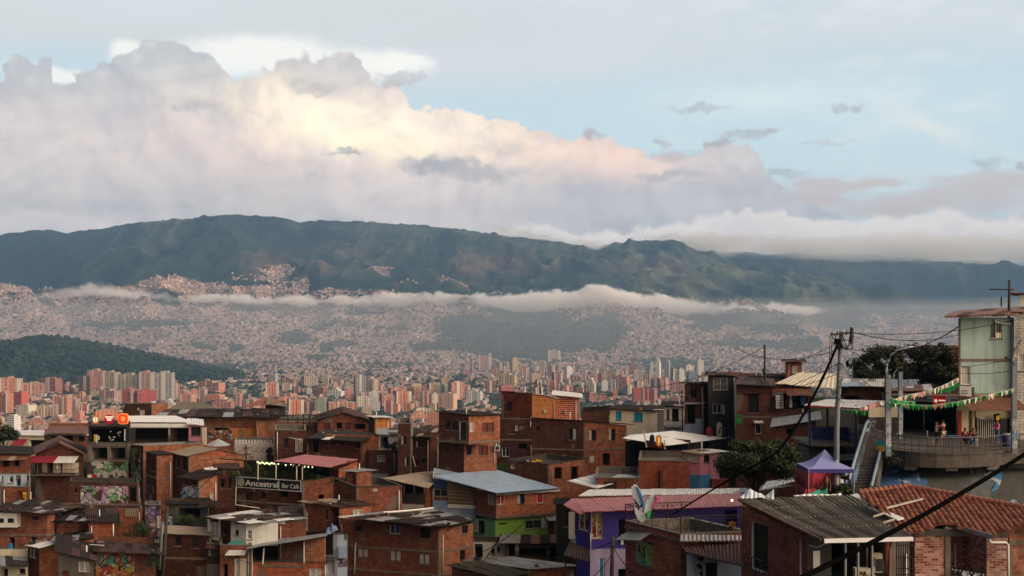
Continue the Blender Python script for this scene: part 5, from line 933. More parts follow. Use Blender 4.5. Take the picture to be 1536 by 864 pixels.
    f = h.a; cloth('curtain', [f.at(714, 757, .2), f.at(672, 755, .2), f.at(672, 722, .25), f.at(714, 728, .25)], 'tarp_tan', h.e, 14, 6, 0, .06, 3); cloth('curtain', [f.at(671, 734, .2), f.at(649, 731, .2), f.at(649, 717, .25), f.at(671, 720, .25)], 'steel_blue', h.e, 8, 4, 0, .05, 5); h.panel('a', 672, 756, 714, 762, 'white_sheet', .15, 'white_strip')
    h = H('green painted storey with mint corner below the blue-roofed brick storey', 706, 743, 836, 103.4, (777, 777, 777), 812, 'paint_mint', (44, 22), None, 'a:712,779,727,800,h;b:748,781,760,787,o;b:788,776,812,793,a;b:822,780,832,806,R', wallb='paint_green', name='green_house', sub=.1); h.panel('b', 813, 771, 821, 792, 'render_white', .03); h.awning('b', 816, 836, 774, 1., .3, 'sheet_grey', 2)
    h = H('whitewashed ground floor with a dark door below the green storey', 708, 759, None, 101, 813, 846, 'render_white', (5, 70), ('flat', 'concrete_dark'), 'a:712,816,724,838,o;a:737,823,742,831,d;a:746,820,750,828,d', name='white_house', dep=2.)
    h = H('wooden shed row with open dark fronts under rusty sheets', 760, 862, None, 99.5, 815, 848, 'wood', (4, 75), ('monoa', 'sheet_grey,sheet_rust,sheet_dark', 8, 1), 'a:763,818,772,840,O;a:778,822,820,838,O;a:824,820,850,842,O', name='wooden_shed', over=.7, dep=2.4); h.panel('a', 773, 816, 778, 826, 'render_white', .03); h.panel('a', 834, 829, 840, 841, 'pipe_grey', .3, 'drum')
    h = H('dark gap house with a closed shutter left of the purple house', 834, 856, None, 96, 758, 830, 'black', (4, 70), ('mono', 'sheet_dark', 2, 2), 'a:846,764,854,790,d', name='dark_house', dep=3.); h.panel('a', 853, 768, 862, 808, 'render_white', .1)
    h = H('low brick house under a worn grey corrugated roof at the picture foot', 700, 793, 861, 89, (842, 855, 850), 890, 'brick_dark', (20, 13), ('mono', 'sheet_grey', 8, 4), '', wallb='brick_mid', over=.25)
    h = H('low brick house under a mossy black roof at the picture foot', 678, 748, 790, 80, (849, 868, 862), 900, 'brick_dark', (20, 20), ('mono', 'sheet_moss', 5, 3))
    # ---- the big central house and its neighbours along the foot of the picture
    h = H('broad two-storey brick house with three pale curtained lower windows', 510, 658, 710, 94, (777, 791, 785), 905, 'brick_mid', (17, 38), None, 'a:533,788,543,797,d;a:585,787,600,801,n;a:630,792,645,808,d;a:536,822,553,837,W;a:585,826,602,842,W;a:628,830,645,847,W;b:693,787,702,800,d;b:690,825,698,842,d', [828, 863], wallb='brick_orange')
    rect_roof(h.e, [(507, 777, 93.2), (661, 792, 92.4), (714, 783, 96), (640, 763, 106)], 'sheet_dark,sheet_grey,sheet_brown,sheet_white', 11, 4, jit=.12, wts=[6, 2, 2, 1]); h.pipe('a', [(534, 814), (532, 862)], .07); m = MB(); m.tube([P(575, 769, 97), P(612, 766, 100), P(650, 762, 104)], .1, 5); m.build('ridge_pipe', M['pipe_white'], h.e)
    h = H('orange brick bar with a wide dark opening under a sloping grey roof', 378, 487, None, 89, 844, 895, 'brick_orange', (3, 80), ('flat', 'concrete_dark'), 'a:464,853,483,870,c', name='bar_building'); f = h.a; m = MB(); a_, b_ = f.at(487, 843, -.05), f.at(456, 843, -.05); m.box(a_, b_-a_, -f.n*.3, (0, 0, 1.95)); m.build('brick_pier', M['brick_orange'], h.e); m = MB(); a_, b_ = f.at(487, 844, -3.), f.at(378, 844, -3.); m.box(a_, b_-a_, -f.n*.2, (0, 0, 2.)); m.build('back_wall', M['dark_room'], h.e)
    rect_roof(h.e, [(368, 824, 88), (490, 805, 88), (492, 800, 92.5), (376, 815, 92.5)], 'sheet_grey', 6, 2, jit=.03); m = MB(); m.tube([P(396, 822, 88.6), P(394, 846, 88.6)], .06, 6); m.tube([P(456, 812, 88.6), P(456, 844, 88.6)], .05, 6); m.build('roof_post', M['pipe_white'], h.e); h.pipe('a', [(374, 822), (377, 835), (374, 868)], .06); h.panel('a', 390, 847, 458, 851, 'slab', .04, 'floor_slab')
    h = H('brick house with a white framed balcony window and patchwork roof', 312, 346, None, 92, (777, 785), 818, 'brick_dark', (30, 60), None, 'a:315,782,328,803,c;a:335,792,341,802,d'); h.panel('a', 312, 779, 315, 810, 'frame_white', .05, 'window_surround'); h.panel('a', 328, 779, 331, 810, 'frame_white', .05, 'window_surround'); h.panel('a', 313, 804, 331, 810, 'frame_white', .06, 'window_surround')
    rect_roof(h.e, [(309, 776, 92), (372, 787, 88.5), (462, 779, 93), (398, 764, 103)], 'sheet_grey,sheet_white,sheet_brown,sheet_dark', 8, 4, jit=.08, wts=[4, 3, 3, 2])
    h = H('white boxy upper room with a teal awning below it', 346, 369, 417, 90, (787, 787, 784), 818, 'render_white', (28, 7), None, 'a:352,795,358,803,d;b:371,795,378,809,w', name='white_house', sub=.1); h.awning('a', 347, 369, 813, .8, .3, 'paint_teal', 1)
    h = H('short brick wall house joining the white boxy room', 417, 459, None, 92, 782, 820, 'brick_mid', (4, 70), ('flat', 'concrete_dark')); h.panel('a', 419, 781, 428, 786, 'frame_white', .05, 'vent')
    h = H('brick ground floor with a pale door under the white boxy room', 330, 377, None, 89, 819, 890, 'brick_mid', (4, 70), ('flat', 'concrete'), 'a:352,838,360,868,c;a:334,846,342,868,o'); h.awning('a', 343, 372, 826, .9, .2, 'sheet_white', 2); h.panel('a', 360, 838, 370, 868, 'render_cream', .05)
    h = H('dark brick house under a tan flat roof with two small black windows', 248, 314, None, 92, (801, 804), 840, 'brick_dark', (4, 70), ('mono', 'sheet_tan', 5, 2), 'a:262,805,272,819,d;a:288,807,298,822,d', [838], over=.3, dep=3.2)
    h = H('ground floor wall painted with white and blue graffiti', 250, 312, None, 92.8, 841, 900, 'mural_purple', (4, 70), None, 'a:250,842,258,870,o', name='mural_building'); h.panel('a', 265, 846, 288, 864, 'mural_white', .04, 'mural'); h.panel('a', 286, 840, 312, 864, 'mural_blue', .05, 'mural')
    h = H('slim dark brick house with a white window beneath the white balcony window', 310, 332, None, 91, 816, 880, 'brick_dark', (4, 70), ('flat', 'concrete'), 'a:313,821,325,833,w'); h.awning('a', 311, 326, 818, .6, .15, 'sheet_rust', 1); h.panel('a', 310, 846, 330, 866, 'concrete', .04)
    h = H('long house with teal and red dragon-like graffiti on its brick front', 143, 234, None, 87, (827, 832), 890, 'brick_mid', (4, 75), None, ''); rect_roof(h.e, [(139, 828, 86.4), (250, 833, 86), (247, 819, 93), (136, 812, 94)], 'sheet_brown,sheet_dark', 9, 3, jit=.05); h.panel('a', 144, 827, 184, 848, 'mural_teal', .05, 'mural'); h.panel('a', 144, 846, 202, 868, 'mural_rust', .06, 'mural'); h.panel('a', 180, 832, 202, 846, 'mural_teal', .04, 'mural')
    h = H('grey plastered house with crooked windows beside the teal graffiti', 88, 141, None, 85, (827, 842), 890, 'render_grey', (12, 70), ('monoa', 'sheet_brown,sheet_dark', 5, 3), 'a:91,831,98,842,c;a:106,834,113,843,R;a:118,841,134,858,c;a:93,856,104,870,R', over=.4)
    h = H('small orange brick house with a fire-bright wall under black sheeting', 133, 172, None, 96, (785, 783), 816, 'brick_orange', (3, 75), ('monoa', 'sheet_brown,sheet_dark', 5, 2), over=.35); h.pipe('a', [(170.5, 786), (170.5, 810)])
    h = H('short orange brick house tucked behind under the jumbled roofs', 85, 119, 135, 98, (786, 784, 781), 808, 'brick_orange', (4, 35), None, wallb='brick_mid'); rect_roof(h.e, [(70, 784, 97.5), (137, 783, 96), (165, 770, 103), (86, 762, 107)], 'sheet_dark,sheet_brown,sheet_grey,sheet_white', 7, 3, jit=.16, wts=[5, 3, 2, 2])
    h = H('mid red brick house with a white boxed bay window at the frame edge', -12, 71, 82, 97, (766, 772, 768), 836, 'brick_mid', (4, 50), None, 'a:48,774,58,780,d;a:13,806,22,822,o;a:46,806,56,814,o', [803]); rect_roof(h.e, [(-14, 767, 96.5), (76, 773, 95.5), (135, 760, 106), (30, 748, 109)], 'sheet_dark,sheet_brown,sheet_grey', 10, 4, jit=.15, wts=[6, 3, 1])
    f = h.a; m = MB(); a_, b_ = f.at(31, 789), f.at(-2, 789); m.box(a_, b_-a_, f.n*.7, (0, 0, f.at(15, 767).z-a_.z)); bw = m.build('bay_window', M['frame_white'], h.e); m = MB(); a_, b_ = f.at(27, 782, .702), f.at(18, 782, .702); m.box(a_, b_-a_, f.n*.02, (0, 0, .4)); x_ = m.build('pane', M['glass'], h.e); x_.parent = bw; m = MB(); a_, b_ = f.at(12, 782, .702), f.at(6, 782, .702); m.box(a_, b_-a_, f.n*.02, (0, 0, .4)); x_ = m.build('pane', M['glass'], h.e); x_.parent = bw; h.panel('a', -10, 821, 42, 838, 'concrete', .06, 'plinth')
    h = H('orange brick house with a pale sheet corner on its low roof', 42, 59, 141, 90, (821, 822, 808), 890, 'brick_dark', (35, 19), None, 'a:44,824,54,837,w', wallb='brick_orange'); rect_roof(h.e, [(37, 819, 90), (58, 823, 87.5), (82, 817, 90), (66, 811, 93)], 'sheet_white', 2, 2, jit=.02); rect_roof(h.e, [(70, 817, 91), (142, 808, 91), (136, 797, 98), (86, 803, 97)], 'sheet_dark,sheet_grey', 6, 2, jit=.1); h.pipe('a', [(42, 822), (41.5, 850)])
    h = H('cream house with a black doorway under a grey sheet roof at the corner', -12, 42, None, 84, 850, 900, 'render_cream', (3, 75), None, 'a:1,853,12,872,o;a:28,853,38,861,d', name='cream_house'); rect_roof(h.e, [(-14, 849, 83), (44, 851, 83), (40, 836, 91), (-14, 833, 91)], 'sheet_grey,sheet_dark', 5, 2)
    h = H('narrow wall with purple graffiti and an orange heart in the dark alley', 218, 241, None, 98, 758, 824, 'mural_purple', (5, 60), ('flat', 'concrete'), 'a:236,774,241,792,c', name='mural_building', dep=2.); o = [h.a.at(x, y, .05) for x, y in ((226, 809), (223, 800), (226, 797), (228, 799), (231, 796), (233, 800))]; m = MB(); m.face(o); x_ = m.build('painted_heart', M['clay'], h.e)
    h = H('concrete yard building with dark openings behind the tan-roofed house', 250, 312, None, 101, 757, 806, 'concrete_dark', (4, 70), ('mono', 'sheet_dark,sheet_brown', 4, 2), 'a:268,762,300,778,O', name='yard_building', dep=3.); h.panel('a', 250, 775, 259, 800, 'mural_blue', .1, 'mural'); h.awning('a', 302, 332, 752, 1.2, .4, 'sheet_dark', 3)
def near_right():
    H = House
    # purple house
    h = H('purple painted house with a picture-filled corner window and red roof', 864, 885, 1112, 70, (762, 768, 759), 885, 'paint_purple', (50, 7), None, 'a:867,770,883,796,P;b:887,769,904,808,P;b:928,779,945,816,o;b:898,836,906,868,B;b:928,853,944,872,o;b:1086,764,1106,790,O', name='purple_house'); h.panel('b', 885, 823, 927, 836, 'paint_lilac', .03); h.panel('b', 907, 836, 927, 868, 'paint_lilac', .03); h.panel('b', 885, 836, 898, 868, 'paint_lilac', .03); h.panel('b', 927, 823, 950, 853, 'paint_lilac', .03); h.pipe('b', [(885.5, 800), (885.5, 822)], .04)
    rect_roof(h.e, [(876, 769, 68.6), (1114, 760, 70.5), (1110, 741, 77), (856, 750, 75.5)], 'sheet_red', 16, 2, jit=.02); rect_roof(h.e, [(845, 758, 73), (870, 773, 68.5), (882, 768, 68.8), (857, 750.5, 75)], 'sheet_red', 2, 2, jit=.02, name='side_canopy'); rect_roof(h.e, [(868, 744.5, 76), (1112, 741.5, 77.5), (1109, 734, 84), (884, 735.5, 84)], 'sheet_white', 12, 1, jit=.02, name='upper_roof')
    m = MB(); m.cbox(P(1098, 752, 69.4), .1, .1, .12); m.build('lamp_bulb', M['bulb_warm'], h.e); rect_roof(h.e, [(845, 834, 65.5), (886, 844, 65), (884, 826, 69.4), (855, 814, 69.6)], 'sheet_dark', 3, 2, name='black_awning', jit=.02)
    # brick house with the railed terrace
    h = H('red brick house with an iron-railed roof terrace and grey window awning', 938, 1021, 1126, 50, (782, 803, 799), 905, 'brick_block', (58, 5), ('flat', 'concrete'), 'a:953,811,980,848,G', wallb='brick_block', name='terrace_house'); f, g = h.a, h.b
    m = MB()
    for fc in (f, g): m.box(fc.pt(-.05, h.zC-.32, .02), fc.u*(fc.w+.05), fc.n*.07, (0, 0, .10))
    m.build('cornice', M['slab'], h.e); h.awning('a', 941, 979, 800, .75, .28, 'sheet_grey', 5); m = MB()
    def truss(p, q, hgt, n):
        up = Vector((0, 0, hgt)); m.tube([p+up, q+up], .022, 4); m.tube([p+Vector((0, 0, .06)), q+Vector((0, 0, .06))], .018, 4); m.tube([p+up*.82, q+up*.82], .014, 4)
        for i in range(n+1):
            a = p+(q-p)*i/n
            if i % 3 == 0: m.tube([a, a+up], .022, 4)
            if i < n:
                b = p+(q-p)*(i+1)/n; lo, hi = (a, b) if i % 2 else (b, a); m.tube([lo+Vector((0, 0, .06)), hi+up*.82], .012, 3); c_ = p+(q-p)*(i+.5)/n; m.tube([a+up*.82, c_+up], .010, 3); m.tube([c_+up, b+up*.82], .010, 3)
    C, L, R, B = h.C, h.L, h.Rr, h.B; z = Vector((0, 0, .08)); truss(L+z, C+z, .78, 12); truss(C+z, R+z, .78, 14); truss(L+z, B+z, .78, 14)
    m.build('railing', M['steel_black'], h.e)
    rect_roof(h.e, [(1020, 813, 49.6), (1120, 812, 49.8), (1120, 806, 50), (1020, 804, 50)], 'sheet_grey', 3, 1, name='flashing', jit=.03); rect_roof(h.e, [(1029, 830, 48.4), (1121, 853, 45.6), (1121, 816, 49.9), (1021, 822, 49.9)], 'sheet_brown', 6, 2, name='lean_to_roof', jit=.03)
    m = MB(); a_, b_ = P(1031, 866, 48.6), P(1120, 866, 48.2); m.box(a_, b_-a_, (0, .15, 0), (0, 0, 1.05)); m.build('lean_to_wall', M['render_blue'], h.e); h.panel('b', 1045, 832, 1061, 866, 'dark_room', 1.72, 'doorway')  # doorway is a near-black panel, its inner shade painted
    # house under the corrugated brown roof
    h = H('brick house under a big brown corrugated roof with an open porch', 1112, 1212, 1364, 41, (758, 804, 808), 905, 'brick_block', (68, 9), None, 'a:1125,784,1152,858,w;b:1247,812,1300,880,O;b:1302,812,1330,880,O', wallb='render_grey', name='porch_house'); f, g = h.a, h.b
    h.panel('b', 1213, 802, 1246, 870, 'render_black', .03); h.panel('b', 1219, 826, 1229, 856, 'frame_white', .06, 'white_board'); h.rail('a', 1124, 1153, 857, 836, .25, 'steel_black', 'window_rail', .25); 
    q = [P(1235, 807, 39.2), P(1368, 804, 39.8), P(1282, 741, 48.5), P(1110, 747, 46.2)]; mb = MB(); n = 150; W = (q[1]-q[0]).length
    def rp(u, v, k=0):
        sag = -.06*math.sin(v*math.pi); step = -.035*((v*4) % 1); p = q[0]*(1-u)*(1-v)+q[1]*u*(1-v)+q[2]*u*v+q[3]*(1-u)*v; return p+Vector((0, 0, .035*math.cos(u*math.pi*2*26)+sag+step+.02*math.sin(u*40*v)-k))
    vs = [0, .12, .2495, .25, .37, .4995, .5, .62, .7495, .75, .88, .9995]
    for j in range(len(vs)-1):
        for i in range(n):
            u0, u1 = i/n, (i+1)/n; mb.face([rp(u0, vs[j]), rp(u1, vs[j]), rp(u1, vs[j+1]), rp(u0, vs[j+1])], [(u0*W, vs[j]*9), (u1*W, vs[j]*9), (u1*W, vs[j+1]*9), (u0*W, vs[j+1]*9)])
    M['eternit_flat'] = M['eternit']; o = mb.build('roof', M['eternit'], h.e); sd_ = o.modifiers.new('t', 'SOLIDIFY'); sd_.thickness = .02; sd_.offset = -1
    m = MB(); m.box(q[0]+Vector((0, -.04, -.16)), q[1]-q[0], (0, -.1, 0), (0, 0, .14)); m.build('gutter', M['tent_white'], h.e); m = MB(); m.box(q[0]+Vector((-.05, 0, -.12)), q[3]-q[0], (-.06, 0, 0), (0, 0, .1)); m.build('verge_board', M['wood'], h.e)
    m = MB()
    for x in (1268, 1287, 1308): m.tube([P(x, 812, 39.9), P(x, 880, 39.9)], .045, 6)
    m.build('porch_post', M['galv'], h.e); m = MB(); m.tube([P(1330, 812, 40), P(1331, 830, 40), P(1332, 880, 40)], .12, 8); m.tube([P(1338, 808, 39.9), P(1337, 818, 39.9), P(1335, 824, 39.9), P(1334, 880, 39.8)], .05, 6); m.build('drain_pipe', M['clay'], h.e)
    m = MB(); pts = [P(1214, 818, 40.7), P(1225, 821, 40.3), P(1240, 815, 39.8)]; m.tube(pts, .025, 5); m.build('hanging_wire', M['pipe_white'], h.e)
    # house under the clay tiles
    h = H('patterned brick house under a red clay tile roof at the frame edge', 1418, 1500, None, 43.4, 800, 900, 'brick_check', (4, 70), None, 'a:1467,808,1481,880,o', name='tile_roof_house'); m = MB()
    for x0, x1, yt_ in ((1372, 1418, 802), (1480, 1512, 804)): m = MB(); a_, b_ = P(x0, 880, 41.6), P(x1, 880, 41.6); m.box(a_, b_-a_, (0, 1.9, 0), (0, 0, -(yt_-HY)/F*41.6-a_.z)); m.build('brick_pier', M['brick_check'], h.e)
    m = MB(); a_, b_ = P(1418.2, 880, 41.55), P(1426, 880, 41.55); m.box(a_, b_-a_, (0, .3, 0), (0, 0, 2.25)); m.build('column', M['concrete'], h.e); m = MB(); a_, b_ = P(1374, 803, 41.5), P(1514, 806, 41.5); m.box(a_, b_-a_, (0, .3, 0), (0, 0, .22)); m.build('lintel', M['concrete_dark'], h.e)
    m = MB(); a_, b_ = P(1514, 880, 41.8), P(1600, 880, 41.8); m.box(a_, b_-a_, (0, 2, 0), (0, 0, 2.4)); m.build('side_wall', M['brick_orange'], h.e); m = MB(); a_, b_ = P(1514, 818, 41.75), P(1600, 818, 41.75); m.box(a_, b_-a_, (0, .1, 0), (0, 0, .16)); a_ = P(1514, 880, 41.75); m.box(a_, (.14, 0, 0), (0, .1, 0), (0, 0, 1.6)); m.build('concrete_band', M['concrete'], h.e)
    m = MB(); m.tube([P(1484.5, 801, 41.2), P(1484.5, 812, 41.2), P(1487, 814, 41.2), P(1509, 814, 41.2), P(1512, 817, 41.2), P(1512.5, 880, 41.2)], .05, 8); m.build('downpipe', M['flag_white'], h.e, True); a_, b_ = P(1417, 783, 42.2), P(1488, 802, 40.2); m = MB(); m.box(a_-Vector((0, 0, .16)), b_-a_, (0, -.12, 0), (0, 0, .17)); m.build('gutter', M['pipe_grey'], h.e)
    o0, ou, ov = P(1352, 805, 41), P(1487, 803, 40.6), P(1362, 733, 45.2); uu = (ou-o0).normalized(); nn = (ou-o0).cross(ov-o0).normalized(); vv = nn.cross(uu); nn = -nn if nn.z < 0 else nn; vv = -vv if vv.y < 0 else vv
    def onp(x, y): r = P(x, y, 1.); t = o0.dot(nn)/r.dot(nn); return r*t
    poly = [((onp(x, y)-o0).dot(uu), (onp(x, y)-o0).dot(vv)) for x, y in ((1288, 741), (1362, 732), (1460, 750), (1600, 776), (1600, 786), (1545, 783), (1487, 803), (1418, 784), (1352, 806), (1340, 786))]
    def inside(px, py):
        c = False; n = len(poly)
        for i in range(n):
            (x1, y1), (x2, y2) = poly[i], poly[(i+1) % n]
            if (y1 > py) != (y2 > py) and px < (x2-x1)*(py-y1)/(y2-y1)+x1: c = not c
        return c
    mb = MB(); tw, tl = .215, .36; rgt = random.Random(5); us_ = [p[0] for p in poly]; vs_ = [p[1] for p in poly]
    for j in range(int((max(vs_)-min(vs_))/tl)+1):
        for i in range(int((max(us_)-min(us_))/tw)+1):
            u0, v0 = min(us_)+i*tw, min(vs_)+j*tl
            if not inside(u0+tw/2, v0+tl/2): continue
            dj = rgt.uniform(-.012, .02); mi = 0 if rgt.random() < .82 else 1; k = 4; lo, hi = [], []; sk = rgt.uniform(-.02, .02)
            for s_ in range(k+1):
                t = s_/k; b_ = math.sin(t*math.pi)*.075; lo.append(o0+uu*(u0+tw*t+sk)+vv*(v0-.08)+nn*(b_+.06+dj)); hi.append(o0+uu*(u0+tw*t)+vv*(v0+tl)+nn*(b_+.01+dj))
            for s_ in range(k): mb.face([lo[s_], lo[s_+1], hi[s_+1], hi[s_]], mi=mi)
            mb.face(lo+[p-nn*.07 for p in (lo[-1], lo[0])], mi=mi)
    mb.face([o0+uu*p[0]+vv*p[1]-nn*.03 for p in poly], mi=1)
    o = mb.build('roof', [M['clay'], M['clay_dark']], h.e)
    m = MB()
    for a_, b_, n_ in ((onp(1288, 741), onp(1362, 732.5), 10), (onp(1362, 732.5), onp(1600, 776), 30)):
        for i in range(n_): p, r = a_+(b_-a_)*i/n_, a_+(b_-a_)*(i+1.12)/n_; m.tube([p+Vector((0, 0, .10)), r+Vector((0, 0, .06))], [.13, .11], 7)
    x_ = m.build('ridge_tiles', M['clay'], h.e); x_.parent = o
    m = MB(); m.box(P(1276, 744, 46), P(1322, 765, 43.6)-P(1276, 744, 46), (.3, .1, .05), (0, 0, .05)); m.box(P(1303, 762, 44), P(1346, 781, 42)-P(1303, 762, 44), (.3, .1, .04), (0, 0, .05)); x_ = m.build('flashing', M['frame_white'], h.e); m = MB(); a_, b_ = P(1330, 768, 43.2), P(1385, 754, 43.6); m.box(a_+Vector((0, 0, .12)), b_-a_, (.02, .16, 0), (0, 0, .05)); m.build('roof_board', M['plank_pale'], h.e)
    for a_ in ([P(1310, 775, 42), P(1328, 769, 42)], [P(1325, 784, 41), P(1342, 779, 41)]): m = MB(); m.tube(a_, .045, 5); m.build('roof_batten', M['plank_pale'], h.e)
    m = MB()
    for i in range(9): x = 1345+i*3.3; m.tube([P(x, 812, 40.9), P(x, 880, 40.9)], .022, 4)
    for y in (818, 836, 853, 862): m.tube([P(1344, y, 40.9), P(1373, y, 40.9)], .02, 4)
    m.build('gate', M['steel_black'], h.e); m = MB(); a_, b_ = P(1344, 880, 42.5), P(1372, 880, 42.5); m.box(a_, b_-a_, (0, .2, 0), (0, 0, 1.9)); m.build('entry_wall', M['block_pale'], h.e)
    m = MB(); a_, b_ = P(1426, 851, 41.6), P(1478, 860, 40.6); n_ = 12
    for i in range(n_+1): p = a_+(b_-a_)*i/n_; m.tube([p, p-Vector((0, 0, 1))], .018, 4)
    m.tube([a_, b_], .03, 4); m.tube([a_-Vector((0, 0, .25)), b_-Vector((0, 0, .25))], .02, 4); rl = m.build('railing', M['steel_black'], h.e); m = MB()
    for i in range(9): p = a_+(b_-a_)*(i+.4)/9; m = MB(); m.tube([p+Vector((0, -.02, -.06)), p+Vector((0, -.05, -.06))], .035, 8); x_ = m.build('white_knob', M['wing_white'], h.e); x_.parent = rl
    for t, s in ((.42, .11), (.74, .10)):
        m = MB(); p = a_+(b_-a_)*t+Vector((0, -.05, -.2)); m.tube([p, p+Vector((0, -.03, 0))], s*.8, 8)
        for k_ in range(5): c_ = p+Vector((.1*math.cos(k_*1.257), 0, .1*math.sin(k_*1.257))); m.tube([c_, c_+Vector((0, -.02, 0))], s*.62, 8)
        x_ = m.build('white_flower', M['wing_white'], h.e); x_.parent = rl
    # green house and shop
    h = H('tall sea-green house with a barred lit window under brown eaves', 1438, 1521, None, 74, 476, 588, 'wall_green', (2, 80), None, 'a:1485,484,1503,508,a;a:1441,549,1456,577,c;a:1506,534,1513,541,w', [540], name='green_house', dep=9, sub=.1); rect_roof(h.e, [(1417, 477, 72.8), (1524, 474, 72.8), (1560, 461, 80), (1432, 470, 80)], 'sheet_brown,sheet_rust', 6, 2, th=.14, jit=.03); h.pipe('a', [(1491, 479), (1491.5, 483), (1496, 484.5), (1515, 486), (1518.5, 490), (1518.5, 560)], .07); h.panel('a', 1437.5, 478, 1440.5, 586, 'wood', .06, 'corner_post'); h.panel('a', 1494, 499, 1502, 507, 'lit_patch', -.08, 'lit_curtain', th=.01); m = MB(); f = h.a
    for i in range(6): m.tube([f.at(1486+i*3.2, 484, .03), f.at(1486+i*3.2, 508, .03)], .015, 4)
    m.build('window_bars', M['steel_black'], h.e)
    h = H('pale concrete block house with a cream shutter at the frame edge', 1522, 1610, None, 73.4, 470, 668, 'block_pale', (2, 80), ('mono', 'sheet_brown', 4, 2), 'a:1527,530,1550,556,c', name='block_house')
    h = H('white house with a tiled roof peeking above the green house eaves', 1529, 1610, None, 86, 442, 650, 'render_white', (2, 80), ('mono', 'clay', 8, 2), name='white_house', over=.8)
    h = H('cream ground floor shop with a white barred gate under a brown awning', 1437, 1521, None, 74.2, 588, 676, 'cream_paint', (2, 80), None, 'a:1453,616,1459,668,O;a:1462,622,1466,668,D', name='shop'); f = h.a; h.awning('a', 1433, 1519, 595, 2.6, .75, 'sheet_rust', 6); h.panel('a', 1436, 616, 1441, 668, 'red_paint', .2, 'red_column'); h.panel('a', 1469, 628, 1494, 668, 'dark_room', .05, 'gate_shade_panel'); h.panel('a', 1497, 628, 1514, 668, 'glass', .05, 'shop_window'); m = MB()  # near-black panel paints the shade behind the gate bars
    for i in range(9): m.tube([f.at(1469.5+i*3, 628, .12), f.at(1469.5+i*3, 668, .12)], .03, 4)
    m.tube([f.at(1469, 628, .12), f.at(1494, 628, .12)], .04, 4); m.build('gate', M['frame_white'], h.e); h.panel('a', 1463, 615, 1516, 626, 'cream_paint', .1, 'shutter_box')
    h = H('dark open-fronted bar beside the cream shop on the curved terrace', 1350, 1437, None, 79, 604, 672, 'black', (2, 80), ('mono', 'sheet_dark,sheet_rust', 7, 2), 'a:1352,613,1434,668,O', name='open_bar', over=1.)
    m = MB(); f = h.a; m.tube([f.at(1385, 612, .1), f.at(1385, 668, .1)], .05, 6); m.build('post', M['galv'], h.e)
# ---------------------------------------------------------------- trees, poles, cables, people and the rest
def leafmat(name, c1, c2):
    m, k, b = newmat(name); at = k.n('Attribute', attribute_name='tint'); k.nt.links.new(k.mix(1., at.outputs[0], (1, 1, 1), 'MULTIPLY'), b.inputs['Base Color']); b.inputs['Roughness'].default_value = .6; b.inputs['Specular IOR Level'].default_value = .25
    b.inputs['Transmission Weight'].default_value = 0; M[name] = m; return m
def leaves(name, par, clumps, n, size, c1, c2, seed, mat='leaf'):
    g = np.random.default_rng(seed); C = np.array([c[:3] for c in clumps]); Rr = np.array([c[3] for c in clumps]); w = Rr**2.2; w /= w.sum()
    idx = g.choice(len(C), n, p=w); d = g.normal(size=(n, 3)); d /= np.linalg.norm(d, axis=1)[:, None]; rad = Rr[idx]*(g.random(n)**.42)*(1+.14*g.normal(size=n)); p = C[idx]+d*rad[:, None]*np.array([1, 1, .82])
    a = g.normal(size=(n, 3)); a /= np.linalg.norm(a, axis=1)[:, None]; b = np.cross(a, d+.6*g.normal(size=(n, 3))); b /= np.linalg.norm(b, axis=1)[:, None]; s = size*g.uniform(.6, 1.35, (n, 1))
    V = np.stack([p-a*s-b*s*.1, p-b*s*.55, p+a*s-b*s*.05, p+b*s*.55], 1)-np.array(par.location); Fq = np.arange(n*4).reshape(n, 4)
    t = g.random((n, 1))*.5+.5*fbm(p[:, 0]*1.3+p[:, 1], p[:, 2]*1.3, 3, seed)[:, None]; col = np.array(c1)+(np.array(c2)-np.array(c1))*np.clip(t*1.5-.25, 0, 1); cl = g.uniform(.55, 1.45, (len(C), 1)); col = col*cl[idx]
    o = npmesh(name, V.reshape(-1, 3), Fq, M[mat], col=col); o.parent = par; return o
def clumpset(cx, cy, cz, rx, ry, rz, n, r0, r1, seed, flat=.2):
    g = random.Random(seed); out = []
    while len(out) < n:
        u = [g.uniform(-1, 1) for _ in range(3)]; q = u[0]**2+u[1]**2+u[2]**2
        if q > 1 or q < .12: continue
        z = u[2] if u[2] > 0 else u[2]*flat*3
        out.append((cx+u[0]*rx, cy+u[1]*ry, cz+z*rz, g.uniform(r0, r1)))
    return out
def limbs(par, base, tops, r, name='trunk', fork=.45):
    mb = MB(); b = Vector(base)
    for i, t in enumerate(tops):
        t = Vector(t); mid = b*(1-fork)+Vector((b.x*.6+t.x*.4, b.y*.6+t.y*.4, b.z+(t.z-b.z)*fork))*fork if False else Vector((b.x+(t.x-b.x)*.35, b.y+(t.y-b.y)*.35, b.z+(t.z-b.z)*.5)); mb.tube([b+Vector(((i-len(tops)/2)*r*.25, 0, 0)), mid, t], [r*.8, r*.5, r*.14], 7)
    mb.build(name, M['bark'], par, True)
def ellip(name, par, c, rx, ry, rz, mat, sub=2):
    bm = bmesh.new(); bmesh.ops.create_icosphere(bm, subdivisions=sub, radius=1)
    for v in bm.verts: v.co = Vector((v.co.x*rx, v.co.y*ry, v.co.z*rz))+Vector(c)
    bmesh.ops.transform(bm, matrix=world_inv(par), verts=bm.verts); me = bpy.data.meshes.new(name); bm.to_mesh(me); bm.free(); me.materials.append(M[mat]); me.polygons.foreach_set('use_smooth', [True]*len(me.polygons)); o = bpy.data.objects.new(name, me); COL.objects.link(o); o.parent = par; return o
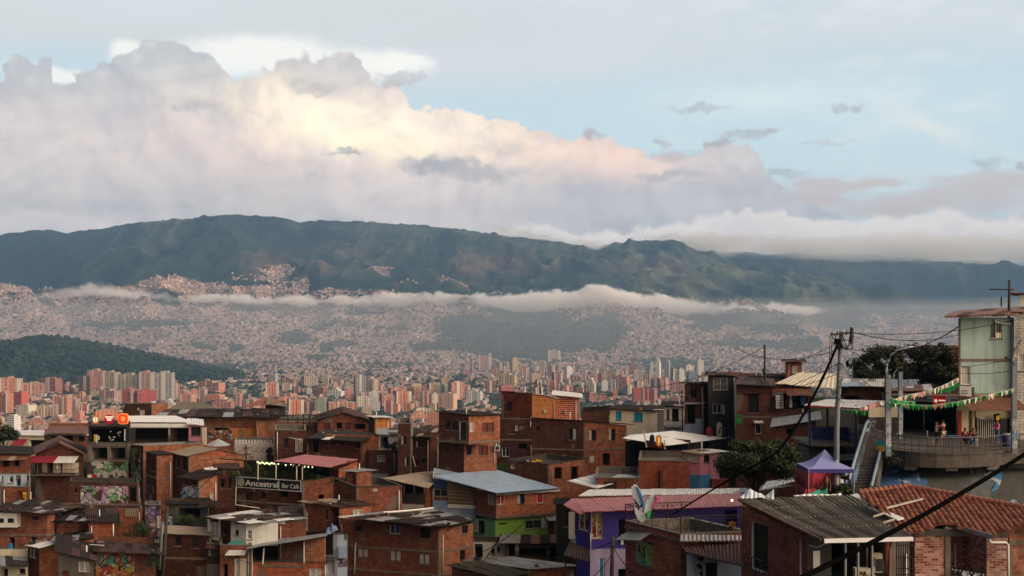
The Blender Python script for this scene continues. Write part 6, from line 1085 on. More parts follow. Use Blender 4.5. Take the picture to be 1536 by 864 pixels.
def skin(name, par, V, E, R, mat, loc, rz, root=0, sub=1):
    me = bpy.data.meshes.new(name); me.from_pydata(V, E, []); me.materials.append(M[mat]); o = bpy.data.objects.new(name, me); COL.objects.link(o)
    if par: o.parent = par
    m = o.modifiers.new('skin', 'SKIN'); m.use_smooth_shade = True; ly = me.skin_vertices[0] if me.skin_vertices else None
    if ly is None:
        bm = bmesh.new(); bm.from_mesh(me); bm.verts.layers.skin.verify(); bm.to_mesh(me); bm.free(); ly = me.skin_vertices[0]
    for i, r in enumerate(R): ly.data[i].radius = (r, r); ly.data[i].use_root = (i == root)
    s = o.modifiers.new('sub', 'SUBSURF'); s.levels = s.render_levels = sub; return o
def person(loc, rz, label, top='cloth_black', low='cloth_denim', hair='hair', h=1.65, pose='stand', armL=None, armR=None, long_hair=False, shorts=False, lean=0., sleeves='short'):
    """one continuous body with five-fingered hands; hair, top, trousers and shoes are children"""
    par = empty('person', loc, label, 'person', 'people on the hillside terrace', rz); k = h/1.7; lz = Vector((0, 0, 0)); sit = pose == 'sit'; dz = -.42 if sit else 0
    J = {'pel': (0, 0, .93+dz), 'wai': (0, -.01-lean*.1, 1.10+dz), 'che': (0, -.02-lean*.25, 1.30+dz), 'nek': (0, -.01-lean*.36, 1.46+dz), 'hea': (0, -.03-lean*.42, 1.58+dz), 'cro': (0, -.02-lean*.45, 1.66+dz)}
    for s, n in ((-1, 'L'), (1, 'R')):
        J['sho'+n] = (s*.17, -lean*.3, 1.40+dz); arm = (armL if s < 0 else armR) or ((s*.23, -.02-lean*.25, 1.13+dz), (s*.25, -.10-lean*.3, .90+dz))
        J['elb'+n], J['wri'+n] = arm; J['hip'+n] = (s*.09, 0, .90+dz)
        if sit: J['kne'+n] = (s*.12, -.42, .48); J['ank'+n] = (s*.12, -.40, .08); J['toe'+n] = (s*.13, -.56, .03)
        else: J['kne'+n] = (s*.10, -.02, .50); J['ank'+n] = (s*.10, .02, .08); J['toe'+n] = (s*.11, -.14, .03)
    J = {a: Vector(b)*k for a, b in J.items()}; R = {'pel': .12, 'wai': .105, 'che': .125, 'nek': .048, 'hea': .085, 'cro': .075}
    for n in 'LR': R.update({'sho'+n: .055, 'elb'+n: .038, 'wri'+n: .025, 'hip'+n: .085, 'kne'+n: .055, 'ank'+n: .036, 'toe'+n: .03})
    E = [('pel', 'wai'), ('wai', 'che'), ('che', 'nek'), ('nek', 'hea'), ('hea', 'cro')]
    for n in 'LR':
        E += [('che', 'sho'+n), ('sho'+n, 'elb'+n), ('elb'+n, 'wri'+n), ('pel', 'hip'+n), ('hip'+n, 'kne'+n), ('kne'+n, 'ank'+n), ('ank'+n, 'toe'+n)]
        d = (J['wri'+n]-J['elb'+n]).normalized(); sd_ = d.cross(Vector((0, -1, .2))).normalized(); J['pal'+n] = J['wri'+n]+d*.06*k; R['pal'+n] = .028; E.append(('wri'+n, 'pal'+n))
        for q in range(5):
            off = sd_*((q-1.5)*.016 if q < 4 else -.03); ln = (.055, .065, .07, .058, .045)[q]; a, b = f'f{q}a'+n, f'f{q}b'+n
            J[a] = J['pal'+n]+(d*.03+off)*k; J[b] = J[a]+(d*ln+off*(.4 if q < 4 else 1.)+Vector((0, -.012, -.006)))*k; R[a] = .010; R[b] = .008; E += [('pal'+n, a), (a, b)]
    J['nos'] = J['hea']+Vector((0, -.105, -.005))*k; R['nos'] = .014; E.append(('hea', 'nos'))
    for s, n in ((-1, 'L'), (1, 'R')): J['ear'+n] = J['hea']+Vector((s*.092, 0, 0))*k; R['ear'+n] = .016; E.append(('hea', 'ear'+n))
    ids = list(J); ix = {a: i for i, a in enumerate(ids)}
    skin('body', par, [tuple(J[a]) for a in ids], [(ix[a], ix[b]) for a, b in E], [R[a]*k for a in ids], 'skin', loc, rz)
    def sub_(name, es, ex, mat, cut=None):
        nodes = []; [nodes.append(a) for e in es for a in e if a not in nodes]; P_ = {a: J[a].copy() for a in nodes}
        if cut:
            for a, (b, t) in cut.items(): P_[a] = J[b]+(J[a]-J[b])*t
        return skin(name, par, [tuple(P_[a]) for a in nodes], [(nodes.index(a), nodes.index(b)) for a, b in es], [(R[a]+ex)*k for a in nodes], mat, loc, rz)
    sl_ = {'short': .55, 'long': 1., 'none': .12}[sleeves]; es = [('pel', 'wai'), ('wai', 'che')]+[e for n in 'LR' for e in ((('che', 'sho'+n), ('sho'+n, 'elb'+n))+((('elb'+n, 'wri'+n),) if sleeves == 'long' else ()))]
    sub_('top', es, .014, top, {'elb'+n: ('sho'+n, sl_) for n in 'LR'} if sleeves != 'long' else {'wri'+n: ('elb'+n, .9) for n in 'LR'})
    es = [e for n in 'LR' for e in (('pel', 'hip'+n), ('hip'+n, 'kne'+n), ('kne'+n, 'ank'+n))]
    sub_('trousers', [e for e in es if not (shorts and e[1][:3] == 'ank')], .016, low, None if shorts else {'ank'+n: ('kne'+n, .92) for n in 'LR'})
    for n in 'LR':
        sub_('shoe', [('ank'+n, 'toe'+n)], .012, 'shoe', {'ank'+n: ('toe'+n, .8)})
    mw = Matrix.Translation(par.location) @ par.rotation_euler.to_matrix().to_4x4(); hc = J['hea']+Vector((0, .018, .035))*k
    for c, rx, ry, rz_, nm, mt in [(hc, .098, .100, .088, 'hair', hair)]+([(J['hea']+Vector((0, .07, -.10))*k, .085, .05, .15, 'long_hair', hair)] if long_hair else [])+[(J['hea']+Vector((s*.034, -.088, .018))*k, .011, .008, .010, 'eye', 'black') for s in (-1, 1)]+[(J['hea']+Vector((0, -.086, -.042))*k, .026, .008, .007, 'mouth', 'door_red')]:
        o = ellip(nm, None, (0, 0, 0), rx*k, ry*k, rz_*k, mt, 2); o.location = c; o.parent = par
    return par
def cable(a, b, sag, r, label, n=18, mat='cable_black', extra=()):
    a, b = Vector(a), Vector(b); m = MB(); pts = [a+(b-a)*i/n-Vector((0, 0, 4*sag*(i/n)*(1-i/n))) for i in range(n+1)]
    o = (lambda: None); par = m.tube(pts, r, 5); ob = m.build('cable', M[mat], None, True); tag(ob, label, 'cable', 'overhead cables'); return pts
def prism(name, par, pts, n, th, mat):
    """an outline of its own size, given thickness along n"""
    m = MB(); n = Vector(n).normalized()*th; q = [Vector(p) for p in pts]; m.face(q); m.face([p+n for p in q][::-1])
    for i in range(len(q)): j = (i+1) % len(q); m.face([q[i], q[j], q[j]+n, q[i]+n])
    return m.build(name, M[mat], par)
def ring(cx, cy, rx, ry, d, n=18, a0=0, pw=1.): return [P(cx+rx*math.copysign(abs(math.cos(t))**pw, math.cos(t)), cy+ry*math.copysign(abs(math.sin(t))**pw, math.sin(t)), d) for t in [a0+2*math.pi*i/n for i in range(n)]]
def extras():
    leafmat('leaf', 0, 0)
    # -- trees
    b = P(1131, 742, 66); t = empty('tree', b, 'round dark green tree with forked trunk beside the corrugated roof', 'tree', 'trees of the quarter'); c = P(1135, 688, 66); cl = clumpset(c.x, c.y, c.z-.12, 2.3, 2.1, 1.42, 52, .38, .78, 3); leaves('crown', t, cl, 30000, .085, (.009, .018, .006), (.034, .050, .014), 5); limbs(t, b, [q[:3] for q in cl[::5]], .17)
    b = P(1355, 640, 100); t = empty('tree', b, 'huge spreading dark tree with yellow-green top behind the lamp posts', 'tree', 'trees of the quarter'); cl = []
    for x, y, rx, rz, n, sd_ in ((1300, 560, 1.5, 1.7, 16, 1), (1340, 556, 2.5, 1.8, 20, 2), (1385, 560, 2.2, 1.8, 18, 3), (1420, 562, 1.7, 1.6, 14, 4), (1320, 535, 1.6, .7, 8, 5), (1365, 533, 1.9, .6, 8, 6), (1405, 530, 1.4, .7, 8, 7)): c = P(x, y, 100); cl += clumpset(c.x, c.y, c.z, rx, 2.2, rz, n, .5, .95, sd_)
    leaves('crown', t, cl, 24000, .13, (.007, .014, .006), (.040, .048, .015), 9); limbs(t, b, [q[:3] for q in cl[::9]], .35)
    b = P(5, 690, 140); t = empty('tree', b, 'small dark tree cut by the edge beside the white flat roof', 'tree', 'trees of the quarter'); c = P(4, 648, 140); cl = clumpset(c.x, c.y, c.z, 1.9, 1.6, 1.9, 22, .5, .9, 14); leaves('crown', t, cl, 7000, .13, (.014, .026, .012), (.045, .060, .022), 15); limbs(t, b, [q[:3] for q in cl[::5]], .2)
    def bush(label, px, py, d, rx, rz, n, sd_, c2=(.05, .07, .02), nl=2200, s=.07):
        b = P(px, py, d); t = empty('bush', b, label, 'bush', 'bushes and pot plants'); cl = clumpset(b.x, b.y, b.z+rz*.7, rx, rx*.8, rz, n, rx*.2, rx*.38, sd_); leaves('foliage', t, cl, nl, s, (.012, .022, .010), c2, sd_); limbs(t, b, [q[:3] for q in cl[::3]], .05, 'stem')
    for a in (('dark overgrown bush filling the alley below the black doorway', 193, 812, 97, 1.7, 1.5, 16, 21), ('bush growing beside the red graffiti by the leaning pole', 228, 850, 86, .7, .8, 8, 22), ('green plants crowding the left end of the bar terrace', 366, 717, 107, 1.2, 1.0, 10, 23, (.06, .085, .02)), ('dark plants behind the middle posts of the bar terrace', 400, 720, 106.5, 1.3, 1.1, 12, 24), ('leafy plants by the right post of the bar terrace', 468, 722, 105, 1.0, 1.0, 10, 25), ('plants at the inner corner of the bar terrace', 434, 721, 106, .9, 1., 9, 26), ('potted plants along the white terrace room', 583, 674, 121.5, 1.1, .5, 9, 27, (.06, .09, .02), 1500), ('bush hanging over the step at the stair foot', 1270, 741, 61, .7, .35, 8, 28), ('bush between the tent leg and the stair foot', 1255, 744, 60, .5, .35, 7, 31), ('dark shrub in the yard behind the tan-roofed house', 285, 796, 97, 1.6, .9, 10, 29), ('climbing plant under the white balcony window', 325, 838, 90, .5, .9, 8, 30), ('tall slim plant by the patterned brick door', 1487, 862, 42.6, .22, .75, 7, 32, (.03, .05, .015), 1500, .05), ('dark creeper covering the bar corner on the curved terrace', 1336, 700, 66.5, .5, .6, 7, 33), ('christmas-like dark plant on the pale lean-to wall', 1053, 864, 48, .25, .55, 6, 34, (.03, .02, .015), 900, .05)): bush(*a)
    # -- utility pole with its cables
    b = P(1254, 745, 60); u = empty('utility_pole', b, 'tall grey concrete utility pole painted blue at the foot behind the tent', 'utility pole'); m = MB(); m.tube([b-Vector((0, 0, 1)), P(1255, 640, 60), P(1262, 497, 60)], [.17, .15, .12], 12); m.build('pole', M['pole_concrete'], u, True)
    m = MB(); m.tube([b+Vector((0, 0, .05)), P(1254.2, 690, 60)], [.176, .165], 12); m.build('painted_foot', M['mural_pole'], u, True); m = MB(); m.box(P(1246, 503, 59.8), P(1278, 500, 59.8)-P(1246, 503, 59.8), (0, .09, 0), (0, 0, .09)); m.build('crossarm', M['frame_dark'], u)
    for x, y in ((1248, 500), (1256, 499), (1270, 498)): m = MB(); m.tube([P(x, y+4, 59.8), P(x, y-2, 59.8)], [.05, .035], 8); m.build('insulator', M['frame_dark'], u)
    m = MB(); m.tube([P(1277, 516, 59.7), P(1278, 491, 59.7)], .10, 10); m.build('surge_box', M['concrete_dark'], u); m = MB(); m.tube([P(1256, 508, 59.7), P(1255, 516, 59.7)], .16, 10); m.build('junction_box', M['cable_black'], u)
    m = MB(); g = random.Random(4)
    for i in range(16):
        x, y = g.uniform(1246, 1282), g.uniform(500, 520); x2, y2 = g.uniform(1252, 1280), g.uniform(505, 525); mx, my = (x+x2)/2+g.uniform(-8, 8), max(y, y2)+g.uniform(0, 8); m.tube([P(x, y, 59.7), P(mx, my, 59.5), P(x2, y2, 59.7)], .022, 4)
    for i in range(10):
        y = g.uniform(540, 600); x = 1258-(y-520)*.05; m.tube([P(x, y, 59.8), P(x+g.uniform(6, 16), y+g.uniform(-8, 10), 59.6), P(x+g.uniform(2, 10), y+g.uniform(8, 20), 59.7)], .018, 4)
    for x in (1245, 1248): m.tube([P(x, 505, 59.8), P(x-1, 560, 59.8)], .02, 4)
    m.build('tangled_wires', M['cable_black'], u); m = MB(); m.tube([P(1270, 545, 59.7), P(1272, 545, 59.7)], .16, 12); m.build('cable_reel', M['cable_black'], u)
    def pole(label, x0, y0, x1, y1, d, r, mat='pole_wood', arms=(), nm='utility_pole'):
        b = P(x0, y0, d); u = empty(nm, b, label, 'pole'); m = MB(); m.tube([b-Vector((0, 0, .8)), P(x1, y1, d)], [r, r*.8], 8); m.build('pole', M[mat], u, True)
        for (xa, ya, xb, yb) in arms: m = MB(); m.tube([P(xa, ya, d-.15), P(xb, yb, d-.15)], r*.55, 6); m.build('crossarm', M[mat], u)
        return u
    pole('thin black pole standing on the dark roofs right of the black house', 1147, 580, 1147, 517, 112, .13); pole('short black mast on the highest orange rooftop', 811, 592, 810, 574, 136, .10); pole('black pole with crossarms before the white mural wall', 369, 702, 369, 667, 108, .10, arms=[(363, 691, 385, 691), (365, 682, 378, 682)])
    pole('black leaning pole in the alley beside the graffiti house', 243, 864, 251, 760, 87, .16); pole('grey pole leaning against the black alley pole', 239, 840, 244, 783, 87.5, .11, 'pole_concrete'); pole('black pole thick with cables before the purple house', 917, 880, 919, 805, 64, .13); pole('dark pole rising behind the terrace brick wall', 1024, 650, 1023, 590, 117, .07)
    pole('black pole with a crossarm over the green house roof', 1513, 470, 1514, 420, 76, .10, arms=[(1484, 434, 1520, 434), (1502, 445, 1502, 460)]); pole('black corner pole beneath the black awning at the picture foot', 848, 880, 848, 829, 66, .06, 'steel_black')
    pole('thin blue pole between tent and tree', 1197, 745, 1197, 700, 62, .03, 'galv')
    # cables
    cable(P(1258, 512, 59.8), P(1165, 680, 52), .5, .075, 'thick black cable bundle running down from the concrete pole to the tree'); cable(P(1165, 680, 52), P(945, 815, 56), -.15, .045, 'black cable bundle crossing the red roof down to the purple house')
    cable(P(1277, 498, 59.7), P(1438, 502, 73), .45, .022, 'thin cable from the concrete pole level to the green house'); cable(P(1262, 520, 59.8), P(1438, 490, 73.5), .9, .02, 'sagging cable rising from the concrete pole to the green house eaves'); cable(P(1264, 520, 59.8), P(1440, 540, 73.5), 1.0, .02, 'lower sagging cable passing before the big tree'); cable(P(1352, 530, 63), P(1438, 489, 73.4), .2, .02, 'cable climbing from the lamp post to the green house corner')
    cable(P(1256, 525, 60), P(1100, 520, 95), .8, .02, 'thin cable crossing the far city from the concrete pole to the black mast'); cable(P(1147, 520, 112), P(965, 582, 130), .9, .03, 'thin cable from the black roof pole across the downtown towers'); cable(P(1258, 545, 60), P(1110, 590, 104), .6, .02, 'cable from the concrete pole to the laundry house'); cable(P(810, 575, 136), P(660, 640, 112), .8, .03, 'cable from the rooftop mast to the corner-door house'); cable(P(812, 576, 136), P(935, 590, 141), .6, .025, 'cable from the rooftop mast toward the cream house')
    cable(P(1190, 872, 13.5), P(1545, 676, 19), .08, .037, 'very thick black cable slanting across the tiled roofs', 24); cable(P(1440, 560, 73.5), P(1522, 556, 67.5), .1, .018, 'cable across the green house wall'); cable(P(1442, 550, 73.5), P(1522, 537, 67.5), .1, .018, 'upper cable across the green house wall')
    cable(P(919, 812, 64), P(800, 820, 98), .8, .025, 'cable from the black pole to the green storey'); cable(P(919, 818, 64), P(960, 864, 49), .3, .022, 'cable from the black pole down to the terrace house'); cable(P(918, 830, 64), P(880, 868, 63), .3, .02, 'slack cable at the foot of the black pole'); cable(P(722, 828, 98), P(800, 770, 103), .4, .03, 'black cable over the green wall'); cable(P(720, 845, 97), P(752, 800, 100), .3, .05, 'thick cable bundle before the whitewashed door'); cable(P(251, 764, 87), P(330, 700, 106), .5, .025, 'cable from the alley pole to the bar house'); cable(P(251, 770, 87), P(160, 720, 107), .5, .025, 'cable from the alley pole to the mural terrace'); cable(P(369, 672, 108), P(300, 690, 110), .3, .022, 'cable from the crossarm pole to the tan-roofed house')
    for a, b_, l in ((P(125, 690, 116), P(230, 690, 111), 'thin cable from the gabled house to the narrow orange house'), (P(46, 690, 112), P(105, 726, 107), 'thin cable from the frame edge house to the mural terrace'), (P(310, 800, 92), P(378, 845, 88), 'thin cable crossing below the white boxy room'), (P(455, 724, 103), P(520, 712, 100), 'thin cable between the bar sign and the stair hut'), (P(500, 770, 96), P(580, 742, 106), 'thin cable from the tan patched roof to the veranda house'), (P(697, 640, 112), P(800, 632, 119.5), 'thin cable between the two-tone house and the wide dark house'), (P(880, 640, 119.5), P(1000, 655, 103), 'thin cable from the lighter end wall to the white tent roof'), (P(1150, 545, 111), P(1260, 512, 60), 'second thin cable from the black roof pole to the concrete pole'), (P(1105, 590, 105), P(1258, 560, 60), 'long thin cable before the laundry house'), (P(1262, 530, 60), P(1333, 590, 66), 'thin cable from the concrete pole to the curved lamp post'), (P(1280, 500, 60), P(1560, 470, 72), 'thin cable passing high before the green house')): cable(a, b_, .5, .018, l)
    # -- lamp posts on the curved terrace
    def lamp(label, x, yb, yt_, d, w, arm, paint):
        b = P(x, yb, d); u = empty('street_lamp', b, label, 'street lamp', 'street lamps of the terrace'); hgt = P(x, yt_, d).z-b.z; m = MB(); m.box(b-Vector((w/2, .12, .3)), (w, 0, 0), (0, .24, 0), (0, 0, hgt+.3)); m.build('post', M['pole_concrete'], u)
        m = MB(); m.box(b-Vector((w/2+.006, .126, -.02)), (w+.012, 0, 0), (0, .252, 0), (0, 0, hgt*paint)); m.build('painted_band', M['mural_pole'], u)
        if arm:
            m = MB(); m.tube([P(px, py, d-.1) for px, py in arm], .05, 6); m.build('arm', M['galv'], u, True); m = MB(); e = P(*arm[-1], d-.1); m.box(e-Vector((.1, .1, .06)), (.34, 0, 0), (0, .2, 0), (0, 0, .1)); m.build('lamp_head', M['frame_dark'], u)
    lamp('painted concrete lamp post with a long curved arm on the balcony edge', 1332, 677, 562, 66.5, .31, [(1333, 568), (1329, 558), (1331, 545), (1336, 534), (1346, 525), (1360, 521), (1374, 520)], .62); lamp('second painted lamp post with a short arm behind the curved one', 1350.5, 652, 558, 73, .26, [(1340, 568), (1341, 560), (1346, 553), (1349, 551)], .7); lamp('painted lamp post with curved arm before the cream shop', 1521, 673, 538, 67.5, .30, [(1522, 548), (1519, 540), (1522, 525), (1530, 512), (1540, 507)], .35)
    # -- curved balcony terrace
    E = [(1300, 652, 78), (1306, 655, 75), (1311, 659, 72.6), (1317, 664.5, 70.6), (1326, 669.5, 69.2), (1340, 673.5, 68.), (1358, 676.5, 67.2), (1380, 678.5, 66.6), (1405, 680, 66.3), (1430, 680, 66.3), (1455, 679, 66.5), (1480, 677, 66.9), (1502, 673.5, 67.6), (1530, 670, 68.3), (1600, 668, 68.8)]
    ZF = -8.25; e = [Vector((P(*q).x, q[2], ZF)) for q in E]; u = empty('balcony', e[8], 'curved concrete terrace with iron railing where people stand', 'balcony'); bk = Vector((40, 84, ZF)); bl = Vector((e[0].x, 84, ZF)); m = MB(); up = Vector((0, 0, .94))
    m.face(e+[bk, bl]); m.face([p-up for p in e+[bk, bl]][::-1])
    for a, c in zip(e, e[1:]): m.face([a, c, c-up, a-up])
    m.build('slab', M['block_stain'], u); m = MB()
    for a, c in zip(e, e[1:]): o = (c-a).cross(Vector((0, 0, 1))).normalized()*-.0; n = Vector((-(c-a).y, (c-a).x, 0)).normalized()*-.06; m.face([a+n, c+n, c+n-Vector((0, 0, .14)), a+n-Vector((0, 0, .14))]); m.face([a+n, c+n, c, a]); m.face([a+n-Vector((0, 0, .14)), c+n-Vector((0, 0, .14)), c-Vector((0, 0, .14)), a-Vector((0, 0, .14))])
    m.build('floor_edge', M['concrete_dark'], u)
    for x, d in ((1366, 67.3), (1428, 66.7), (1490, 67.3)): m = MB(); p = P(x, 700, d); p.z = ZF-1.2; m.box(p-Vector((.35, -.05, 0)), (.75, 0, 0), (0, 1.2, 0), (0, 0, .27)); m.build('corbel', M['concrete'], u)
    m = MB(); inn = [p+Vector((0, .12, 0)) for p in e]; hh = Vector((0, 0, .92)); m.tube([p+hh for p in inn], .045, 6); m.tube([p+hh*.42 for p in inn], .022, 4); m.tube([p+hh*.12 for p in inn], .022, 4)
    for a, c in zip(inn, inn[1:]):
        n = max(1, int((c-a).length/.42))
        for i in range(n): p = a+(c-a)*i/n; m.tube([p, p+hh], .028, 4)
    m.build('railing', M['steel_rail'], u)
    # retaining wall and the slope under it
    rt = [P(1318, 702, 73), P(1390, 701, 70), P(1460, 704, 69.5), P(1540, 702, 70), P(1620, 700, 70)]; rb = [P(1300, 752, 62), P(1390, 772, 59), P(1460, 790, 57.5), P(1540, 800, 56.5), P(1640, 800, 56)]; m = MB()
    for i in range(4): m.face([rb[i], rb[i+1], rt[i+1], rt[i]], [(i*4, 0), (i*4+4, 0), (i*4+4, 4), (i*4, 4)]); m.face([p+Vector((0, 1.2, -.4)) for p in (rb[i], rb[i+1], rt[i+1], rt[i])][::-1])
    u = empty('retaining_wall', rb[1], 'sloping grey concrete revetment sprayed with faded blue graffiti', 'retaining wall'); m.build('wall', M['mural_retaining'], u); m = MB(); m.box(Vector((rt[0].x, 73, -16)), (20, 0, 0), (0, .4, 0), (0, 0, 6.9)); m.build('back_wall', M['concrete_dark'], u)
    # stairs up to the terrace
    s0, s1 = P(1292, 742, 63), P(1310, 648, 73); u = empty('staircase', s0, 'steep concrete stairs climbing between painted walls to the terrace', 'stairs'); m = MB(); n = 22
    for i in range(n): p = s0+(s1-s0)*i/n; m.box(p-Vector((.65, 0, 1.)), (1.35, 0, 0), (0, (s1.y-s0.y)/n+.02, 0), (0, 0, 1.+(s1.z-s0.z)/n))
    m.build('steps', M['concrete_dark'], u); m = MB(); m.tube([P(1273, 720, 62.5), P(1284, 684, 66.5), P(1299, 636, 73), P(1303, 631, 74)], .09, 8); m.build('handrail', M['rail_blue'], u); m = MB(); m.tube([P(1307, 730, 62.5), P(1320, 678, 69)], .09, 8); m.build('handrail', M['rail_blue'], u)
    a_ = [P(1276, 740, 63), P(1302, 652, 73.5), P(1303, 634, 73.5), P(1277, 715, 63)]; prism('side_wall', u, a_, (1, 0, 0), .15, 'mural_retaining'); a_ = [P(1313, 745, 62.8), P(1322, 690, 69.5), P(1321, 676, 69.5), P(1312, 728, 62.8)]; prism('side_wall', u, a_, (1, 0, 0), .15, 'concrete_dark'); m = MB(); a_, b_ = P(1303, 668, 76), P(1350, 668, 76); m.box(a_, b_-a_, (0, .2, 0), (0, 0, 2.)); m.build('landing_wall', M['mural_purple'], u); m = MB(); a_, b_ = P(1303, 630, 76.1), P(1350, 630, 76.1); m.box(a_, b_-a_, (0, .2, 0), (0, 0, .9)); m.build('landing_wall', M['render_cream'], u)
    # board on the terrace corner
    u = empty('painted_board', P(1321, 676, 68), 'small painted board in blue and yellow hung on the terrace corner', 'board'); prism('panel', u, [P(1314, 659, 68.2), P(1329, 663, 67.6), P(1329, 675, 67.6), P(1322, 678, 67.8), P(1314, 674, 68.2)], (0, 1, 0), .04, 'paint_teal'); prism('yellow_band', u, [P(1314, 669, 68.16), P(1329, 670, 67.56), P(1329, 675, 67.56), P(1322, 678, 67.76), P(1314, 674, 68.16)], (0, -1, 0), .02, 'yellow')
    # -- steel terrace with the white canopy
    u = empty('terrace_canopy', P(1214, 668, 78), 'blue steel terrace with a white canopy and railing', 'terrace'); 
    for x, y0, y1, d in ((1214.5, 668, 606, 78), (1284, 690, 608, 77), (1241, 664, 606, 81), (1277, 664, 606, 81)): m = MB(); m.tube([P(x, y0, d), P(x, y1, d)], .09, 6); m.build('post', M['steel_blue'], u)
    rect_roof(u, [(1206, 608, 76.5), (1293, 613, 75.5), (1336, 603, 84), (1240, 600, 84)], 'sheet_white', 7, 1, jit=.02); m = MB(); a_, b_ = P(1206, 610, 76.4), P(1262, 613, 75.8); m.box(a_, b_-a_, (0, -.04, 0), (0, 0, .1)); m.build('red_trim', M['cloth_red'], u)
    m = MB(); a_ = P(1214, 666, 78); m.box(a_, P(1283, 667, 78)-a_, (0, 5, 0), (0, 0, -.15)); m.build('floor', M['concrete'], u); m = MB()
    for y in (643, 652): m.tube([P(1214, y, 78), P(1284, y, 78)], .035, 4)
    for i in range(22): x = 1215+i*3.2; m.tube([P(x, 666, 78), P(x, 643, 78)], .018, 4)
    m.build('railing', M['steel_blue'], u); m = MB(); a_ = P(1214, 705, 79); m.box(a_, P(1284, 705, 79)-a_, (0, 4, 0), (0, 0, 1.6)); m.build('base_wall', M['concrete_dark'], u); m = MB(); a_ = P(1257, 690, 78.9); m.box(a_, P(1281, 690, 78.9)-a_, (0, -.1, 0), (0, 0, .45)); m.build('pale_panel', M['render_blue'], u); cloth('back_cloth', [P(1218, 662, 81), P(1275, 662, 81), P(1275, 640, 81.3), P(1218, 640, 81.3)], 'steel_blue', u, 10, 4, 0, .08, 8); m = MB(); a_ = P(1286, 668, 79); m.box(a_, (.1, 0, 0), (0, 4.5, 0), (0, 0, 3.)); m.build('corrugated_side', M['sheet_tan'], u)
    # -- party tent
    c = P(1237, 700, 60.5); u = empty('party_tent', (c.x, c.y, -10.6), 'lilac pop-up tent with navy valance beside the concrete pole', 'tent'); w = 1.26; zt, ze = P(1237, 674, 60.5).z, P(1237, 699, 60.5).z; m = MB(); K_ = 8
    cs = [Vector((c.x+sx*w, c.y+sy*w, ze)) for sx, sy in ((-1, -1), (1, -1), (1, 1), (-1, 1))]; ap = Vector((c.x, c.y, zt))
    for q in range(4):
        a, b_ = cs[q], cs[(q+1) % 4]
        for i in range(K_):
            t0, t1 = i/K_, (i+1)/K_
            def at(p, t): r = p+(ap-p)*t; r = Vector((r.x, r.y, ze+(zt-ze)*t**1.75)); return r
            m.face([at(a, t0), at(b_, t0), at(b_, t1), at(a, t1)] if t1 < .999 else [at(a, t0), at(b_, t0), ap])
    m.build('canopy', M['tent_lilac'], u); m = MB()
    for q in range(4): a, b_ = cs[q], cs[(q+1) % 4]; m.face([a, b_, b_-Vector((0, 0, .22)), a-Vector((0, 0, .22))])
    m.build('valance', M['tent_navy'], u); m = MB(); a_ = cs[0]
    for q, p in enumerate(cs): mm = MB(); mm.tube([p, Vector((p.x, p.y, -10.7))], .025, 6); mm.build('leg', M['galv'], u)
    cloth('side_curtain', [Vector((cs[0].x, cs[0].y, -10.4)), Vector((cs[3].x+.1, cs[3].y, -10.4)), cs[3]-Vector((0, 0, .2)), cs[0]-Vector((0, 0, .2))], 'cloth_pink', u, 30, 2, 0, .05, 4); cloth('back_curtain', [Vector((cs[3].x, cs[3].y, -10.4)), Vector((cs[2].x, cs[2].y, -10.4)), cs[2]-Vector((0, 0, .2)), cs[3]-Vector((0, 0, .2))], 'cloth_red', u, 30, 2, 0, .04, 6); cloth('front_curtain', [Vector((cs[0].x-.35, cs[0].y, -10.3)), Vector((cs[0].x+.25, cs[0].y, -10.2)), cs[0]+Vector((.95, 0, -.2)), cs[0]-Vector((0, 0, .2))], 'cloth_red', u, 30, 2, 0, .03, 9)
    # stall goods beside the tent
    u = empty('stall_shelf', P(1268, 735, 61.5), 'dark shelf of small goods beside the tent and the stairs', 'stall'); m = MB(); a_ = P(1258, 738, 61.5)
    for z in (0, .45, .9, 1.2): m.box(a_+Vector((0, 0, z)), (.62, 0, 0), (0, .3, 0), (0, 0, .04))
    for x in (0, .6): m.box(a_+Vector((x, .0, 0)), (.03, 0, 0), (0, .3, 0), (0, 0, 1.3))
    m.build('frame', M['steel_black'], u)
    for x, z, mt, s in ((.1, .06, 'sign_white', .16), (.35, .06, 'cloth_grey', .14), (.12, .5, 'sign_white', .18), (.42, .5, 'tent_lilac', .15), (.40, .95, 'render_blue', .2), (.15, .95, 'cloth_black', .14)): m = MB(); m.box(a_+Vector((x, .05, z)), (s, 0, 0), (0, .12, 0), (0, 0, s*1.2)); m.build('packet', M[mt], u)
    # -- people
    Z = ZF; gp = lambda x, d: Vector(((x-HX)/F*d, d, Z))
    person(gp(1404.5, 69.6), R_(75), 'woman in grey vest and black trousers hugging the man in khaki', 'cloth_grey', 'cloth_black', 'hair_brown', 1.62, armL=((-.20, -.22, 1.42), (-.10, -.44, 1.50)), armR=((.20, -.22, 1.40), (.08, -.44, 1.46)), sleeves='none', long_hair=True)
    person(gp(1414.5, 69.4), R_(200), 'man in dark maroon shirt and khaki shorts hugging a woman', 'door_red', 'cloth_khaki', 'hair', 1.72, armL=((-.24, -.20, 1.18), (-.05, -.36, 1.15)), armR=((.24, -.20, 1.18), (.05, -.36, 1.18)), shorts=True)
    person(gp(1447.5, 69.8), R_(10), 'person in black sitting on the red chair', 'cloth_black', 'cloth_black', 'hair', 1.6, 'sit', sleeves='long'); person(gp(1461, 69.6), R_(-30), 'seated woman in black strapless top raising a hand to her mouth', 'cloth_black', 'cloth_denim', 'hair_brown', 1.62, 'sit', armL=((-.24, -.20, .72), (-.05, -.22, 1.06)), armR=((.30, -.05, .74), (.26, -.26, .60)), sleeves='none', long_hair=True)
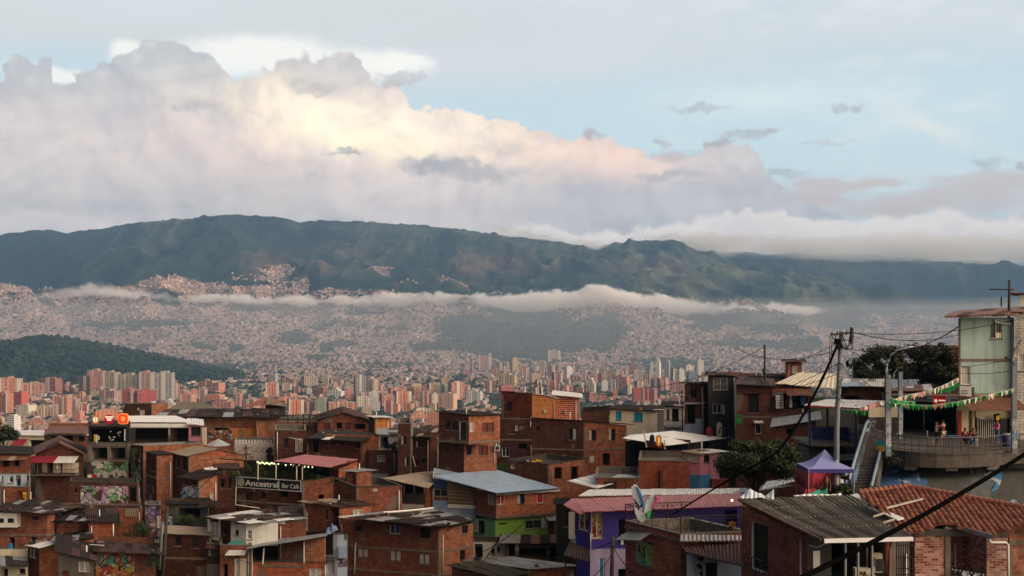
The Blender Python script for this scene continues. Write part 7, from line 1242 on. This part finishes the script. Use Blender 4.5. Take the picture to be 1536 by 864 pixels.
    person(gp(1496, 71.2), R_(-75), 'woman in pink top and jeans standing at the barred gate', 'cloth_magenta', 'cloth_denim', 'hair', 1.58, armL=((-.22, -.12, 1.14), (-.12, -.34, 1.16)), armR=((.22, -.12, 1.14), (.14, -.32, 1.12)), sleeves='long', long_hair=True)
    person(Vector((P(1218, 0, 59.6).x, 59.6, -10.5)), R_(60), 'person in black bending over a table under the tent', 'cloth_black', 'cloth_black', 'hair', 1.68, lean=1.0, sleeves='long', armL=((-.18, -.42, 1.12), (-.12, -.62, .98)), armR=((.18, -.42, 1.12), (.12, -.62, .98))); person(Vector((P(1239, 0, 61.2).x, 61.2, -10.5)), R_(-20), 'person in olive jacket standing inside the tent', 'sheet_khaki_cloth', 'cloth_black', 'hair', 1.66, sleeves='long')
    # chairs, tables, drum
    def chair(label, x, d, rz, mat):
        p = gp(x, d); u = empty('plastic_chair', p, label, 'chair', None, rz); mb = MB(); R3 = Matrix.Rotation(rz, 3, 'Z'); q = lambda *v: p+R3 @ Vector(v); bx = lambda nm, o, s: (lambda mm: (mm.box(q(*o), R3 @ Vector((s[0], 0, 0)), R3 @ Vector((0, s[1], 0)), (0, 0, s[2])), mm.build(nm, M[mat], u)))(MB())
        bx('seat', (-.22, -.22, .42), (.44, .44, .04)); bx('backrest', (-.22, .18, .46), (.44, .04, .42))
        for a in (-.2, .16):
            for b_ in (-.2, .16): bx('leg', (a, b_, 0), (.04, .04, .42))
    chair('red plastic chair under the person in black', 1447.5, 69.95, R_(190), 'red_paint'); chair('white plastic chair under the seated woman in black top', 1461.5, 69.8, R_(150), 'frame_white'); chair('white plastic chair behind the hugging woman', 1396, 70.5, R_(70), 'frame_white')
    p = gp(1430, 69.2); u = empty('table', p, 'dark blue table between the hugging pair and the seated people', 'table'); m = MB(); m.box(p+Vector((-.45, -.3, .70)), (.9, 0, 0), (0, .6, 0), (0, 0, .04)); m.build('tabletop', M['steel_blue'], u)
    for a in (-.42, .38):
        for b_ in (-.27, .24): m = MB(); m.box(p+Vector((a, b_, 0)), (.04, 0, 0), (0, .04, 0), (0, 0, .70)); m.build('leg', M['steel_blue'], u)
    p = gp(1510, 69.6); u = empty('drum', p, 'blue drum standing before the shop window', 'drum'); m = MB(); m.tube([p, p+Vector((0, 0, .1)), p+Vector((0, 0, .75)), p+Vector((0, 0, .8))], [.26, .28, .28, .26], 14); m.build('body', M['steel_blue'], u, True); m = MB(); m.tube([p+Vector((0, 0, .80)), p+Vector((0, 0, .84))], .29, 14); m.build('lid', M['cloth_grey'], u, True)
    # -- signs
    u = empty('sign', P(1412, 611, 76), 'bright red shop sign with white emblem and pale end hung over the dark bar', 'sign'); prism('board', u, [P(1400, 593, 76), P(1419, 594, 76), P(1419, 611, 76), P(1400, 609, 76)], (0, 1, 0), .12, 'red_sign'); prism('pale_end', u, [P(1419.3, 594, 76), P(1426, 594.5, 76), P(1426, 611, 76), P(1419.3, 611, 76)], (0, 1, 0), .12, 'sign_white'); prism('emblem', u, [P(x, y, 75.97) for x, y in ((1402, 603), (1401, 599), (1403, 600), (1404, 598), (1406, 601), (1405, 604))], (0, -1, 0), .02, 'neon_white'); prism('white_bar', u, [P(1408, 599.5, 75.97), P(1418, 600, 75.97), P(1418, 602, 75.97), P(1408, 601.5, 75.97)], (0, -1, 0), .02, 'neon_white')
    u = empty('sign', P(1449, 595, 73.4), 'white box sign with two lines of lettering on the green house', 'sign'); prism('board', u, [P(1440, 579, 73.2), P(1457, 581, 73), P(1457, 595, 73), P(1440, 593, 73.2)], (0.25, 1, 0), .3, 'sign_white'); prism('dark_side', u, [P(1457.3, 581, 73), P(1461, 580, 73.8), P(1461, 595, 73.8), P(1457.3, 595, 73)], (1, .1, 0), .03, 'steel_black')
    for j, (y, ws) in enumerate(((586.5, (2, 1.6, 2.2, 1.4)), (590.3, (1.6, 2.4, 1.8, 2)))):
        x = 1442.
        for w_ in ws: prism('lettering', u, [P(x, y-1.1, 72.97), P(x+w_, y-1, 72.95), P(x+w_, y+.7, 72.95), P(x, y+.6, 72.97)], (0, -1, 0), .01, 'sign_dark'); x += w_+.6
    u = empty('sign', P(1503, 628, 73), 'tilted black sign with a yellow disc above the barred gate', 'sign'); prism('board', u, [P(1490, 622, 74), P(1499, 620, 73.6), P(1501, 633, 73.6), P(1493, 635, 74)], (0, 1, 0), .05, 'sign_dark'); prism('disc', u, ring(1496.5, 627, 3, 4, 73.5), (0, -1, 0), .02, 'yellow')
    # lit signs over the bar deck
    u = empty('sign', P(143, 640, 117.4), 'bottle-shaped lit sign with a cream oval on the bar deck frame', 'sign', 'lit signs over the bar'); prism('board', u, [P(x, y, 117.4) for x, y in ((139, 636), (138.5, 628), (140, 624), (141.5, 621), (141.5, 617), (143.5, 617), (143.5, 621), (145.5, 624), (147.5, 628), (147, 636))], (0, 1, 0), .15, 'neon_orange2'); prism('oval', u, ring(143, 629.5, 3.4, 4.2, 117.35), (0, -1, 0), .03, 'neon_white'); prism('bottle_neck', u, [P(140.5, 613, 117.3), P(142.8, 613, 117.3), P(142.8, 618, 117.3), P(140.5, 618, 117.3)], (0, 1, 0), .1, 'black'); prism('cross', u, [P(142.6, 626, 117.3), P(143.4, 626, 117.3), P(143.4, 633, 117.3), P(142.6, 633, 117.3)], (0, -1, 0), .01, 'frame_dark')
    u = empty('sign', P(164, 640, 117.4), 'dark red eight-sided sign with pale lettering on the bar deck frame', 'sign', 'lit signs over the bar'); prism('board', u, ring(163.5, 629, 7.6, 7.4, 117.4, 8, math.pi/8), (0, 1, 0), .15, 'sign_red')
    for a in ((158, 624.5, 170, 626.5), (159, 627.3, 169, 628.3), (160.5, 629, 167, 631)): prism('lettering', u, [P(a[0], a[1], 117.36), P(a[2], a[1], 117.36), P(a[2], a[3], 117.36), P(a[0], a[3], 117.36)], (0, -1, 0), .02, 'neon_white')
    u = empty('sign', P(184, 642, 117.3), 'glowing red rounded-square sign with an orange figure on the bar deck frame', 'sign', 'lit signs over the bar'); prism('rim', u, ring(184.5, 628.3, 8, 8.2, 117.35, 20, 0, .55), (0, 1, 0), .15, 'neon_orange'); prism('board', u, ring(184.5, 628.3, 6.9, 7.1, 117.3, 20, 0, .55), (0, -1, 0), .02, 'neon_red'); prism('figure', u, [P(x, y, 117.26) for x, y in ((184.5, 633), (182, 631), (181, 628), (182.5, 626), (181, 623.5), (183.5, 625), (185.5, 625), (188, 623.5), (186.5, 626), (188, 628), (187, 631))], (0, -1, 0), .01, 'neon_orange')
    u = empty('sign_gantry', P(160, 642, 118), 'thin steel gantry carrying the lit signs above the deck', 'gantry'); m = MB()
    for a, b_ in (((135, 640), (193, 640)), ((135, 632), (193, 633)), ((135, 625), (135, 668)), ((190, 630), (190, 690)), ((164, 636), (164, 643)), ((143, 636), (143, 643))): m.tube([P(*a, 117.7), P(*b_, 117.7)], .05, 5)
    m.build('frame', M['steel_black'], u); m = MB(); m.box(P(133, 633, 117.6), (.45, 0, 0), (0, .3, 0), (0, 0, .35)); m.build('floodlight', M['galv'], u)
    u = empty('menu_board', P(144, 664, 117.6), 'yellow striped boards standing on the bar deck', 'board'); 
    for x0, x1, y0, y1, mt in ((141, 143, 652, 663, 'yellow'), (143.6, 146, 652, 664, 'cream_paint'), (147, 149, 654, 660, 'cream_paint')): prism('strip', u, [P(x0, y0, 117.6), P(x1, y0, 117.6), P(x1, y1, 117.6), P(x0, y1, 117.6)], (0, 1, 0), .04, mt)
    u = empty('wall_drawing', P(172, 662, 118.4), 'white line drawing on the black back of the bar deck', 'drawing'); g = random.Random(8)
    for i in range(11): x, y = g.uniform(161, 178), g.uniform(644, 661); prism('stroke', u, [P(x, y, 118.45), P(x+g.uniform(2, 5), y+g.uniform(-1, 1), 118.45), P(x+g.uniform(1, 4), y+g.uniform(1, 2), 118.45)], (0, -1, 0), .02, 'sign_white')
    prism('strip', u, [P(186.5, 644, 118.4), P(188, 644, 118.4), P(188, 661, 118.4), P(186.5, 661, 118.4)], (0, -1, 0), .02, 'sign_white')
    u = empty('sign', P(980, 672, 101), 'row of red, black and orange sign shapes on the edge of the white tent roof', 'sign'); prism('base_panel', u, [P(968, 660, 101.2), P(995, 664, 101), P(996, 674, 101), P(968, 670, 101.4)], (0, 1, 0), .08, 'door_red'); prism('black_oval', u, ring(978, 659, 4, 7.5, 101), (0, -1, 0), .06, 'sign_dark'); prism('orange_oval', u, ring(988, 661, 4.2, 8.5, 101, 20, 0, .7), (0, -1, 0), .06, 'neon_orange2'); prism('orange_core', u, ring(988, 661, 1.5, 6, 100.9), (0, -1, 0), .03, 'neon_orange3')
    for a, b_ in (((964.5, 645), (969, 671)), ((995.5, 660), (997, 674))): prism('slat', u, [P(a[0], a[1], 100.9), P(a[0]+1.6, a[1], 100.9), P(b_[0]+2, b_[1], 100.9), P(b_[0], b_[1], 100.9)], (0, 1, 0), .05, 'plank_pale')
    u = empty('sign', P(1079, 657, 111), 'oval yellow board leaning by the black house with a dark mark', 'sign'); prism('board', u, ring(1079, 645, 4.2, 11.5, 111, 20, 0, .6), (0, 1, 0), .06, 'cream_paint'); prism('mark', u, [P(1077, 650, 110.96), P(1080.5, 640, 110.96), P(1082, 641, 110.96), P(1079, 651, 110.96)], (0, -1, 0), .02, 'sign_dark'); u = empty('parasol', P(1064, 655, 110), 'closed red parasol beside the yellow oval board', 'parasol'); m = MB(); m.tube([P(1064, 655, 110), P(1064, 651, 110), P(1063.5, 644, 110), P(1064, 640, 110)], [.1, .36, .33, .05], 10); m.build('canopy', M['cloth_red'], u, True); m = MB(); m.tube([P(1064, 660, 110), P(1064, 655, 110)], .03, 6); m.build('pole', M['galv'], u)
    # -- bunting across the terrace
    fm = {}
    for nm in ('flag_green', 'flag_white', 'flag_pink'):
        m = MB(); m.face([(-.13, 0, 0), (.13, 0, 0), (.03, .02, -.34)]); o = m.build('flag', M[nm]); fm[nm] = o.data; bpy.data.objects.remove(o)
    def bunt(label, pts, n, mats, seed, sc=1.):
        g = random.Random(seed); P_ = [P(*q) for q in pts]; L = [0]
        for a, b_ in zip(P_, P_[1:]): L.append(L[-1]+(b_-a).length)
        u = empty('bunting', P_[0], label, 'bunting', 'bunting over the terrace'); m = MB(); m.tube(P_, .012, 4); m.build('string', M['frame_white'], u)
        for i in range(n):
            s = L[-1]*(i+.5)/n; k = max(j for j in range(len(L)-1) if L[j] <= s); p = P_[k]+(P_[k+1]-P_[k])*((s-L[k])/(L[k+1]-L[k])); mt = mats[g.randrange(len(mats))] if isinstance(mats, list) else mats
            o = bpy.data.objects.new('flag', fm[mt]); COL.objects.link(o); o.parent = u; o.location = p-P_[0]; o.rotation_euler = (g.uniform(-.3, .3), g.uniform(-.3, .3), g.uniform(-.6, .6)); q = sc*g.uniform(.8, 1.25); o.scale = (q, q, q)
    bunt('pale and green bunting rising from the lamp post to the green house corner', [(1334, 604, 66), (1350, 596, 67.5), (1370, 591, 69), (1395, 586, 70.5), (1420, 576, 72), (1437, 567, 73.4)], 44, ['flag_white', 'flag_white', 'flag_pink', 'flag_green'], 1, .95)
    bunt('green bunting dipping from the curved lamp post to the shop lamp post', [(1333, 604, 66), (1360, 607, 65.8), (1400, 608, 65.6), (1440, 602, 65.8), (1480, 593, 66.5), (1521, 583, 67.2)], 50, ['flag_green', 'flag_green', 'flag_green', 'flag_white', 'flag_pink'], 2, .95); bunt('pale bunting running down from the lamp post to the white canopy', [(1331, 600, 66.2), (1315, 604, 70), (1290, 612, 74)], 16, ['flag_white', 'flag_pink'], 3); bunt('second green bunting just under the first near the lamp post', [(1336, 597, 66), (1350, 601, 66), (1372, 603, 66.4)], 12, ['flag_green'], 4, 1.2); bunt('green bunting hung close to the green house corner', [(1412, 583, 71.5), (1425, 580, 72.4), (1437, 573, 73.3)], 9, ['flag_green'], 5, 1.3)
    bunt('green tinsel fringe along the front edge of the white canopy', [(1263, 614, 75.7), (1292, 615.5, 75.4), (1312, 611, 79), (1336, 605, 83.8)], 40, ['flag_green'], 6, 1.15)
    # -- bulbs on the bar terrace
    u = empty('string_lights', P(386, 694, 104.6), 'string of small lit bulbs under the red roof of the bar', 'string lights'); m = MB(); bl_ = [(352, 690), (386, 693), (408, 695), (440, 698), (470, 701)]; m.tube([P(x, y-1.2, 103.8) for x, y in bl_], .015, 4); m.build('wire', M['cable_black'], u); mesh = {}
    for mt in ('bulb', 'bulb_green'): o = ellip('bulb', None, (0, 0, 0), .075, .075, .09, mt, 1); mesh[mt] = o.data; bpy.data.objects.remove(o)
    for i, (x, y, mt) in enumerate([(386+i*2.3, 693+(i % 3)*.9+i*.2, 'bulb_green' if i % 3 else 'bulb') for i in range(10)]+[(408.5, 695, 'bulb'), (411.5, 695.5, 'bulb'), (417.5, 696, 'bulb_green'), (428.5, 697.8, 'bulb'), (436.5, 697.2, 'bulb'), (440, 698, 'bulb'), (448.5, 698.5, 'bulb_green'), (457, 700, 'bulb_green'), (462.5, 700.3, 'bulb'), (468.5, 700.8, 'bulb_green')]): o = bpy.data.objects.new('bulb', mesh[mt]); COL.objects.link(o); o.parent = u; o.location = P(x, y, 103.8)-u.location
    # -- wings sculpture on the terrace corner
    u = empty('wing_sculpture', P(962, 786, 52), 'white and blue butterfly wing sculpture behind the iron railing', 'sculpture'); prism('wing', u, [P(x, y, 51.9) for x, y in ((947, 729), (950, 727), (955, 729), (960, 737), (964, 748), (966, 760), (965, 768), (960, 766), (953, 755), (948, 741))], (0.3, 1, 0), .12, 'wing_art'); prism('wing_edge', u, [P(x, y, 51.8) for x, y in ((955, 729), (960, 735), (965, 747), (967.5, 760), (966, 764), (963, 750), (958, 737))], (0, 1, 0), .14, 'wing_blue'); prism('wing', u, [P(x, y, 51.8) for x, y in ((966, 768), (968, 756), (972, 748), (978, 743), (983, 743), (985, 747), (982, 756), (976, 765), (970, 772))], (-.3, 1, 0), .12, 'wing_art'); prism('wing_edge', u, [P(x, y, 51.7) for x, y in ((983, 743), (987, 746), (987, 750), (980, 763), (978, 762), (984, 750))], (0, 1, 0), .14, 'wing_pink'); prism('tail', u, [P(x, y, 51.8) for x, y in ((951, 760), (958, 766), (966, 770), (972, 771), (970, 778), (963, 784), (957, 780), (953, 770))], (0, 1, 0), .12, 'wing_art'); prism('tail_edge', u, [P(x, y, 51.7) for x, y in ((970, 770), (977, 765), (976, 774), (972, 779))], (0, 1, 0), .12, 'wing_green')
    p = P(1098, 798, 50.6); u = empty('flower_pot', p, 'orange flower pot at the right end of the iron railing', 'flower pot'); m = MB(); m.tube([p, p+Vector((0, 0, .25)), p+Vector((0, 0, .28))], [.10, .15, .16], 10); m.build('pot', M['clay'], u, True); leaves('flowers', u, [(p.x, p.y, p.z+.38, .16)], 220, .05, (.30, .12, .02), (.60, .28, .04), 66)
    # -- laundry
    hs = HS['dark brick house with laundry hanging in its open upper bay']; f = hs.a; tag(MB_tube([f.at(1157, 592, .35), f.at(1216, 593, .35)], .012, 'clothes_line'), 'clothes line stretched across the open bay of the laundry house', 'clothes line')
    for x0, x1, y1, mt, nm, lb in ((1157.5, 1161.5, 612, 'cloth_black', 'trousers', 'black trousers at the far end of the laundry line'), (1163, 1169, 613, 'cloth_white', 'shirt', 'long white shirt hanging on the laundry line'), (1170, 1175, 613, 'cloth_grey', 'towel', 'grey towel next to the long white shirt'), (1177.5, 1181, 610, 'cloth_red', 'shirt', 'narrow red shirt on the laundry line'), (1183, 1187.5, 611, 'cloth_white', 'vest', 'short white vest on the laundry line'), (1189, 1195, 612, 'cloth_black', 'shirt', 'black shirt in the middle of the laundry line'), (1200, 1207, 607, 'cloth_blue', 'shirt', 'blue printed shirt on the laundry line'), (1208.5, 1213, 611, 'door_red', 'towel', 'dark red towel at the near end of the line')):
        o = cloth(nm, [f.at(x0, y1, .33), f.at(x1, y1, .33), f.at(x1, 593, .35), f.at(x0, 593, .35)], mt, None, 5, 5, 0, .03, int(x0)); tag(o, lb, nm, 'laundry on the line')
    hs = HS['purple painted house with a picture-filled corner window and red roof']; f = hs.b
    for x0, x1, lb in ((930.5, 934.5, 'pale blue shirt hung in the purple house doorway'), (940, 944.5, 'white shirt hung at the doorway edge of the purple house')): o = cloth('shirt', [f.at(x0-.5, 817, .12), f.at(x1+.5, 817, .12), f.at(x1-1, 801, .12), f.at(x0+1, 801, .12)], 'wing_white', None, 5, 5, 0, .03, int(x0)); tag(o, lb, 'shirt', 'laundry on the line')
    # -- tarps
    def tarp(label, pts, mat, nm='tarp', wob=.06, nx=8, ny=5, sag=0): o = cloth(nm, [P(*q) for q in pts], mat, None, nx, ny, sag, wob, int(pts[0][0])); tag(o, label, nm.replace('_', ' '), 'tarps and sheets')
    tarp('yellow tarp draped on the low orange brick wall', [(34, 758, 106.4), (40, 758, 106.2), (40, 740, 106.4), (34, 738, 106.6)], 'yellow'); tarp('crumpled green tarp at the ridge of the corrugated roof', [(1194, 745, 52), (1241, 743, 52), (1241, 733, 54), (1225, 738, 54)], 'tarp_green'); tarp('blue and white plastic sheet on the top edge of the corrugated roof', [(1110, 746, 46), (1161, 748, 46.4), (1160, 740, 47.5), (1112, 737, 47.5)], 'wing_white', wob=.12); tarp('white strip laid along the corrugated roof ridge', [(1190, 744, 48.6), (1262, 742.5, 48.7), (1262, 740.5, 49), (1190, 742, 49)], 'white_sheet', wob=.02); tarp('white sheet awning over the low red brick annex', [(850, 721, 97), (895, 733, 92.5), (959, 714, 97), (905, 708, 103)], 'white_sheet', wob=.02); tarp('blue cloth hanging under the frame edge brick house', [(13, 827, 96.3), (19, 827, 96.3), (19, 815, 96.4), (13, 815, 96.4)], 'wing_blue'); tarp('rolled white sheet on the small black roof', [(305, 706, 106), (326, 704, 106), (324, 700.5, 107.5), (308, 700.5, 107.5)], 'white_sheet'); tarp('grey plastic sheets beside the tree trunk', [(1060, 742, 78), (1120, 738, 78), (1190, 727, 84), (1100, 732, 86)], 'tarp_grey'); tarp('white corrugated sheet beside the tent and tree', [(1140, 735, 70), (1192, 722, 70), (1190, 716, 75), (1150, 722, 76)], 'sheet_white', wob=.01); tarp('crumpled grey foil sheet where the metal roof meets the brick wall', [(488, 803, 90), (507, 795, 90.5), (503, 786, 94), (492, 790, 94)], 'tarp_blue', wob=.15); tarp('yellow crumpled sheet on the open flat roof', [(798, 693, 117), (813, 692, 117), (812, 687.5, 119), (801, 688, 119)], 'yellow', wob=.15)
    c = P(327, 658, 126); u = empty('parasol', P(327, 682, 126), 'wide grey-green parasol before the white battlement wall', 'parasol'); m = MB(); N_ = 8
    for i in range(N_): a0, a1 = 2*math.pi*i/N_, 2*math.pi*(i+1)/N_; r = 1.5; m.face([c, c+Vector((r*math.cos(a0), r*math.sin(a0), -.75)), c+Vector((r*math.cos(a1), r*math.sin(a1), -.75))])
    m.build('canopy', M['tarp_grey'], u); m = MB(); m.tube([P(327, 682, 126), c], .04, 6); m.build('pole', M['galv'], u)
    p = P(1143, 563, 112.5); u = empty('satellite_dish', p, 'grey satellite dish by the thin black roof pole', 'satellite dish'); m = MB(); rr = [.0, .18, .33, .42]; dp = [0, .02, .07, .13]
    for k in range(3):
        for i in range(14): a0, a1 = 2*math.pi*i/14, 2*math.pi*(i+1)/14; v = lambda r, z, a: p+Vector((r*math.cos(a)*.6, -.4-z, .35+r*math.sin(a))); m.face([v(rr[k], dp[k], a0), v(rr[k+1], dp[k+1], a0), v(rr[k+1], dp[k+1], a1), v(rr[k], dp[k], a1)])
    m.build('dish', M['tarp_grey'], u); m = MB(); m.tube([p-Vector((0, 0, .6)), p+Vector((0, -.3, .35))], .03, 6); m.build('bracket', M['galv'], u)
    # bare steel frames of the unfinished terrace on the ridge
    u = empty('roof_frame', P(412, 640, 146), 'bare dark steel frame of an unfinished roof on the ridge', 'frame'); m = MB()
    for x in (414, 432, 446, 455, 464, 482): m.tube([P(x, 645, 143), P(x, 623, 143)], .07, 5)
    for a, b_ in (((404, 623), (490, 622)), ((412, 629), (486, 630)), ((420, 640), (486, 641))): m.tube([P(*a, 143), P(*b_, 143)], .07, 5)
    m.build('frame', M['steel_black'], u)
    # air conditioner, box bench, black chair, cabinet in the porch
    hs = HS['recessed lower brick storey beneath the white corner door']; f = hs.b; u = empty('air_conditioner', f.at(744, 676, .2), 'white air conditioner on the corner of the two-tone brick house', 'air conditioner'); m = MB(); a_ = f.at(740, 676, .05); b_ = f.at(748, 676, .05); m.box(a_, b_-a_, f.n*.35, (0, 0, .62)); m.build('casing', M['cloth_grey'], u); m = MB(); c = (a_+b_)/2+Vector((0, 0, .31))+f.n*.36; m.tube([c, c+f.n*.02], .22, 14); m.build('fan_grille', M['steel_black'], u)
    p = P(1294, 880, 40.6); u = empty('box_bench', p, 'cream box with dark red hand lettering on the porch', 'box'); m = MB(); a_ = P(1283, 880, 40.6); m.box(a_, P(1306, 880, 40.6)-a_, (0, .3, 0), (0, 0, .68)); m.build('body', M['render_cream'], u); text('lettering', 'PdL', u, P(1289, 863, 40.58), (1, 0, 0), (0, 0, 1), .2, 'door_red', .32, .01)
    u = empty('cabinet', P(1316, 880, 41.3), 'cream cabinet standing at the back of the porch', 'cabinet'); m = MB(); a_ = P(1309, 880, 41.3); m.box(a_, P(1324, 880, 41.3)-a_, (0, .3, 0), (0, 0, 1.25)); m.build('body', M['render_cream'], u); m = MB(); a_ = P(1310, 850, 41.28); m.box(a_, (.09, 0, 0), (0, -.02, 0), (0, 0, .35)); m.build('door', M['concrete'], u)
    p = P(1322, 880, 40.5); u = empty('office_chair', p, 'black padded chair in front of the cream cabinet', 'chair'); m = MB(); m.box(p+Vector((-.2, .1, .55)), (.34, 0, 0), (.04, .08, 0), (.05, .06, .45)); m.build('backrest', M['black'], u); m = MB(); m.box(p+Vector((-.22, -.3, .42)), (.42, 0, 0), (0, .42, 0), (0, 0, .09)); m.build('seat', M['black'], u); m = MB(); m.tube([p, p+Vector((0, 0, .44))], .04, 8); m.build('leg', M['steel_black'], u)
    # -- loose things on the roofs
    g = random.Random(31); bm_ = {}
    for nm, mt in (('board', 'plank_pale'), ('board', 'wood'), ('board', 'sheet_grey'), ('loose_brick', 'clay_dark'), ('loose_brick', 'concrete'), ('tyre', 'rubber')):
        m = MB()
        if nm == 'board': m.box((-.7, -.08, 0), (1.4, 0, 0), (0, .17, 0), (0, 0, .05))
        elif nm == 'loose_brick': m.box((-.16, -.11, 0), (.30, .05, 0), (-.02, .2, .02), (0, .02, .17)); 
        else: m.tube([(.24*math.cos(a), .24*math.sin(a), .09) for a in [2*math.pi*i/12 for i in range(13)]], .09, 6)
        o = m.build(nm, M[mt]); bm_[(nm, mt)] = o.data; bpy.data.objects.remove(o)
    SC = [('broad two-storey brick house with three pale curtained lower windows', 'the broad two-storey brick house', 13), ('mid red brick house with a white boxed bay window at the frame edge', 'the white bay window house', 8), ('short orange brick house tucked behind under the jumbled roofs', 'the jumbled roof house', 8), ('brick house with a white framed balcony window and patchwork roof', 'the white balcony window house', 6), ('long dark brick house under a wide black roof with white patches', 'the wide black roof house', 5), ('tall black plastered house with white framed windows', 'the black plastered house', 6), ('grey house with a broken tile roof behind the dark brick laundry house', 'the broken tile roof house', 8), ('long orange brick house with a sagging dark roof along the ridge', 'the sagging ridge roof', 8), ('cream house with two bright blue shuttered windows', 'the blue-shuttered cream house', 3), ('long house with teal and red dragon-like graffiti on its brick front', 'the teal graffiti house', 4), ('low brick house with an open flat roof and white framed windows', 'the open flat roof', 6), ('low brick house under a worn grey corrugated roof at the picture foot', 'the worn grey roof', 4), ('brick house with a shadowy doorway under a tan patched roof', 'the tan patched roof', 4), ('orange brick house with a pale sheet corner on its low roof', 'the pale sheet corner roof', 4)]
    dg = bpy.context.evaluated_depsgraph_get(); bpy.context.view_layer.update(); dg.update(); SCN = S
    for key, nice, n in SC:
        h = HS[key]; rf = next((o for o in h.e.children if o.name.startswith('roof')), None)
        if rf is None: continue
        me = rf.data; tops = [p for p in me.polygons if p.normal.z > .6 and p.area > .1]
        for i in range(n):
            p = g.choice(tops); c = Vector((0, 0, 0)); ws = [g.random() for _ in p.vertices]; sw = sum(ws)
            for v, w_ in zip(p.vertices, ws): c += me.vertices[v].co*w_/sw
            kx = g.choice(list(bm_)); o = bpy.data.objects.new(kx[0], bm_[kx]); COL.objects.link(o); o.location = h.e.location+c+Vector((0, 0, .02)); nq = Vector((0, 0, 1)).rotation_difference(p.normal).to_euler(); o.rotation_euler = (nq.x, nq.y, g.uniform(0, 3.1)); s = g.uniform(.6, 1.3); o.scale = (s, 1, 1) if kx[0] == 'board' else (1, 1, 1)
            tag(o, {'board': f'loose board lying on {nice}', 'loose_brick': f'loose brick weighing down {nice}', 'tyre': f'old tyre weighing down {nice}'}[kx[0]], {'board': 'board', 'loose_brick': 'brick', 'tyre': 'tyre'}[kx[0]], f'loose things on {nice}')
def MB_tube(pts, r, name): m = MB(); m.tube(pts, r, 5); return m.build(name, M['cable_black'])
make_mats()
plain('lit_patch', (.75, .66, .45), .7, emit=((1, .8, .5), .25)); plain('red_paint', (.45, .02, .02), .5); plain('green_gate', (.03, .22, .05), .6); plain('block_stain', (.085, .072, .062), .95, var=.55, sc=1.1, dirt=.75); plain('steel_rail', (.075, .07, .068), .5, var=.1); plain('neon_orange2', (.30, .10, .02), .5, var=0, emit=((.8, .25, .03), .25)); plain('neon_orange3', (.7, .4, .1), .5, var=0, emit=((1, .5, .1), .5)); plain('sheet_khaki_cloth', (.10, .085, .045), .85)
quarter(); near_right()
CTRL += [(0, 30, -12.5), (-25, 40, -20), (25, 30, -12.5), (-60, 60, -27), (0, 60, -24), (0, 75, -27), (-20, 75, -27), (15, 75, -26), (-40, 72, -27), (-12, 86, -27), (-18, 86, -27), (-8, 84, -27), (-28, 84, -27), (-3, 86, -26), (4, 84, -26), (30, 58, -11.6), (22, 60, -11.6), (18, 61, -10.7), (20, 62, -10.7), (26, 64, -12), (34, 64, -12), (30, 76, -8.8), (36, 76, -8.8), (60, 60, -12), (-60, 185, -16), (0, 185, -18), (60, 185, -14), (70, 110, -10)]
extras()
US, YS, ZG = build_ground(); city_scatter(US, YS, ZG); build_hill(); towers(); build_air(); build_mist(); build_banks()
